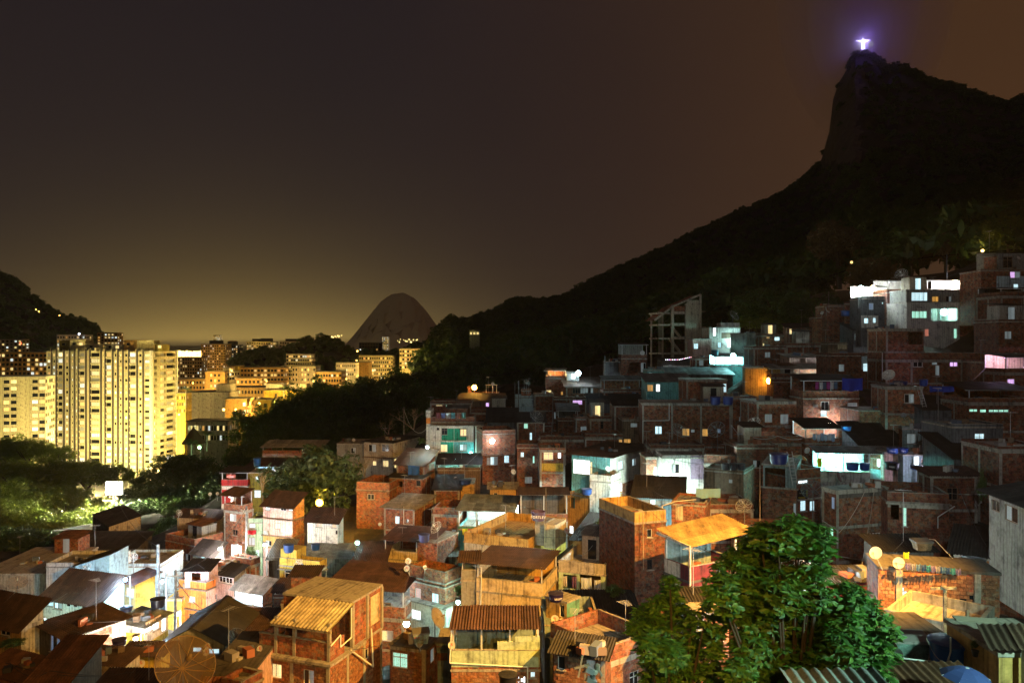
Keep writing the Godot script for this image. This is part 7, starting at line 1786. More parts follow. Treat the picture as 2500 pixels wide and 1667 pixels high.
	H("c49n", "brick_house", "unlit brick house at the right edge above the boarded house", [2440, 2560, 1090, 1200], {"d": 60, "m": "brick3", "p": 0.3, "dep": 5})
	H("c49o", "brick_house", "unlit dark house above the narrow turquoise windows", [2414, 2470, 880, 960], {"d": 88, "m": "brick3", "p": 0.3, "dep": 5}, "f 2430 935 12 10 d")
	H("c49p", "sheet_roof_house", "blue tarpaulin roof under the wide dark red brick house", [2256, 2350, 1000, 1050], {"d": 80, "m": "slate", "r": "c", "rm": "dark", "rise": 1.0, "dep": 5}, "f 2332 964 10 14 p")
func concrete_frame() -> void:   # the unfinished four storey frame on the crest
	var d := 160.0
	var A := P(1642, 862, d - 1.0); var Bq := P(1676, 862, d - 0.2)
	Bq.y = A.y
	var ux := (Bq - A).normalized()
	var uz := ux.cross(Vector3.UP).normalized()
	var n := thing("unfinished_building", "unfinished four storey concrete frame with a slanting roof on the crest", "building", A - Vector3(0, 3, 0), "", Basis(ux, Vector3.UP, uz))
	var W := (Bq - A).length()
	var cm := M("beige")
	var lv := [3.0, 6.1, 8.9, 11.3]
	var bw := 3.2   # the walled right bay
	for x in [0.0, W]: bx(n, "column", cm, Vector3(x, 6.4, 0), Vector3(0.5, 12.8 + x * 0.25, 0.5))
	bx(n, "column", cm, Vector3(W + bw, 7.6, 0), Vector3(0.34, 15.0, 0.36))
	for x in [-2.6, 0.0, W + bw]: bx(n, "column", cm, Vector3(x, 5.5, -4.5), Vector3(0.3, 11.0, 0.3))
	for y in lv:
		bx(n, "beam", cm, Vector3(W / 2, y, 0.02), Vector3(W - 0.3, 0.5, 0.5))
		bx(n, "floor_slab", cm, Vector3(W / 2 - 1.2, y - 0.1, -2.6), Vector3(W + 3.4, 0.3, 4.8))
		if y < 11:
			for i in 7: bx(n, "timber_prop", paint(0.22, 0.16, 0.10), Vector3(-2.6 + 0.4 * i, y + 1.35, -1.0 - 0.45 * i), Vector3(0.08, 2.5, 0.08))
	for y in [3.0, 6.1]:
		var st := MB.new()
		for i in 8: st.box(Vector3(0.4 + i * 0.28, y + 2.6 - i * 0.32, -1.6), Vector3(0.3, 0.34, 1.0))
		put(n, "stair", st, cm)
	bx(n, "block_wall", M("beige"), Vector3(W + bw / 2, 7.2, -0.05), Vector3(bw - 0.3, 13.4, 0.18))
	bx(n, "side_wall", M("beige"), Vector3(W + bw, 7.2, -2.4), Vector3(0.18, 13.4, 4.4))
	for y in [3.2, 6.2, 9.2, 11.9]: bx(n, "beam", cm, Vector3(W + bw / 2, y, 0.06), Vector3(bw - 0.3, 0.2, 0.2))
	var rm := MB.new()
	rm.bar(Vector3(-4.0, 9.7, 0.1), Vector3(0.0, 12.5, 0.1), 0.3, 0.36); rm.bar(Vector3(0, 12.5, 0.1), Vector3(W + bw, 15.1, 0.1), 0.3, 0.34)
	put(n, "raking_beam", rm, cm)
	var sl := MB.new()
	sl.quad(Vector3(-4.0, 9.6, 0.1), Vector3(0, 12.4, 0.1), Vector3(0, 12.4, -4.8), Vector3(-4.0, 9.6, -4.8))
	sl.quad(Vector3(0, 12.4, 0.1), Vector3(W + bw, 15.0, 0.1), Vector3(W + bw, 15.0, -4.8), Vector3(0, 12.4, -4.8))
	put(n, "roof_slab", sl, M("brick2"))
	bx(n, "brick_infill", M("brick2"), Vector3(W / 2, 12.1, -0.1), Vector3(W - 0.36, 1.1, 0.12))
	bx(n, "scaffold_pole", paint(0.25, 0.16, 0.08), Vector3(W + bw + 0.5, 6.5, -1.2), Vector3(0.1, 13, 0.1))
	for y in [8.4, 11.6]: bx(n, "scaffold_board", paint(0.35, 0.27, 0.17), Vector3(W + bw + 0.4, y, -0.6), Vector3(2.0, 0.12, 0.7))
func leaf_mesh(sd: int) -> ArrayMesh:
	var mb := MB.new()
	var bend := 0.25 + 0.12 * sd
	var pts := []
	for i in 5:
		var t := i / 4.0
		pts.append([Vector3(t, -bend * t * t, 0), 0.16 * sin(PI * clampf(t * 0.92 + 0.06, 0, 1))])
	for i in 4:
		for s in [-1.0, 1.0]:
			var a: Vector3 = pts[i][0]; var b: Vector3 = pts[i + 1][0]
			var a2 := a + Vector3(0, 0.05 * pts[i][1] * 4, s * pts[i][1]); var b2 := b + Vector3(0, 0.05 * pts[i + 1][1] * 4, s * pts[i + 1][1])
			if s > 0: mb.quad(a, b, b2, a2)
			else: mb.quad(b, a, a2, b2)
	return mb.mesh()
func leafy(nm: String, label: String, blobs: Array, d: float, root: Vector3, tips: int, parts: int, sd: int, ll: float) -> void:   # blobs: [px, py, radius px, depth offset]
	var r := RandomNumberGenerator.new()
	r.seed = sd
	var node := thing(nm, label, "tree", root)
	var lm := [leaf_mesh(0), leaf_mesh(1), leaf_mesh(2)]
	var mt := []
	for c in [[0.035, 0.12, 0.012], [0.065, 0.14, 0.014], [0.022, 0.075, 0.011]]:
		var m := std("mango_leaf_%.3f" % c[0], lin(c[0], c[1], c[2]), 0.6)
		m.backlight_enabled = true
		m.backlight = lin(c[0] * 0.9, c[1] * 1.1, c[2] * 0.8)
		mt.append(m)
	var wood := MB.new()
	var bark := paint(0.035, 0.028, 0.02)
	wood.tube(Vector3(0, -2, 0), Vector3(0, 1.5, 0), 0.3, 0.2, 9)
	var sets := [[], [], []]
	var cand := []
	var tw := 0.0
	for b in blobs: tw += b[2] * b[2]
	for b in blobs:
		var bd: float = d + b[3]
		var c := P(b[0], b[1], bd) - root
		var rad: float = b[2] / F * bd
		var hub := c - Vector3(0, rad * 0.55, 0)
		wood.tube(Vector3(0, 1.2, 0), hub.lerp(Vector3(0, 1.2, 0), 0.35) + Vector3(0, 0.3, 0), 0.07, 0.045, 6)
		wood.tube(hub.lerp(Vector3(0, 1.2, 0), 0.35) + Vector3(0, 0.3, 0), c, 0.045, 0.02, 5)
		var n := int(tips * b[2] * b[2] / tw)
		for i in n:
			var dv := Vector3(r.randfn(), r.randfn() + 0.2, r.randfn()).normalized()
			var tip := c + dv * rad * pow(r.randf(), 0.28) * Vector3(1, 1, 0.9)
			wood.tube(c.lerp(tip, 0.35), tip, 0.016, 0.008, 3)
			var grow := (dv + Vector3(0, 0.7, 0)).normalized()
			var k := r.randi_range(8, 13)
			var ph := r.randf() * TAU
			for j in k:
				var a := ph + j * 2.39996
				var out := Vector3(cos(a), 0, sin(a))
				var x := (out + grow * r.randf_range(-0.1, 0.75)).normalized()
				var y := (grow - x * grow.dot(x)).normalized()
				var z := x.cross(y)
				var s := ll * r.randf_range(0.55, 1.4)
				var t := Transform3D(Basis(x * s, y * s, z * s), tip + grow * (0.03 * j / k) * ll * 3.0)
				var mi := r.randi() % 3
				var wp: Vector3 = root + t.origin
				var front := (tip - c).normalized().dot(-(root + c).normalized())
				if front > 0.45 and dv.length() > 0 and (tip - c).length() > rad * 0.82 and cand.size() < parts and j % 3 == 0: cand.append([t, mi])
				else: sets[mi].append(t)
	put(node, "trunk_and_boughs", wood, bark)
	for c in cand: put_mesh(node, "leaf", lm[c[1]], mt[c[1]], c[0])
	for k in 3:
		var mm := MultiMesh.new()
		mm.transform_format = MultiMesh.TRANSFORM_3D
		mm.mesh = lm[k]
		mm.instance_count = sets[k].size()
		for i in sets[k].size(): mm.set_instance_transform(i, sets[k][i])
		var mi := MultiMeshInstance3D.new()
		mi.name = "foliage"
		mi.multimesh = mm
		mi.material_override = mt[k]
		node.add_child(mi, true)
		mi.set_meta("kind", "stuff")
func near_tree() -> void:
	leafy("leafy_tree", "big leafy green tree with long leaves at the lower right", [[1945, 1300, 45, -0.4], [1900, 1312, 40, -0.6], [1858, 1312, 35, -0.2], [1990, 1312, 40, -0.6], [2010, 1345, 30, -0.7], [1950, 1362, 62, -0.2], [1880, 1372, 58, 0.7], [1820, 1352, 45, 0.5], [1790, 1392, 45, 0.4], [1760, 1430, 38, -0.4], [1830, 1432, 58, 0.1], [1900, 1452, 66, -0.4], [1970, 1442, 58, -0.5], [2005, 1400, 28, -0.6], [1765, 1470, 38, -0.5], [1790, 1510, 40, 0.7], [1850, 1512, 60, 0.5], [1930, 1532, 66, 0.5], [2010, 1492, 48, 0.5], [2075, 1460, 42, -0.5], [2060, 1522, 56, -0.3], [2120, 1492, 38, 0.2], [2150, 1540, 42, 0.4], [2120, 1580, 50, 0.6], [2160, 1592, 32, 0.6], [2050, 1592, 60, -0.7], [1980, 1602, 60, 0.2], [1900, 1612, 60, 0.3], [1830, 1592, 46, 0.0], [1800, 1642, 42, -0.5], [1880, 1672, 52, -0.0], [1960, 1672, 52, -0.7], [2040, 1666, 48, 0.7], [2110, 1650, 46, 0.6], [2155, 1652, 30, 0.1]], 22.5, P(1930, 2050, 22.8), 2500, 300, 3, 0.235)
	leafy("leafy_tree", "smaller yellow green leafy tree with a pointed top left of the big one", [[1636, 1420, 17, -0.3], [1640, 1450, 25, 0.7], [1610, 1480, 29, 0.1], [1580, 1502, 27, 0.6], [1650, 1497, 34, 0.6], [1560, 1537, 27, 0.0], [1600, 1542, 38, -0.1], [1650, 1557, 40, 0.2], [1690, 1512, 22, -0.1], [1722, 1512, 24, -0.5], [1735, 1547, 31, -0.3], [1700, 1572, 35, 0.5], [1580, 1587, 34, -0.7], [1630, 1607, 44, -0.7], [1690, 1627, 42, 0.2], [1745, 1592, 27, -0.4], [1600, 1647, 38, 0.1], [1660, 1662, 38, -0.0], [1740, 1642, 33, -0.3]], 23.5, P(1650, 2000, 23.8), 900, 220, 11, 0.20)
func details_left() -> void:
	wall_lamp("c2", "f", 1199, 1075, "dazzling blue white lamp on the brick wall", [0.72, 0.86, 1.0], 60.0, 60.0, 0.22, 0.9)
	wall_lamp("c1", "f", 1150, 1106, "turquoise lamp low on the green painted house", CYAN, 60.0, 30.0, 0.18, 0.7)
	street_lamp("small cool lamp lighting the white balcony tower", 1043, 1092, 113.0, [0.8, 1.0, 0.95], 260.0, 4.0, "", 8.0, 0.15)
	street_lamp("orange alley lamp under the dense round tree", 779, 1227, 103.0, [1.0, 0.50, 0.04], 1300.0, 6.0, "", 30.0, 0.3)
	street_lamp("orange lamp on the crest rooftop", 1158, 946, 149.0, SODIUM, 170.0, 3.0, "", 50.0, 0.3)
	street_lamp("blue white star lamp on the crest beside the white lit room", 1412, 911, 143.0, [0.55, 0.85, 1.0], 240.0, 5.0, "", 60.0, 0.35)
	wall_lamp("c37", "f", 1786, 829, "cyan white lamp over the white house's lit room", [0.5, 0.97, 1.0], 160.0, 40.0, 0.28, 0.9)
	street_lamp("cyan lamp above the turquoise lit terrace", 1791, 868, 130.5, CYAN, 120.0, 2.5, "", 40.0, 0.25)
	wall_lamp("c18", "f", 1878, 929, "blazing sodium lamp on the orange stair house", SODIUM, 110.0, 60.0, 0.26, 0.8)
	street_lamp("white lamp on the eave of the dark pent roof house", 2155, 806, 121.0, WHITE, 90.0, 3.0, "", 24.0, 0.2)
	wall_lamp("c20", "f", 2024, 1034, "small white lamp above the washing porch", WHITE, 24.0, 30.0, 0.14, 0.5)
	wall_lamp("c22", "f", 2147, 1058, "brightest white lamp on the middle right brick house", [0.85, 1.0, 0.98], 95.0, 60.0, 0.22, 0.7)
	street_lamp("white lamp on the roof edge of the slate blue house's terrace", 2103, 704, 119.6, [0.7, 0.97, 1.0], 40.0, 2.0, "", 40.0, 0.25)
	street_lamp("warm white lamp in the middle of the slate blue house's terrace", 2132, 703, 121.5, [1.0, 0.82, 0.45], 100.0, 2.0, "", 40.0, 0.25)
	street_lamp("turquoise lamp on the balcony of the grey white house", 2306, 762, 114.0, [0.45, 1.0, 0.98], 200.0, 2.5, "", 40.0, 0.3)
	street_lamp("warm lamp over the blazing white terrace", 2332, 690, 117.0, [1.0, 0.8, 0.5], 130.0, 2.5, "", 40.0, 0.25)
	street_lamp("cool white alley lamp between the huge maroon roof and the dark roof", 992, 1523, 60.5, [0.7, 0.95, 1.0], 130.0, 3.5, "", 30.0, 0.15)
	street_lamp("cool lamp behind the hidden corner of the corner brick house", 1118, 1470, 66.5, [0.55, 1.0, 0.85], 60.0, 3.5, "", 6.0, 0.12)
	street_lamp("white lamp in the lane before the mural house", 520, 1545, 76.0, [1.0, 0.85, 0.8], 190.0, 3.0, "", 8.0, 0.12)
	street_lamp("white lamp in the lane left of the mural house", 430, 1500, 77.0, [1.0, 0.96, 0.86], 90.0, 3.0, "", 8.0, 0.12)
	street_lamp("white lamp before the corner bar", 330, 1560, 61.0, [1.0, 0.98, 0.9], 60.0, 3.0, "", 8.0, 0.12)
	street_lamp("blue white lamp between the dark tile roof and the yellow house", 305, 1415, 72.0, [0.4, 0.68, 1.0], 120.0, 3.0, "", 8.0, 0.12)
	street_lamp("second blue white lamp by the light blue yard", 395, 1420, 80.0, [0.4, 0.68, 1.0], 90.0, 3.5, "", 8.0, 0.12)
	street_lamp("turquoise lamp in the gap right of the brown tile roof", 94, 1520, 64.0, [0.5, 1.0, 0.95], 75.0, 3.0, "", 12.0, 0.14)
	street_lamp("blue white lamp beside the whitewashed house", 190, 1440, 76.0, [0.4, 0.7, 1.0], 70.0, 3.0, "", 4.0, 0.1)
	street_lamp("white lamp in the alley under the brick tower house", 575, 1335, 94.0, [1.0, 0.95, 0.95], 70.0, 3.0, "", 10.0, 0.14)
	street_lamp("pale lamp in the alley beside the green lit house", 645, 1330, 95.0, [0.8, 1.0, 0.95], 55.0, 3.0, "", 8.0, 0.12)
	street_lamp("pink white lamp in the alley left of the brick tower house", 535, 1340, 93.0, [1.0, 0.85, 0.75], 60.0, 3.0, "", 6.0, 0.12)
	street_lamp("turquoise lamp among the low gabled roofs", 505, 1575, 63.0, CYAN, 40.0, 2.5, "", 8.0, 0.12)
	street_lamp("turquoise lamp in the hollow between the white house and the dark roofs", 872, 1325, 88.0, CYAN, 45.0, 2.5, "", 10.0, 0.15)
	street_lamp("pale blue lamp right of the white lit house side", 1570, 1340, 68.0, [0.6, 0.95, 1.0], 90.0, 3.0, "", 8.0, 0.12)
	street_lamp("cool lamp in the lane below the teal house", 1602, 1200, 83.0, [0.7, 1.0, 0.95], 240.0, 3.5, "", 8.0, 0.12)
	street_lamp("blue lamp under the terrace right of the round tree", 640, 1165, 122.0, [0.5, 0.8, 1.0], 60.0, 3.0, "", 8.0, 0.15)
	street_lamp("white lamp lighting the red and white balconies", 560, 1212, 111.0, [1.0, 0.96, 0.95], 60.0, 3.0, "", 4.0, 0.1)
	street_lamp("yellow lamp in the slope of trees at the far left", 60, 1150, 205.0, [1.0, 0.95, 0.4], 2600.0, 6.0, "", 14.0, 0.3)
	street_lamp("greenish lamp low among the park trees", 55, 1325, 150.0, [0.8, 1.0, 0.3], 120.0, 3.0, "", 4.0, 0.2)
	street_lamp("white lamp behind the leafy tree", 1996, 1400, 47.0, [0.85, 1.0, 0.95], 60.0, 3.0, "", 14.0, 0.14)
	street_lamp("white lamp low behind the leafy tree", 1960, 1640, 36.0, [1.0, 0.92, 0.85], 26.0, 3.0, "", 10.0, 0.12)
	street_lamp("white lamp in the gap between the two leafy trees", 1712, 1560, 40.0, [1.0, 0.9, 0.9], 26.0, 3.0, "", 10.0, 0.12)
	street_lamp("violet lamp by the two bright doorways", 2258, 1140, 71.0, [0.75, 0.7, 1.0], 14.0, 2.5, "", 5.0, 0.1)
	street_lamp("warm lamp on the high path below the yellow lit tree", 1866, 812, 160.0, [1.0, 0.85, 0.25], 150.0, 4.0, "", 3.0, 0.2)
	street_lamp("warm lamp on the path above the topmost houses", 2400, 612, 172.0, [1.0, 0.6, 0.2], 150.0, 6.0, "", 6.0, 0.2)
	street_lamp("warm lamp on the upper slope left of the terraces", 2080, 640, 190.0, [1.0, 0.6, 0.2], 160.0, 5.0, "", 2.0, 0.2)
	dish("a4", 228, 1491, 16, "small white dish at the right end of the white wall under the dark tile roof", {"face": "f", "pole": 6, "yaw": 30})
	dish("a7b", 343, 1619, 20, "round white dish with a red logo on the recessed cream wall", {"face": "f", "pole": 14, "yaw": 5, "c": 0.7, "logo": 1, "pitch": 15})
	dish("a3c", 284, 1362, 9, "leftmost small dish on the light blue yard wall", {"pole": 12, "yaw": 10})
	dish("a3c", 297, 1364, 8, "second small dish on the light blue yard wall", {"pole": 10, "yaw": -20})
	dish("a3", 240, 1352, 8, "small pink lit dish on the dark tilted roof of the whitewashed house", {"pole": 9, "yaw": 20})
	mesh_dish(325, 1361, 20, 84.0, "wire dish on a white mast above the light blue yard", {"yaw": 20, "pitch": 30, "pole": 22, "c": [0.5, 0.45, 0.4], "ribs": 8})
	mesh_dish(215, 1389, 26, 77.0, "skeletal wire dish leaning on the whitewashed house", {"yaw": -40, "pitch": 40, "pole": 6, "c": [0.5, 0.52, 0.55], "ribs": 10, "a": 0.15})
	mesh_dish(41, 1428, 44, 63.0, "pale wire dish lying on the brown tile roof", {"yaw": 30, "pitch": 60, "pole": 12, "c": [0.35, 0.25, 0.16], "ribs": 10})
	mesh_dish(445, 1632, 142, 34.0, "huge golden lit wire dish at the bottom left", {"yaw": 42, "pitch": 42, "pole": 70, "c": [0.42, 0.28, 0.12], "ribs": 12, "a": 0.5})
	mesh_dish(575, 1560, 48, 57.0, "dark wire dish before the wide flat brown roof", {"yaw": 50, "pitch": 40, "pole": 26, "c": [0.16, 0.16, 0.15], "ribs": 10, "a": 0.4})
	dish("a17", 503, 1592, 18, "lower of two round orange lit dishes with logos near the wire dish", {"pole": 34, "yaw": -15, "c": 0.65, "logo": 1, "at": P(495, 1630, 47.0)})
	dish("a17", 506, 1577, 15, "upper of two round orange lit dishes with logos near the wire dish", {"pole": 50, "yaw": -15, "c": 0.65, "logo": 1, "at": P(500, 1626, 47.5)})
	dish("hero", 634, 1584, 16, "round dish with a logo at the left corner of the big orange brick house", {"pole": 22, "yaw": -25, "c": 0.65, "logo": 1, "at": P(626, 1605, 48.3)})
	dish("c9", 996, 1370, 15, "upper of two round orange lit dishes on the corner brick house", {"pole": 40, "yaw": 10, "c": 0.62, "logo": 1, "at": P(1000, 1405, 71.5)})
	dish("c9", 993, 1388, 15, "lower of two round orange lit dishes on the corner brick house", {"pole": 22, "yaw": -20, "c": 0.62, "logo": 1, "at": P(1000, 1405, 71.4)})
	dish("c9", 1037, 1385, 11, "pale narrow dish on the front parapet of the corner brick house", {"pole": 34, "yaw": 30, "c": 0.5, "face": "f"})
	dish("a30", 702, 1446, 11, "orange lit dish on the flat brown roof crossed by a shadow", {"pole": 12, "yaw": 20, "at": P(706, 1455, 66.5)})
	mesh_dish(1062, 1512, 52, 56.0, "dark solid dish seen edge on above the box tanks", {"yaw": 70, "pitch": 30, "pole": 30, "c": [0.2, 0.17, 0.13], "ribs": 4, "a": 0.95})
	dish("b2", 1023, 1572, 17, "grey dish with a logo below the left box tank", {"pole": 20, "yaw": 20, "c": 0.34, "logo": 1, "at": P(1027, 1590, 49.2)})
	dish("b4", 1103, 1575, 18, "round orange lit dish with a logo at the left post of the green house", {"pole": 16, "yaw": -15, "c": 0.65, "logo": 1, "at": P(1106, 1590, 45.4)})
	dish("b8b", 1355, 1512, 20, "grey dish with a red logo leaning on the teal tank house", {"pole": 18, "yaw": 10, "c": 0.36, "logo": 1, "at": P(1362, 1530, 52.2)})
	dish("b8b", 1371, 1517, 15, "small grey dish with a red star shaped mark beside the teal tank house", {"pole": 13, "yaw": 25, "c": 0.36, "at": P(1374, 1530, 52.1)})
	dish("b6", 1383, 1296, 16, "orange lit tilted dish at the right corner of the stained yellow house", {"pole": 20, "yaw": 35, "c": 0.55, "logo": 1, "at": P(1392, 1312, 76.0)})
	dish("c5b", 863, 1074, 8, "tiny dish on the grey annex of the tall cream house", {"pole": 10, "yaw": 10})
	mesh_dish(1068, 1290, 32, 85.0, "pale wire dish on a mast by the blue tank of the cream walled terrace", {"yaw": -50, "pitch": 40, "pole": 40, "c": [0.55, 0.52, 0.46], "ribs": 12, "a": 0.3})
	dish("c7", 927, 1280, 9, "small grey dish left of the room under the pale rippled roof", {"pole": 8, "yaw": 20, "at": P(928, 1288, 96.0)})
	dish("c4", 1113, 1171, 14, "white dish among wires right of the patched old roof", {"pole": 16, "yaw": 40, "at": P(1110, 1190, 107.0)})
	dish("c12b", 1253, 1152, 13, "orange lit dish on a mast behind the peeling ochre hut", {"pole": 40, "yaw": 30, "at": P(1253, 1190, 101.0), "c": 0.55})
	dish("c14", 1484, 1145, 14, "pink lit dish on the terrace corner of the teal house", {"pole": 20, "yaw": 30, "at": P(1484, 1162, 88.0), "c": 0.5})
	dish("c13", 1213, 1280, 12, "dark dish on the bright turquoise terrace", {"pole": 10, "yaw": -40, "at": P(1212, 1290, 90.2), "c": 0.1})
	dish("a20", 512, 1206, 8, "left of two small dishes on the dark roof beside the brick tower house", {"pole": 14, "yaw": 15, "at": P(512, 1220, 108.0)})
	dish("a20", 530, 1205, 8, "turquoise lit dish, right of the pair beside the brick tower house", {"pole": 18, "yaw": 20, "at": P(530, 1223, 108.0)})
	mesh_dish(435, 1253, 16, 104.0, "wire dish at the left end of the cream upper house's roof", {"yaw": 60, "pitch": 30, "pole": 12, "c": [0.3, 0.28, 0.25], "ribs": 8})
	mesh_dish(730, 1377, 24, 86.0, "pale wire dish hung on the yellow house's terrace wall", {"yaw": -40, "pitch": 50, "pole": 10, "c": [0.5, 0.45, 0.42], "ribs": 10})
	tank("a26", 704, 1347, 26, 20, "shiny blue tank on the yellow house's rooftop room", {"at": P(704, 1348, 85.5)})
	tank("a27", 770, 1336, 22, 15, "blue tank on the blue lit rippled roof", {"at": P(770, 1342, 91.0)})
	tank("a28", 830, 1452, 34, 26, "dark blue tank left of the labelled one under the huge maroon roof", {"at": P(830, 1458, 64.5), "c": [0.01, 0.02, 0.09]})
	tank("a28", 866, 1468, 32, 30, "black tank with a white name band behind the tan ribbed roof", {"at": P(866, 1470, 58.0), "c": [0.008, 0.008, 0.03], "text": "FORTLEV", "plate": true, "ts": 0.15})
	tank("a30", 763, 1462, 36, 20, "low dark blue tank on the dark brick storey", {"at": P(763, 1466, 64.5), "c": [0.01, 0.02, 0.10]})
	tank("b6", 1314, 1264, 36, 24, "open violet tank with white letters on the concrete stair tower", {"at": P(1314, 1270, 76.3), "c": [0.10, 0.07, 0.16], "text": "FORTLEV", "open": true, "ts": 0.3})
	tank("b8", 1357, 1463, 38, 20, "purple black tank with a white name plate on the small tank house", {"at": P(1357, 1466, 53.6), "c": [0.02, 0.012, 0.05], "text": "FORTLEV", "plate": true, "ts": 0.2, "ty": 0.35})
	tank("c8b", 1035, 1318, 28, 19, "blue tank with a pale lid on the orange brick room", {"at": P(1035, 1322, 84.5), "c": [0.06, 0.08, 0.28]})
	tank("c13b", 1433, 1203, 26, 15, "blue tank on the rough ochre wall house", {"at": P(1433, 1207, 88.0)})
	tank("c12", 1136, 1178, 30, 12, "low dark tank on the orange cube room", {"at": P(1136, 1182, 104.0), "c": [0.01, 0.02, 0.07]})
	tank("a22", 627, 1130, 18, 22, "bright blue tank at the left end of the blue lit terrace", {"at": P(627, 1140, 125.0), "c": [0.02, 0.12, 0.5]})
	tank("a10", 380, 1478, 36, 22, "black tank on the corner bar's roof", {"at": P(384, 1482, 67.0), "c": [0.01, 0.01, 0.02]})
	tank("a4", 305, 1490, 30, 10, "low black tank between the dark tile roof and the bar", {"at": P(307, 1492, 66.0), "c": [0.01, 0.012, 0.03]})
	tank("a6", 290, 1570, 34, 16, "low purple black tank before the pink end wall", {"at": P(290, 1575, 58.0), "c": [0.02, 0.015, 0.05]})
	tank("b4", 1230, 1660, 46, 28, "large black tank at the bottom edge before the green house", {"at": P(1240, 1672, 42.0), "c": [0.012, 0.012, 0.014]})
	tank("a13", 782, 1404, 28, 12, "pale blue tank lid glinting before the huge maroon roof", {"at": P(782, 1408, 80.0), "c": [0.06, 0.12, 0.16]})
	box_tank("left one of two pale box tanks at the bottom centre", 1027, 1537, 1568, 38, 49.5, [0.42, 0.52, 0.47], 12.0, true)
	box_tank("right one of two pale box tanks at the bottom centre, on the grey pillar", 1082, 1560, 1590, 34, 51.0, [0.40, 0.52, 0.44], 0.0, true)
	pole("utility_pole", "tall white lit pole left of the yellow walled house", 385, 1329, 1470, 76.0, 0.19, 0.0, [0.5, 0.5, 0.52])
	pole("utility_pole", "concrete pole in front of the orange mural house", 427, 1392, 1580, 74.0, 0.17, 1.6)
	pole("utility_pole", "thin wooden pole before the pink part of the mural house", 553, 1475, 1560, 76.0, 0.12)
	pole("utility_pole", "pole beside the narrow green lit alley house", 601, 1235, 1390, 96.0, 0.16, 1.4)
	pole("mast", "slim pale mast on the crest beside the turquoise hut", 1266, 930, 975, 139.0, 0.12, 0.0, [0.55, 0.58, 0.6])
	pole("mast", "second thinner mast left of the slim pale one", 1257, 930, 990, 140.0, 0.07)
	pole("utility_pole", "white lit pole with a lit shrine like box in front of the bare trees", 986, 993, 1072, 150.0, 0.16, 0.0, [0.6, 0.58, 0.52])
	pole("mast", "white lit mast in front of the bare concrete porch", 1477, 868, 915, 147.0, 0.13, 0.0, [0.5, 0.55, 0.6])
	pole("mast", "tall blue lit mast above the topmost terraces", 2313, 620, 668, 125.0, 0.09, 0.0, [0.4, 0.45, 0.55])
	pole("mast", "pale mast standing before the big dark tree", 2024, 712, 760, 140.0, 0.09, 0.0, [0.5, 0.48, 0.44])
	pole("utility_pole", "lamp post without light in the lane right of the star lamp house", 1266, 1092, 1165, 108.0, 0.09)
	cable("cables fanning down from the great floodlight pole to the houses", [[277, 1200, 150], [600, 1245, 97]], 0.8)
	cable("cable from the great floodlight pole to the tall white lit pole", [[277, 1200, 150], [385, 1335, 76]], 1.5)
	cable("cable from the floodlight pole to the park trees", [[277, 1200, 150], [108, 1340, 130]], 1.5)
	cable("cables drooping across the orange mural house", [[427, 1410, 74], [553, 1500, 76], [620, 1510, 74]], 1.2, 0.035)
	cable("wire from the concrete pole to the alley pole", [[427, 1396, 74], [601, 1240, 96]], 1.6, 0.03)
	cable("wire along the upper crest roofs", [[1266, 945, 139], [1332, 935, 147]], 0.4)
	cable("slack white cables between the white pole and the balcony tower", [[986, 1000, 150], [1046, 1040, 120]], 2.5, 0.04, "overhead_cable", [0.5, 0.5, 0.46])
	cable("wire from the dark lane up to the teal lit roof", [[1050, 1190, 104], [1178, 1096, 114]], 0.6, 0.02, "overhead_cable", [0.3, 0.3, 0.3])
	cable("orange lit cable hanging over the yellow lit roof deck", [[1215, 1290, 78], [1250, 1300, 78]], 0.5)
	pole("mast", "slim mast with cross guys on the stained yellow house's tank tower", 1333, 1190, 1275, 76.5, 0.04, 0.0, [0.45, 0.36, 0.24])
	pole("antenna", "tall antenna post on the bright turquoise terrace with a tangle of gear", 1165, 1245, 1300, 86.0, 0.05)
	var pt := pole("utility_pole", "floodlit utility pole top with crossed arms and meters at the bottom centre", 1447, 1640, 1760, 33.0, 0.16, 0.0, [0.5, 0.44, 0.34])
	var cream := paint(0.55, 0.48, 0.36, 0.7)
	var cb := MB.new()
	var Q := func(x: float, y: float) -> Vector3: return P(x, y, 33.0) - pt.position
	cb.bar(Q.call(1423, 1598), Q.call(1412, 1653), 0.07, 0.07)
	put(pt, "crossarm", cb, cream)
	cb = MB.new(); cb.bar(Q.call(1402, 1631), Q.call(1439, 1622), 0.09, 0.09); put(pt, "crossarm", cb, cream)
	cb = MB.new(); cb.bar(Q.call(1431, 1631), Q.call(1449, 1640), 0.3, 0.22); put(pt, "lamp_hood", cb, paint(0.55, 0.56, 0.6, 0.4))
	cb = MB.new(); cb.bar(Q.call(1430, 1637), Q.call(1428, 1660), 0.05, 0.05); put(pt, "bracket", cb, cream)
	cb = MB.new(); cb.bar(Q.call(1462, 1634), Q.call(1470, 1650), 0.08, 0.08); put(pt, "bracket", cb, cream)
	cb = MB.new(); cb.lathe([Vector2(0.001, -0.16), Vector2(0.13, -0.1), Vector2(0.14, 0.06), Vector2(0.001, 0.16)], 12); put(pt, "photocell", cb, cream).position = Q.call(1458, 1627)
	cb = MB.new(); cb.lathe([Vector2(0.10, -0.1), Vector2(0.13, 0.1), Vector2(0.001, 0.13)], 12, Basis.from_euler(Vector3(1.3, 0.3, 0))); put(pt, "lamp_lens", cb, paint(0.7, 0.68, 0.6, 0.2)).position = Q.call(1452, 1640)
	cb = MB.new(); cb.bar(Q.call(1433, 1655), Q.call(1455, 1667), 0.28, 0.2); put(pt, "lamp_hood", cb, paint(0.5, 0.48, 0.46, 0.4))
	var gl := thing("floodlight", "hidden low floodlight that lights the utility pole top", "floodlight", P(1520, 1720, 29.0))
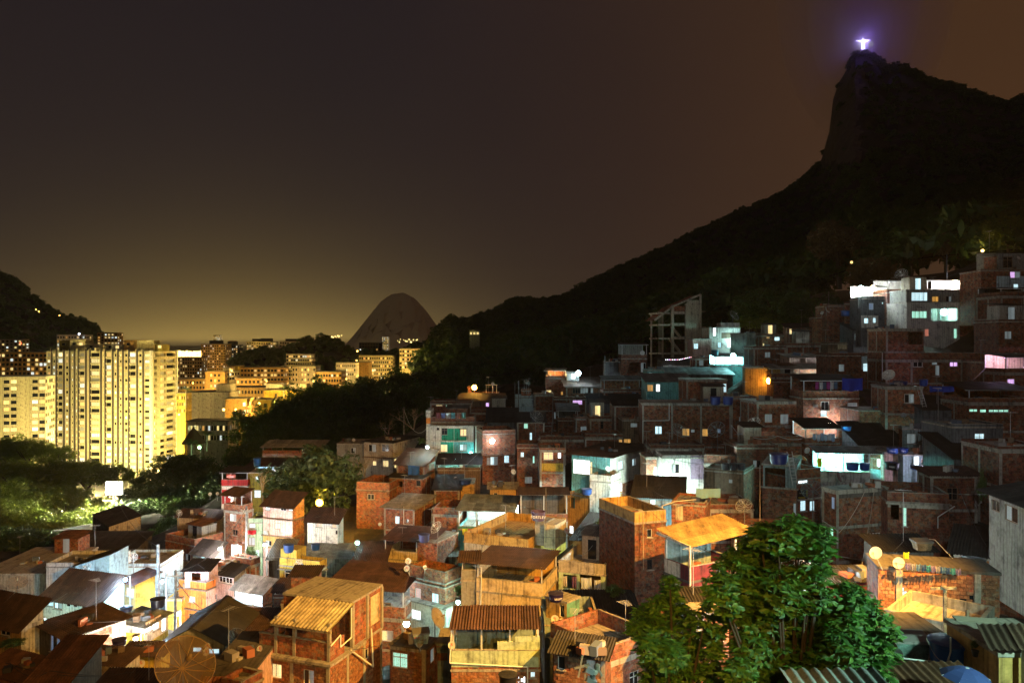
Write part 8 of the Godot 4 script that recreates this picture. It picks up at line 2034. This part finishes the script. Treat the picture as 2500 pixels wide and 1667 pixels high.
	bx(gl, "lamp_housing", paint(0.2, 0.2, 0.2), Vector3(0, -0.4, 0), Vector3(0.4, 0.3, 0.3))
	spot(gl, Vector3.ZERO, Vector3(-2.0, 1.5, -3.4), [1.0, 0.8, 0.45], 14.0, 16.0)
	var hb: Dictionary = hs["a10"]
	var rc := rect_on(hb, "f", 353, 390, 1512, 1522)
	var sb := Basis(hb.node.basis.x, Vector3.UP, hb.node.basis.z)
	var sign := thing("bar_sign", "painted board with dark letters over the corner bar's window", "sign", hb.node.position + hb.node.basis * Vector3(rc.get_center().x, rc.get_center().y, 0.06), "", hb.node.basis)
	bx(sign, "board", paint(0.66, 0.50, 0.30), Vector3.ZERO, Vector3(rc.size.x, 0.52, 0.06))
	put_mesh(sign, "lettering", text_mesh("BAR DO CARMO", rc.size.x * 0.125, 0.02), paint(0.05, 0.03, 0.02), Transform3D(Basis.IDENTITY, Vector3(0, 0.03, 0.035)))
	aircon("a23", "f", 653, 1299, 12, "white air conditioner on the pink plaster house")
	aircon("c9", "f", 1012, 1473, 14, "air conditioner on the corner brick house's ledge")
	aircon("c14", "r", 1567, 1126, 12, "dark air conditioner high on the white lit right wall")
	cloth("bath_towel", "pink towel with a pale patch over the red balcony", 563, 1162, 22, 10, 116.6, [0.6, 0.22, 0.24])
	cloth("awning_cloth", "red cloth hung under the window of the narrow green lit house", 614, 1299, 22, 10, 100.8, [0.45, 0.02, 0.04])
	cloth("tarpaulin", "blue tarpaulin hanging on the brick hut with the patched roof", 1010, 1149, 28, 26, 110.2, [0.03, 0.12, 0.4])
	cloth("towel", "yellow green towel on the bright turquoise terrace's wall", 1135, 1298, 12, 16, 90.6, [0.6, 0.7, 0.1])
	cloth("towel", "magenta towel beside the yellow green one", 1147, 1296, 8, 12, 90.6, [0.7, 0.05, 0.3])
	cloth("garment", "orange garment on the rooftop washing frame in the dim middle", 1377, 1078, 22, 18, 107.5, [0.7, 0.13, 0.02])
	cloth("garment", "navy garment beside the orange one on the washing frame", 1354, 1079, 20, 17, 107.5, [0.02, 0.02, 0.07])
	cloth("sheet", "white sheet hanging under the teal house's lower window", 1484, 1232, 12, 22, 89.0, [0.7, 0.7, 0.68])
	cloth("garment", "dark garment in the left opening of the balcony house", 1402, 1420, 12, 26, 64.4, [0.08, 0.03, 0.08])
	cloth("sheet", "pale patterned sheet in the right opening of the balcony house", 1432, 1424, 26, 28, 64.4, [0.34, 0.36, 0.34])
	cloth("sheet", "grey white sheet right of the patterned one in the balcony house", 1459, 1430, 16, 30, 64.4, [0.45, 0.47, 0.5])
	cloth("garment", "light garment left in the balcony house opening", 1380, 1418, 10, 24, 64.4, [0.4, 0.36, 0.33])
	cloth("garments", "dark clothes hung below the window of the pink mural house", 520, 1479, 18, 16, 86.5, [0.03, 0.03, 0.03])
	for s in [[1070, 0.28, 0.1, 0.12], [1082, 0.10, 0.12, 0.25], [1094, 0.3, 0.3, 0.3], [1106, 0.06, 0.2, 0.25], [1120, 0.25, 0.12, 0.1], [1132, 0.12, 0.3, 0.3]]:
		cloth("garment", "piece of dim washing on the brown terrace over the green painted house", s[0], 1014, 10, 14, 120.2, [s[1], s[2], s[3]], "washing over the green painted house")
	bush("climbing plants by the alley under the green lit house", 612, 1352, 34, 40, 96.0)
	bush("dark bush on the corner brick house's right edge", 1122, 1440, 26, 26, 68.0)
	bush("pale spiky plants below the balcony house", 1500, 1440, 44, 30, 60.0)
	bush("tree like shrub between the star lamp house and the alley post", 1290, 1120, 40, 60, 110.0, "d")
	bush("row of potted plants at the far lower left edge", 25, 1570, 60, 18, 57.0)
	bush("plants on the wall right of the tall cream house", 1030, 1078, 22, 22, 121.5)
	tree("tree", "small dark palm like tree on the white lit house's black roof", 1465, 1270, 1300, 60, 76.0, "d", "", 3.0)
	ladder("dark ladder leaning on the cream hillside house", P(338, 1292, 120.0), P(325, 1272, 121.0), 0.7)
	mesh_dish(1308, 1020, 36, 118.0, "large dark wire dish in the dim roofs right of the star lamp house", {"yaw": 40, "pitch": 40, "pole": 30, "c": [0.18, 0.19, 0.2], "ribs": 10, "a": 0.2})
	mesh_dish(1286, 935, 16, 141.0, "wire dish above the turquoise hut on the crest", {"yaw": 40, "pitch": 40, "pole": 14, "c": [0.3, 0.26, 0.22], "ribs": 8})
	dish("c45", 1203, 937, 8, "dish on the orange lit crest rooftop", {"pole": 12, "yaw": 20, "at": P(1205, 955, 149.5)})
	var af := thing("rooftop_frame", "small white posts of a lit rooftop porch on the crest", "frame", P(1187, 958, 150.0))
	for x in [0.0, 1.2, 2.0]: bx(af, "post", paint(0.5, 0.45, 0.38), Vector3(x, 0.6, 0), Vector3(0.12, 1.6, 0.12))
	bx(af, "lintel", paint(0.5, 0.45, 0.38), Vector3(1.0, 1.46, 0), Vector3(2.4, 0.14, 0.14))
	var db := thing("plank_heap", "heap of planks and rods on the big orange brick house's flat roof", "planks", P(860, 1482, 54.5))
	for i in 14:
		var mbx := MB.new()
		var a := rng.randf() * PI
		var c := Vector3(rng.randf_range(-1.6, 1.4), rng.randf_range(0.0, 0.25), rng.randf_range(-1.0, 0.8))
		mbx.bar(c, c + Vector3(cos(a), rng.randf_range(-0.08, 0.12), sin(a)) * rng.randf_range(0.8, 1.9), 0.10, 0.035)
		put(db, "plank", mbx, paint(0.22, 0.15, 0.08))
	for s in [[1030, 1215, 100.0, 1.5], [1105, 1240, 96.0, -0.6]]:
		pass
func details_right() -> void:
	tank("b27", 2322, 1634, 100, 66, "big bright blue water tank with a sunken lid at the lower right", {"at": P(2322, 1626, 27.6), "c": [0.012, 0.11, 0.42]})
	box_tank("mossy pale box tank under a grey slab left of the big blue tank", 2222, 1548, 1606, 76, 28.5, [0.26, 0.44, 0.42], -8.0, false, [0.28, 0.26, 0.25])
	for x in [2202, 2245]: bx(self, "tank_pier", M("palegreen"), P(x, 1614, 28.4), Vector3(0.28, 0.5, 0.5)); tag(get_child(get_child_count() - 1), "left pier under the mossy box tank" if x < 2210 else "right pier under the mossy box tank", "pier")
	var tp := pole("mast", "white T shaped mast in front of the orange brick wall", 2308, 1438, 1545, 33.5, 0.0, 0.0)
	tp.queue_free()
	remove_child(tp)
	var tm := thing("timber_mast", "white T shaped timber mast in front of the orange brick wall", "mast", P(2311, 1545, 33.5))
	var wood := std("pale_timber", lin(0.62, 0.55, 0.42), 0.85, tex.grime, 0.8, "world")
	bx(tm, "shaft", wood, Vector3(-0.05, 0.72, 0), Vector3(0.12, 2.6, 0.1))
	bx(tm, "arm", wood, Vector3(-0.13, 1.93, 0.02), Vector3(1.08, 0.10, 0.1), Basis.from_euler(Vector3(0, 0, 0.03)))
	bx(tm, "arm_clamp", paint(0.2, 0.16, 0.12), Vector3(-0.13, 1.97, 0.08), Vector3(0.3, 0.05, 0.08), Basis.from_euler(Vector3(0, 0, -0.6)))
	bx(self, "timber_post", paint(0.26, 0.21, 0.15), P(2363, 1522, 33.0), Vector3(0.11, 1.2, 0.1))
	tag(get_child(get_child_count() - 1), "short weathered post right of the T shaped mast", "post")
	cable("white water pipe standing against the big blue tank", [[2314, 1622, 26.6], [2322, 1590, 26.6], [2322, 1556, 26.6]], 0.0, 0.03, "pipe", [0.7, 0.7, 0.7])
	cable("white pipe branch from the big blue tank's foot", [[2322, 1592, 26.55], [2313, 1618, 26.5]], 0.0, 0.03, "pipe", [0.7, 0.7, 0.7])
	cable("cable hanging from the box tank to the big blue tank", [[2263, 1558, 27.5], [2314, 1616, 26.8]], 0.25, 0.012, "overhead_cable", [0.45, 0.42, 0.36])
	cable("white pipe along the top of the rusted roof", [[2195, 1606, 27.0], [2318, 1620, 26.9]], 0.0, 0.03, "pipe", [0.6, 0.6, 0.6])
	dish("b27", 2190, 1600, 34, "dark grey dish beside the mossy box tank", {"at": P(2200, 1618, 27.6), "yaw": -50, "c": 0.12, "pitch": 30})
	dish("b25", 2140, 1350, 30, "white dish at the left end of the orange brick wall", {"at": P(2156, 1392, 40.4), "yaw": -50, "c": 0.55, "pitch": 25})
	dish("b25", 2196, 1375, 28, "white dish on the orange brick wall by the washing", {"at": P(2201, 1402, 40.0), "yaw": -50, "c": 0.55, "pitch": 25})
	bx(self, "loose_board", paint(0.40, 0.27, 0.10), P(2258, 1634, 25.2), Vector3(1.3, 0.05, 0.16), Basis.from_euler(Vector3(0.2, 0.35, 0.16)))
	tag(get_child(get_child_count() - 1), "loose yellow board lying on the rusted roof", "board")
	umbrella("dark blue parasol with silver ribs at the bottom right", 2360, 1655, 120, 22.5, [[0.02, 0.04, 0.16]], 0.1, 1.6)
	umbrella("orange and green striped parasol on the terrace with the ladder", 1954, 1118, 36, 71.5, [[0.6, 0.18, 0.03], [0.55, 0.55, 0.35], [0.2, 0.4, 0.3]], 0.25, 1.8)
	var k := 0
	for s in [[2382, 1596, 20, 24, "dark conical bush in a black pot on the short wall", [0.02, 0.02, 0.02]], [2402, 1594, 12, 13, "small green plant in a yellow pot on the short wall", [0.6, 0.33, 0.03]], [2428, 1594, 26, 16, "low green plant in a long red planter on the short wall", [0.5, 0.12, 0.08]]]:
		var f := P(s[0], s[1] + 6, 26.0)
		var o := thing("potted_plant", s[4], "potted plant", f)
		var w: float = s[2] / F * 26.0
		if k < 2:
			var pb := MB.new()
			pb.lathe([Vector2(0.001, 0), Vector2(w * 0.3, 0), Vector2(w * 0.4, 0.17), Vector2(w * 0.44, 0.17), Vector2(w * 0.44, 0.2), Vector2(0.001, 0.19)], 14)
			put(o, "pot", pb, paint(s[5][0], s[5][1], s[5][2], 0.6))
		else: bx(o, "planter", paint(s[5][0], s[5][1], s[5][2], 0.6), Vector3(0, 0.09, 0), Vector3(w * 1.1, 0.18, 0.18))
		put_mesh(o, "foliage", crowns[k], leaf_mat("g"), Transform3D(Basis.from_scale(Vector3(w * 0.55, s[3] / F * 26.0 * 0.65, w * 0.5)), Vector3(0, 0.2 + s[3] / F * 13.0, 0)))
		k += 1
	for i in 11:
		cloth("garment", "%s piece of washing hanging over the orange brick wall" % ["violet", "grey", "blue", "dark blue", "teal"][i % 5], 2218 + i * 12.2, 1381 + i * 1.4, 11.5, 16, 39.6, [[0.22, 0.17, 0.28], [0.25, 0.24, 0.26], [0.10, 0.2, 0.34], [0.03, 0.08, 0.2], [0.05, 0.24, 0.28]][i % 5], "washing over the orange brick wall")
	cable("washing line over the orange brick wall", [[2170, 1372, 39.6], [2345, 1386, 39.6]], 0.1, 0.01)
	cloth("garment", "yellow green shirt hung above the washing line", 2214, 1358, 14, 22, 42.0, [0.5, 0.6, 0.03])
	bush("tall ivy on the dark red brick house", 2400, 1195, 24, 90, 59.0, "g", "ivy")
	tank("b24", 2376, 1392, 54, 36, "dark green tank behind the orange brick wall", {"at": P(2378, 1398, 43.0), "c": [0.02, 0.06, 0.06]})
	cable("white cable running down to the tank behind the orange brick wall", [[2270, 1316, 45.0], [2284, 1318, 44.0], [2362, 1400, 40.5]], 0.0, 0.02, "overhead_cable", [0.5, 0.5, 0.5])
	box_tank("yellowish concrete box on the dark roof with grass on top", 2252, 1318, 1342, 38, 47.0, [0.34, 0.28, 0.18], 0.0)
	cable("left slanting wire on the square brick house", [[2114, 1196, 60.2], [2050, 1300, 58.0]], 0.3, 0.025, "overhead_cable", [0.4, 0.33, 0.28])
	cable("right slanting wire on the square brick house", [[2136, 1194, 60.2], [2105, 1380, 50.0]], 0.2, 0.025, "overhead_cable", [0.4, 0.33, 0.28])
	cable("white pipe stepping down the square brick house's left corner", [[2008, 1270, 61.5], [2046, 1296, 59.8], [2046, 1357, 59.8], [2140, 1374, 59.9]], 0.0, 0.03, "pipe", [0.5, 0.5, 0.48])
	cable("white bent pipe on the brick house with the deep parapet", [[2291, 1290, 58.0], [2291, 1262, 58.0], [2332, 1236, 57.0]], 0.0, 0.04, "pipe", [0.6, 0.6, 0.6])
	tank("c16", 1747, 985, 26, 20, "left of two blue tanks on the long two storey brick house", {"at": P(1747, 988, 98.5), "c": [0.012, 0.04, 0.22]})
	tank("c16", 1778, 985, 26, 20, "right of two blue tanks on the long two storey brick house", {"at": P(1778, 988, 98.2), "c": [0.012, 0.04, 0.22]})
	for i in 3: tank("b16", 1772 + i * 19, 1143, 20, 16, ["black tank at the left of the row of three", "black tank in the middle of the row of three", "black tank at the right of the row of three"][i], {"at": P(1772 + i * 19, 1147, 77.0), "c": [0.006, 0.008, 0.02]})
	tank("b17", 1904, 1130, 46, 26, "shiny dark blue tank on the concrete framed house", {"at": P(1902, 1132, 68.8), "c": [0.008, 0.02, 0.12]})
	tank("b19", 2082, 1144, 30, 18, "left of two blue tanks in the turquoise terrace", {"at": P(2082, 1148, 72.6), "c": [0.015, 0.06, 0.30]})
	tank("b19", 2112, 1144, 24, 18, "right of two blue tanks in the turquoise terrace", {"at": P(2112, 1148, 72.4), "c": [0.015, 0.06, 0.30]})
	tank("c49l", 2180, 1102, 28, 14, "blue tank with white letters under the grey house", {"at": P(2180, 1106, 73.5), "c": [0.012, 0.06, 0.30], "text": "Fibra", "ts": 0.3})
	tank("c49l", 2207, 1102, 22, 14, "second lettered blue tank right of the first", {"at": P(2207, 1106, 73.6), "c": [0.01, 0.035, 0.2], "text": "Tigre", "ts": 0.24})
	tank("c24c", 2179, 1143, 34, 18, "black tank before the yellow lit hatch", {"at": P(2179, 1146, 71.5), "c": [0.006, 0.008, 0.016], "text": "TIGRE", "ts": 0.22})
	tank("c21c", 2067, 1048, 24, 11, "blue tank on the small brick room by the washing porch", {"at": P(2067, 1051, 81.5), "c": [0.015, 0.09, 0.3]})
	tank("c22b", 2256, 937, 20, 16, "blue tank right of the pale dish", {"at": P(2256, 942, 84.5), "c": [0.02, 0.08, 0.4]})
	tank("c23", 2199, 937, 34, 12, "dark blue tank behind the double window house", {"at": P(2199, 942, 84.5), "c": [0.008, 0.02, 0.12]})
	tank("c24", 2281, 1036, 24, 13, "left dark blue tank on the grey house's roof", {"at": P(2281, 1040, 75.5), "c": [0.008, 0.025, 0.14]})
	tank("c24", 2302, 1034, 20, 13, "right dark blue tank on the grey house's roof", {"at": P(2302, 1038, 75.8), "c": [0.008, 0.02, 0.1]})
	tank("c34", 2065, 768, 22, 14, "blue tank in front of the little orange brick house", {"at": P(2065, 772, 123.5), "c": [0.015, 0.06, 0.2]})
	tank("c38", 1746, 862, 20, 14, "blue green tank left of the turquoise lit terrace", {"at": P(1746, 868, 131.0), "c": [0.02, 0.10, 0.14]})
	tank("b19b", 2250, 1146, 24, 10, "blue drum before the violet white doorways", {"at": P(2236, 1146, 70.0), "c": [0.03, 0.08, 0.3]})
	mesh_dish(1790, 773, 28, 146.0, "dark wire dish on the white house beside the concrete frame", {"yaw": 40, "pitch": 35, "pole": 18, "c": [0.25, 0.26, 0.28], "ribs": 12, "a": 0.12})
	mesh_dish(2203, 672, 30, 119.0, "large pale wire dish above the cluttered terrace", {"yaw": -45, "pitch": 35, "pole": 20, "c": [0.42, 0.40, 0.38], "ribs": 14, "a": 0.3})
	mesh_dish(1752, 1052, 44, 94.0, "big dark wire dish before the long two storey brick house", {"yaw": -40, "pitch": 35, "pole": 28, "c": [0.25, 0.27, 0.28], "ribs": 10, "a": 0.12})
	mesh_dish(1655, 1055, 42, 95.0, "skeletal spiky wire dish before the amber window", {"yaw": 30, "pitch": 45, "pole": 26, "c": [0.3, 0.3, 0.3], "ribs": 12, "a": 0.08})
	mesh_dish(1843, 1034, 30, 90.0, "pale wire dish under the orange lit passage", {"yaw": -40, "pitch": 50, "pole": 12, "c": [0.5, 0.46, 0.42], "ribs": 10, "a": 0.25})
	mesh_dish(2172, 918, 30, 84.0, "pale dish with a feed arm above the double window", {"yaw": -45, "pitch": 35, "pole": 22, "c": [0.45, 0.44, 0.40], "ribs": 8, "a": 0.8})
	mesh_dish(1818, 1238, 40, 66.0, "wire dish in the dim gap above the orange sheet roof", {"yaw": -40, "pitch": 50, "pole": 20, "c": [0.36, 0.36, 0.34], "ribs": 10, "a": 0.2})
	mesh_dish(1985, 1200, 52, 66.0, "big dark wire dish with a white rim in front of the banner house", {"yaw": -35, "pitch": 45, "pole": 40, "c": [0.12, 0.16, 0.17], "ribs": 10, "a": 0.3})
	mesh_dish(2045, 1165, 28, 72.5, "dark rusty dish leaning on the turquoise terrace's wall", {"yaw": 60, "pitch": 20, "pole": 12, "c": [0.12, 0.05, 0.05], "ribs": 8, "a": 0.9})
	dish("b19", 1972, 1100, 16, "narrow white dish on the roof edge left of the turquoise terrace", {"at": P(1980, 1112, 74.5), "yaw": -60})
	dish("c22b", 2207, 1014, 13, "left of two small dishes by the pink lit doorway", {"at": P(2211, 1024, 81.5), "yaw": -30, "c": 0.3})
	dish("c22b", 2227, 1018, 12, "right of two small dishes by the pink lit doorway", {"at": P(2230, 1028, 81.5), "yaw": 10, "c": 0.2})
	dish("c32", 2488, 630, 11, "white dish on the topmost grey house", {"at": P(2490, 645, 106.0), "yaw": 20})
	dish("c37b", 1842, 822, 14, "grey dish on the grey shed wall", {"at": P(1842, 832, 140.0), "yaw": 0, "c": 0.25})
	dish("c35b", 2020, 757, 16, "pale dish on the brick stair house", {"at": P(2018, 772, 129.0), "yaw": 40})
	dish("c35b", 2008, 764, 9, "small white dish left of the pale dish on the stair house", {"at": P(2006, 774, 129.0), "yaw": -50})
	dish("c39c", 1638, 900, 20, "wire grey dish on the white wall under the fairy lit eave", {"at": P(1636, 910, 141.0), "yaw": 20, "c": 0.3})
	dish("c40", 1569, 862, 12, "white dish hanging on the two storey house's canopy", {"at": P(1572, 868, 148.5), "yaw": -20})
	dish("c49d", 1318, 1073, 11, "white dish on the washing terrace in the dim middle", {"at": P(1321, 1084, 108.0), "yaw": -40})
	dish("c48b", 1509, 993, 9, "white dish left of the brick wall with tanks", {"at": P(1510, 1002, 119.0), "yaw": -50})
	dish("b20", 2383, 1227, 20, "grey dish leaning behind the ivy", {"at": P(2386, 1240, 58.0), "yaw": 60, "c": 0.25})
	for i in 6: cloth("garment", "blue white garment drying in the porch with the small white lamp", 1990 + i * 9, 1066 + (i % 2) * 2, 8, 15 + (i % 3) * 2, 82.4, [[0.4, 0.55, 0.65], [0.55, 0.62, 0.68], [0.3, 0.45, 0.6]][i % 3], "washing in the white lamp porch")
	for i in 6: cloth("garment", "dim coloured garment in the veranda of hanging clothes", 1996 + i * 9, 941, 8, 18, 89.2, [[0.3, 0.04, 0.2], [0.4, 0.4, 0.42], [0.08, 0.12, 0.2]][i % 3], "washing in the veranda")
	cloth("tarpaulin", "royal blue tarpaulin hung like a blind on the veranda house", 2082, 938, 50, 30, 89.2, [0.012, 0.03, 0.28])
	cloth("tarpaulin", "blue tarpaulin sagging under the wide dark red brick house", 2300, 949, 60, 14, 80.0, [0.02, 0.05, 0.35])
	cloth("sheet", "white towel with a red stripe below the shuttered windows", 2257, 1097, 24, 22, 74.6, [0.7, 0.7, 0.68])
	cloth("panel_cloth", "bright yellow cloth at the left of the turquoise terrace", 2002, 1128, 11, 22, 73.9, [0.75, 0.65, 0.0])
	cloth("banner", "black and gold banner with a pale emblem on the brick house", 1958, 1205, 30, 22, 70.2, [0.012, 0.012, 0.012])
	var bn := thing("banner_trim", "gold side bars and emblem sewn on the black banner", "banner", P(1958, 1205, 70.0))
	for s in [[-0.48, 0.0, 0.12, 0.62], [0.48, 0.0, 0.12, 0.62]]: bx(bn, "side_bar", paint(0.45, 0.40, 0.06), Vector3(s[0], s[1] + 0.05, 0), Vector3(s[2], s[3], 0.01))
	bx(bn, "hem_bar", paint(0.45, 0.40, 0.06), Vector3(0, -0.36, 0), Vector3(0.6, 0.12, 0.01))
	var em := MB.new()
	em.tri(Vector3(-0.14, 0.34, 0), Vector3(0.0, 0.20, 0), Vector3(0.14, 0.34, 0)); em.tri(Vector3(-0.2, 0.1, 0), Vector3(-0.16, -0.02, 0), Vector3(0, 0.02, 0)); em.tri(Vector3(0, 0.02, 0), Vector3(0.16, -0.02, 0), Vector3(0.2, 0.1, 0))
	put(bn, "emblem", em, paint(0.42, 0.42, 0.3))
	ladder("metal ladder leaning on the concrete framed house", P(1942, 1184, 68.5), P(1928, 1102, 69.6), 0.45)
	ladder("thin ladder against the brick house under the dark blue tanks", P(2260, 998, 80.6), P(2246, 952, 81.6), 0.4)
	aircon("c20", "f", 1990, 990, 9, "air conditioner left of the white framed window")
	aircon("c20", "f", 2062, 999, 10, "lit air conditioner left of the veranda house's right window")
	aircon("c19", "f", 1922, 1041, 11, "air conditioner under the right curtained window")
	cable("white cable draped along the low brick parapet", [[1840, 1068, 83.4], [1900, 1064, 83.4], [1962, 1070, 83.4]], 0.25, 0.03, "overhead_cable", [0.5, 0.5, 0.48])
	cable("white pipe frame on the wide dark red brick house's left edge", [[2155, 928, 93.0], [2155, 860, 93.0]], 0.0, 0.05, "pipe", [0.5, 0.5, 0.5])
	cable("pale pipe on the wide dark red brick house's right end", [[2412, 940, 92.0], [2412, 868, 93.5]], 0.0, 0.04, "pipe", [0.4, 0.36, 0.33])
	cable("white pipe beside the orange lit passage", [[1786, 1105, 93.0], [1786, 1038, 93.0], [1806, 1064, 92.0]], 0.0, 0.04, "pipe", [0.6, 0.6, 0.58])
	cable("thin vertical pipe down the dim brick house", [[1856, 1275, 62.5], [1856, 1136, 68.0]], 0.0, 0.03, "pipe", [0.4, 0.3, 0.25])
	cable("orange lit pipe up the tall dark brick block", [[1571, 1390, 60.2], [1570, 1250, 60.2]], 0.0, 0.03, "pipe", [0.4, 0.32, 0.2])
	cable("curved white gutter on the brick wall behind the orange sheet roof", [[1620, 1268, 62.0], [1617, 1235, 62.5], [1650, 1224, 64.0], [1700, 1219, 65.0]], 0.0, 0.04, "pipe", [0.6, 0.5, 0.35])
	cloth("tarpaulin", "pale blue tarpaulin roll over the brick wall behind the orange sheet roof", 1730, 1203, 60, 22, 66.0, [0.16, 0.3, 0.36])
	bush("red flowering plant on the white lit house behind the trees", 1700, 1525, 16, 8, 41.0)
	cable("wire crossing from the concrete frame to the white house", [[1672, 822, 158.0], [1720, 795, 152.0]], 0.3)
	var fl := thing("fairy_lights", "string of coloured fairy lights along the dark eave under the concrete frame", "lights", P(1626, 878, 141.0))
	for i in 16:
		var c: Array = [[0.9, 0.95, 1.0], [0.9, 0.95, 1.0], [0.7, 0.5, 1.0], [1.0, 0.4, 0.4]][i % 4]
		var mb := MB.new()
		mb.lathe([Vector2(0.001, -0.1), Vector2(0.11, 0), Vector2(0.001, 0.1)], 6)
		put(fl, "light_bulb", mb, glow(c[0], c[1], c[2], 3.0)).position = P(1626 + i * 4.1, 878 - maxf(0, i - 8) * 0.9, 141.0) - fl.position
func more() -> void:   # aerials and roof junk, wires between neighbours
	var keys := hs.keys()
	var r := RandomNumberGenerator.new()
	r.seed = 99
	var skip := ["hero", "b25", "b26", "b27", "b28", "b29", "b30", "c9b", "a12d", "c1b"]
	for k in keys:
		if k in skip: continue
		var h: Dictionary = hs[k]
		var lab: String = h.node.get_meta("label")
		var words := lab.split(" ")
		var tail := " ".join(words.slice(0, 11))
		var b: Basis = h.node.basis
		var z := r.randf()
		if z < 0.42:
			var at: Vector3 = h.node.position + b * Vector3(h.W * r.randf_range(0.15, 0.85), h.T + (1.0 if h.deck < h.T - 0.2 else 0.0) * 0.0, -h.dep * r.randf_range(0.3, 0.8))
			at.y = h.node.position.y + h.deck
			var o := thing("roof_aerial", "thin aerial on the " + tail, "aerial", at)
			var hh := r.randf_range(1.6, 3.4)
			var mb := MB.new()
			mb.tube(Vector3(0, -0.2, 0), Vector3(0, hh, 0), 0.022, 0.016, 4)
			put(o, "mast", mb, paint(0.34, 0.33, 0.32, 0.5))
			var a := r.randf() * PI
			var x := Vector3(cos(a), 0, sin(a))
			var mc := MB.new()
			mc.tube(Vector3(0, hh, 0) - x * 0.5, Vector3(0, hh, 0) + x * 0.5, 0.014, 0.014, 4)
			for i in 6: mc.tube(Vector3(0, hh, 0) + x * (-0.45 + 0.18 * i) - x.cross(Vector3.UP) * (0.4 - 0.04 * i), Vector3(0, hh, 0) + x * (-0.45 + 0.18 * i) + x.cross(Vector3.UP) * (0.4 - 0.04 * i), 0.01, 0.01, 4)
			put(o, "dipole_array", mc, paint(0.4, 0.4, 0.4, 0.4))
		if h.deck < h.T + 0.3 and z > 0.2 and h.W > 2.5:
			var at: Vector3 = h.node.position + b * Vector3(h.W * r.randf_range(0.25, 0.75), h.deck, -h.dep * r.randf_range(0.25, 0.6))
			var o := thing("junk_heap", "odds and ends on the " + tail, "junk", at)
			for i in r.randi_range(4, 8):
				var mb := MB.new()
				var s := Vector3(r.randf_range(0.2, 0.9), r.randf_range(0.08, 0.6), r.randf_range(0.2, 0.6))
				mb.box(Vector3(r.randf_range(-1, 1) * h.W * 0.2, s.y / 2, r.randf_range(-0.8, 0.8)), s, Basis.from_euler(Vector3(0, r.randf() * 3, r.randf_range(-0.06, 0.06))))
				var c: Array = [[0.2, 0.14, 0.09], [0.3, 0.28, 0.26], [0.05, 0.05, 0.06], [0.12, 0.16, 0.22], [0.35, 0.12, 0.06], [0.4, 0.38, 0.33]][r.randi() % 6]
				put(o, ["crate", "board", "sack", "bucket"][i % 4], mb, paint(c[0], c[1], c[2], 0.8))
	for i in range(0, keys.size() - 1):
		var a: Dictionary = hs[keys[i]]; var c: Dictionary = hs[keys[i + 1]]
		var pa: Vector3 = a.node.position + a.node.basis * Vector3(a.W * 0.5, a.T + 0.6, -0.3)
		var pc: Vector3 = c.node.position + c.node.basis * Vector3(c.W * 0.4, c.T + 0.5, -0.3)
		if (pa - pc).length() > 22.0 or (pa - pc).length() < 3.0 or r.randf() < 0.35 or -pa.z < 40 or -pc.z < 40: continue
		var mb := MB.new()
		var pts := []
		for j in 9:
			var t := j / 8.0
			pts.append(pa.lerp(pc, t) - Vector3(0, 0.5 * 4 * t * (1 - t), 0))
		mb.line(pts, 0.02, 4)
		var la: String = a.node.get_meta("label")
		tag(put(self, "overhead_wire", mb, paint(0.06, 0.06, 0.06, 0.6)), "sagging wire from the " + " ".join(la.split(" ").slice(0, 11)), "wire")
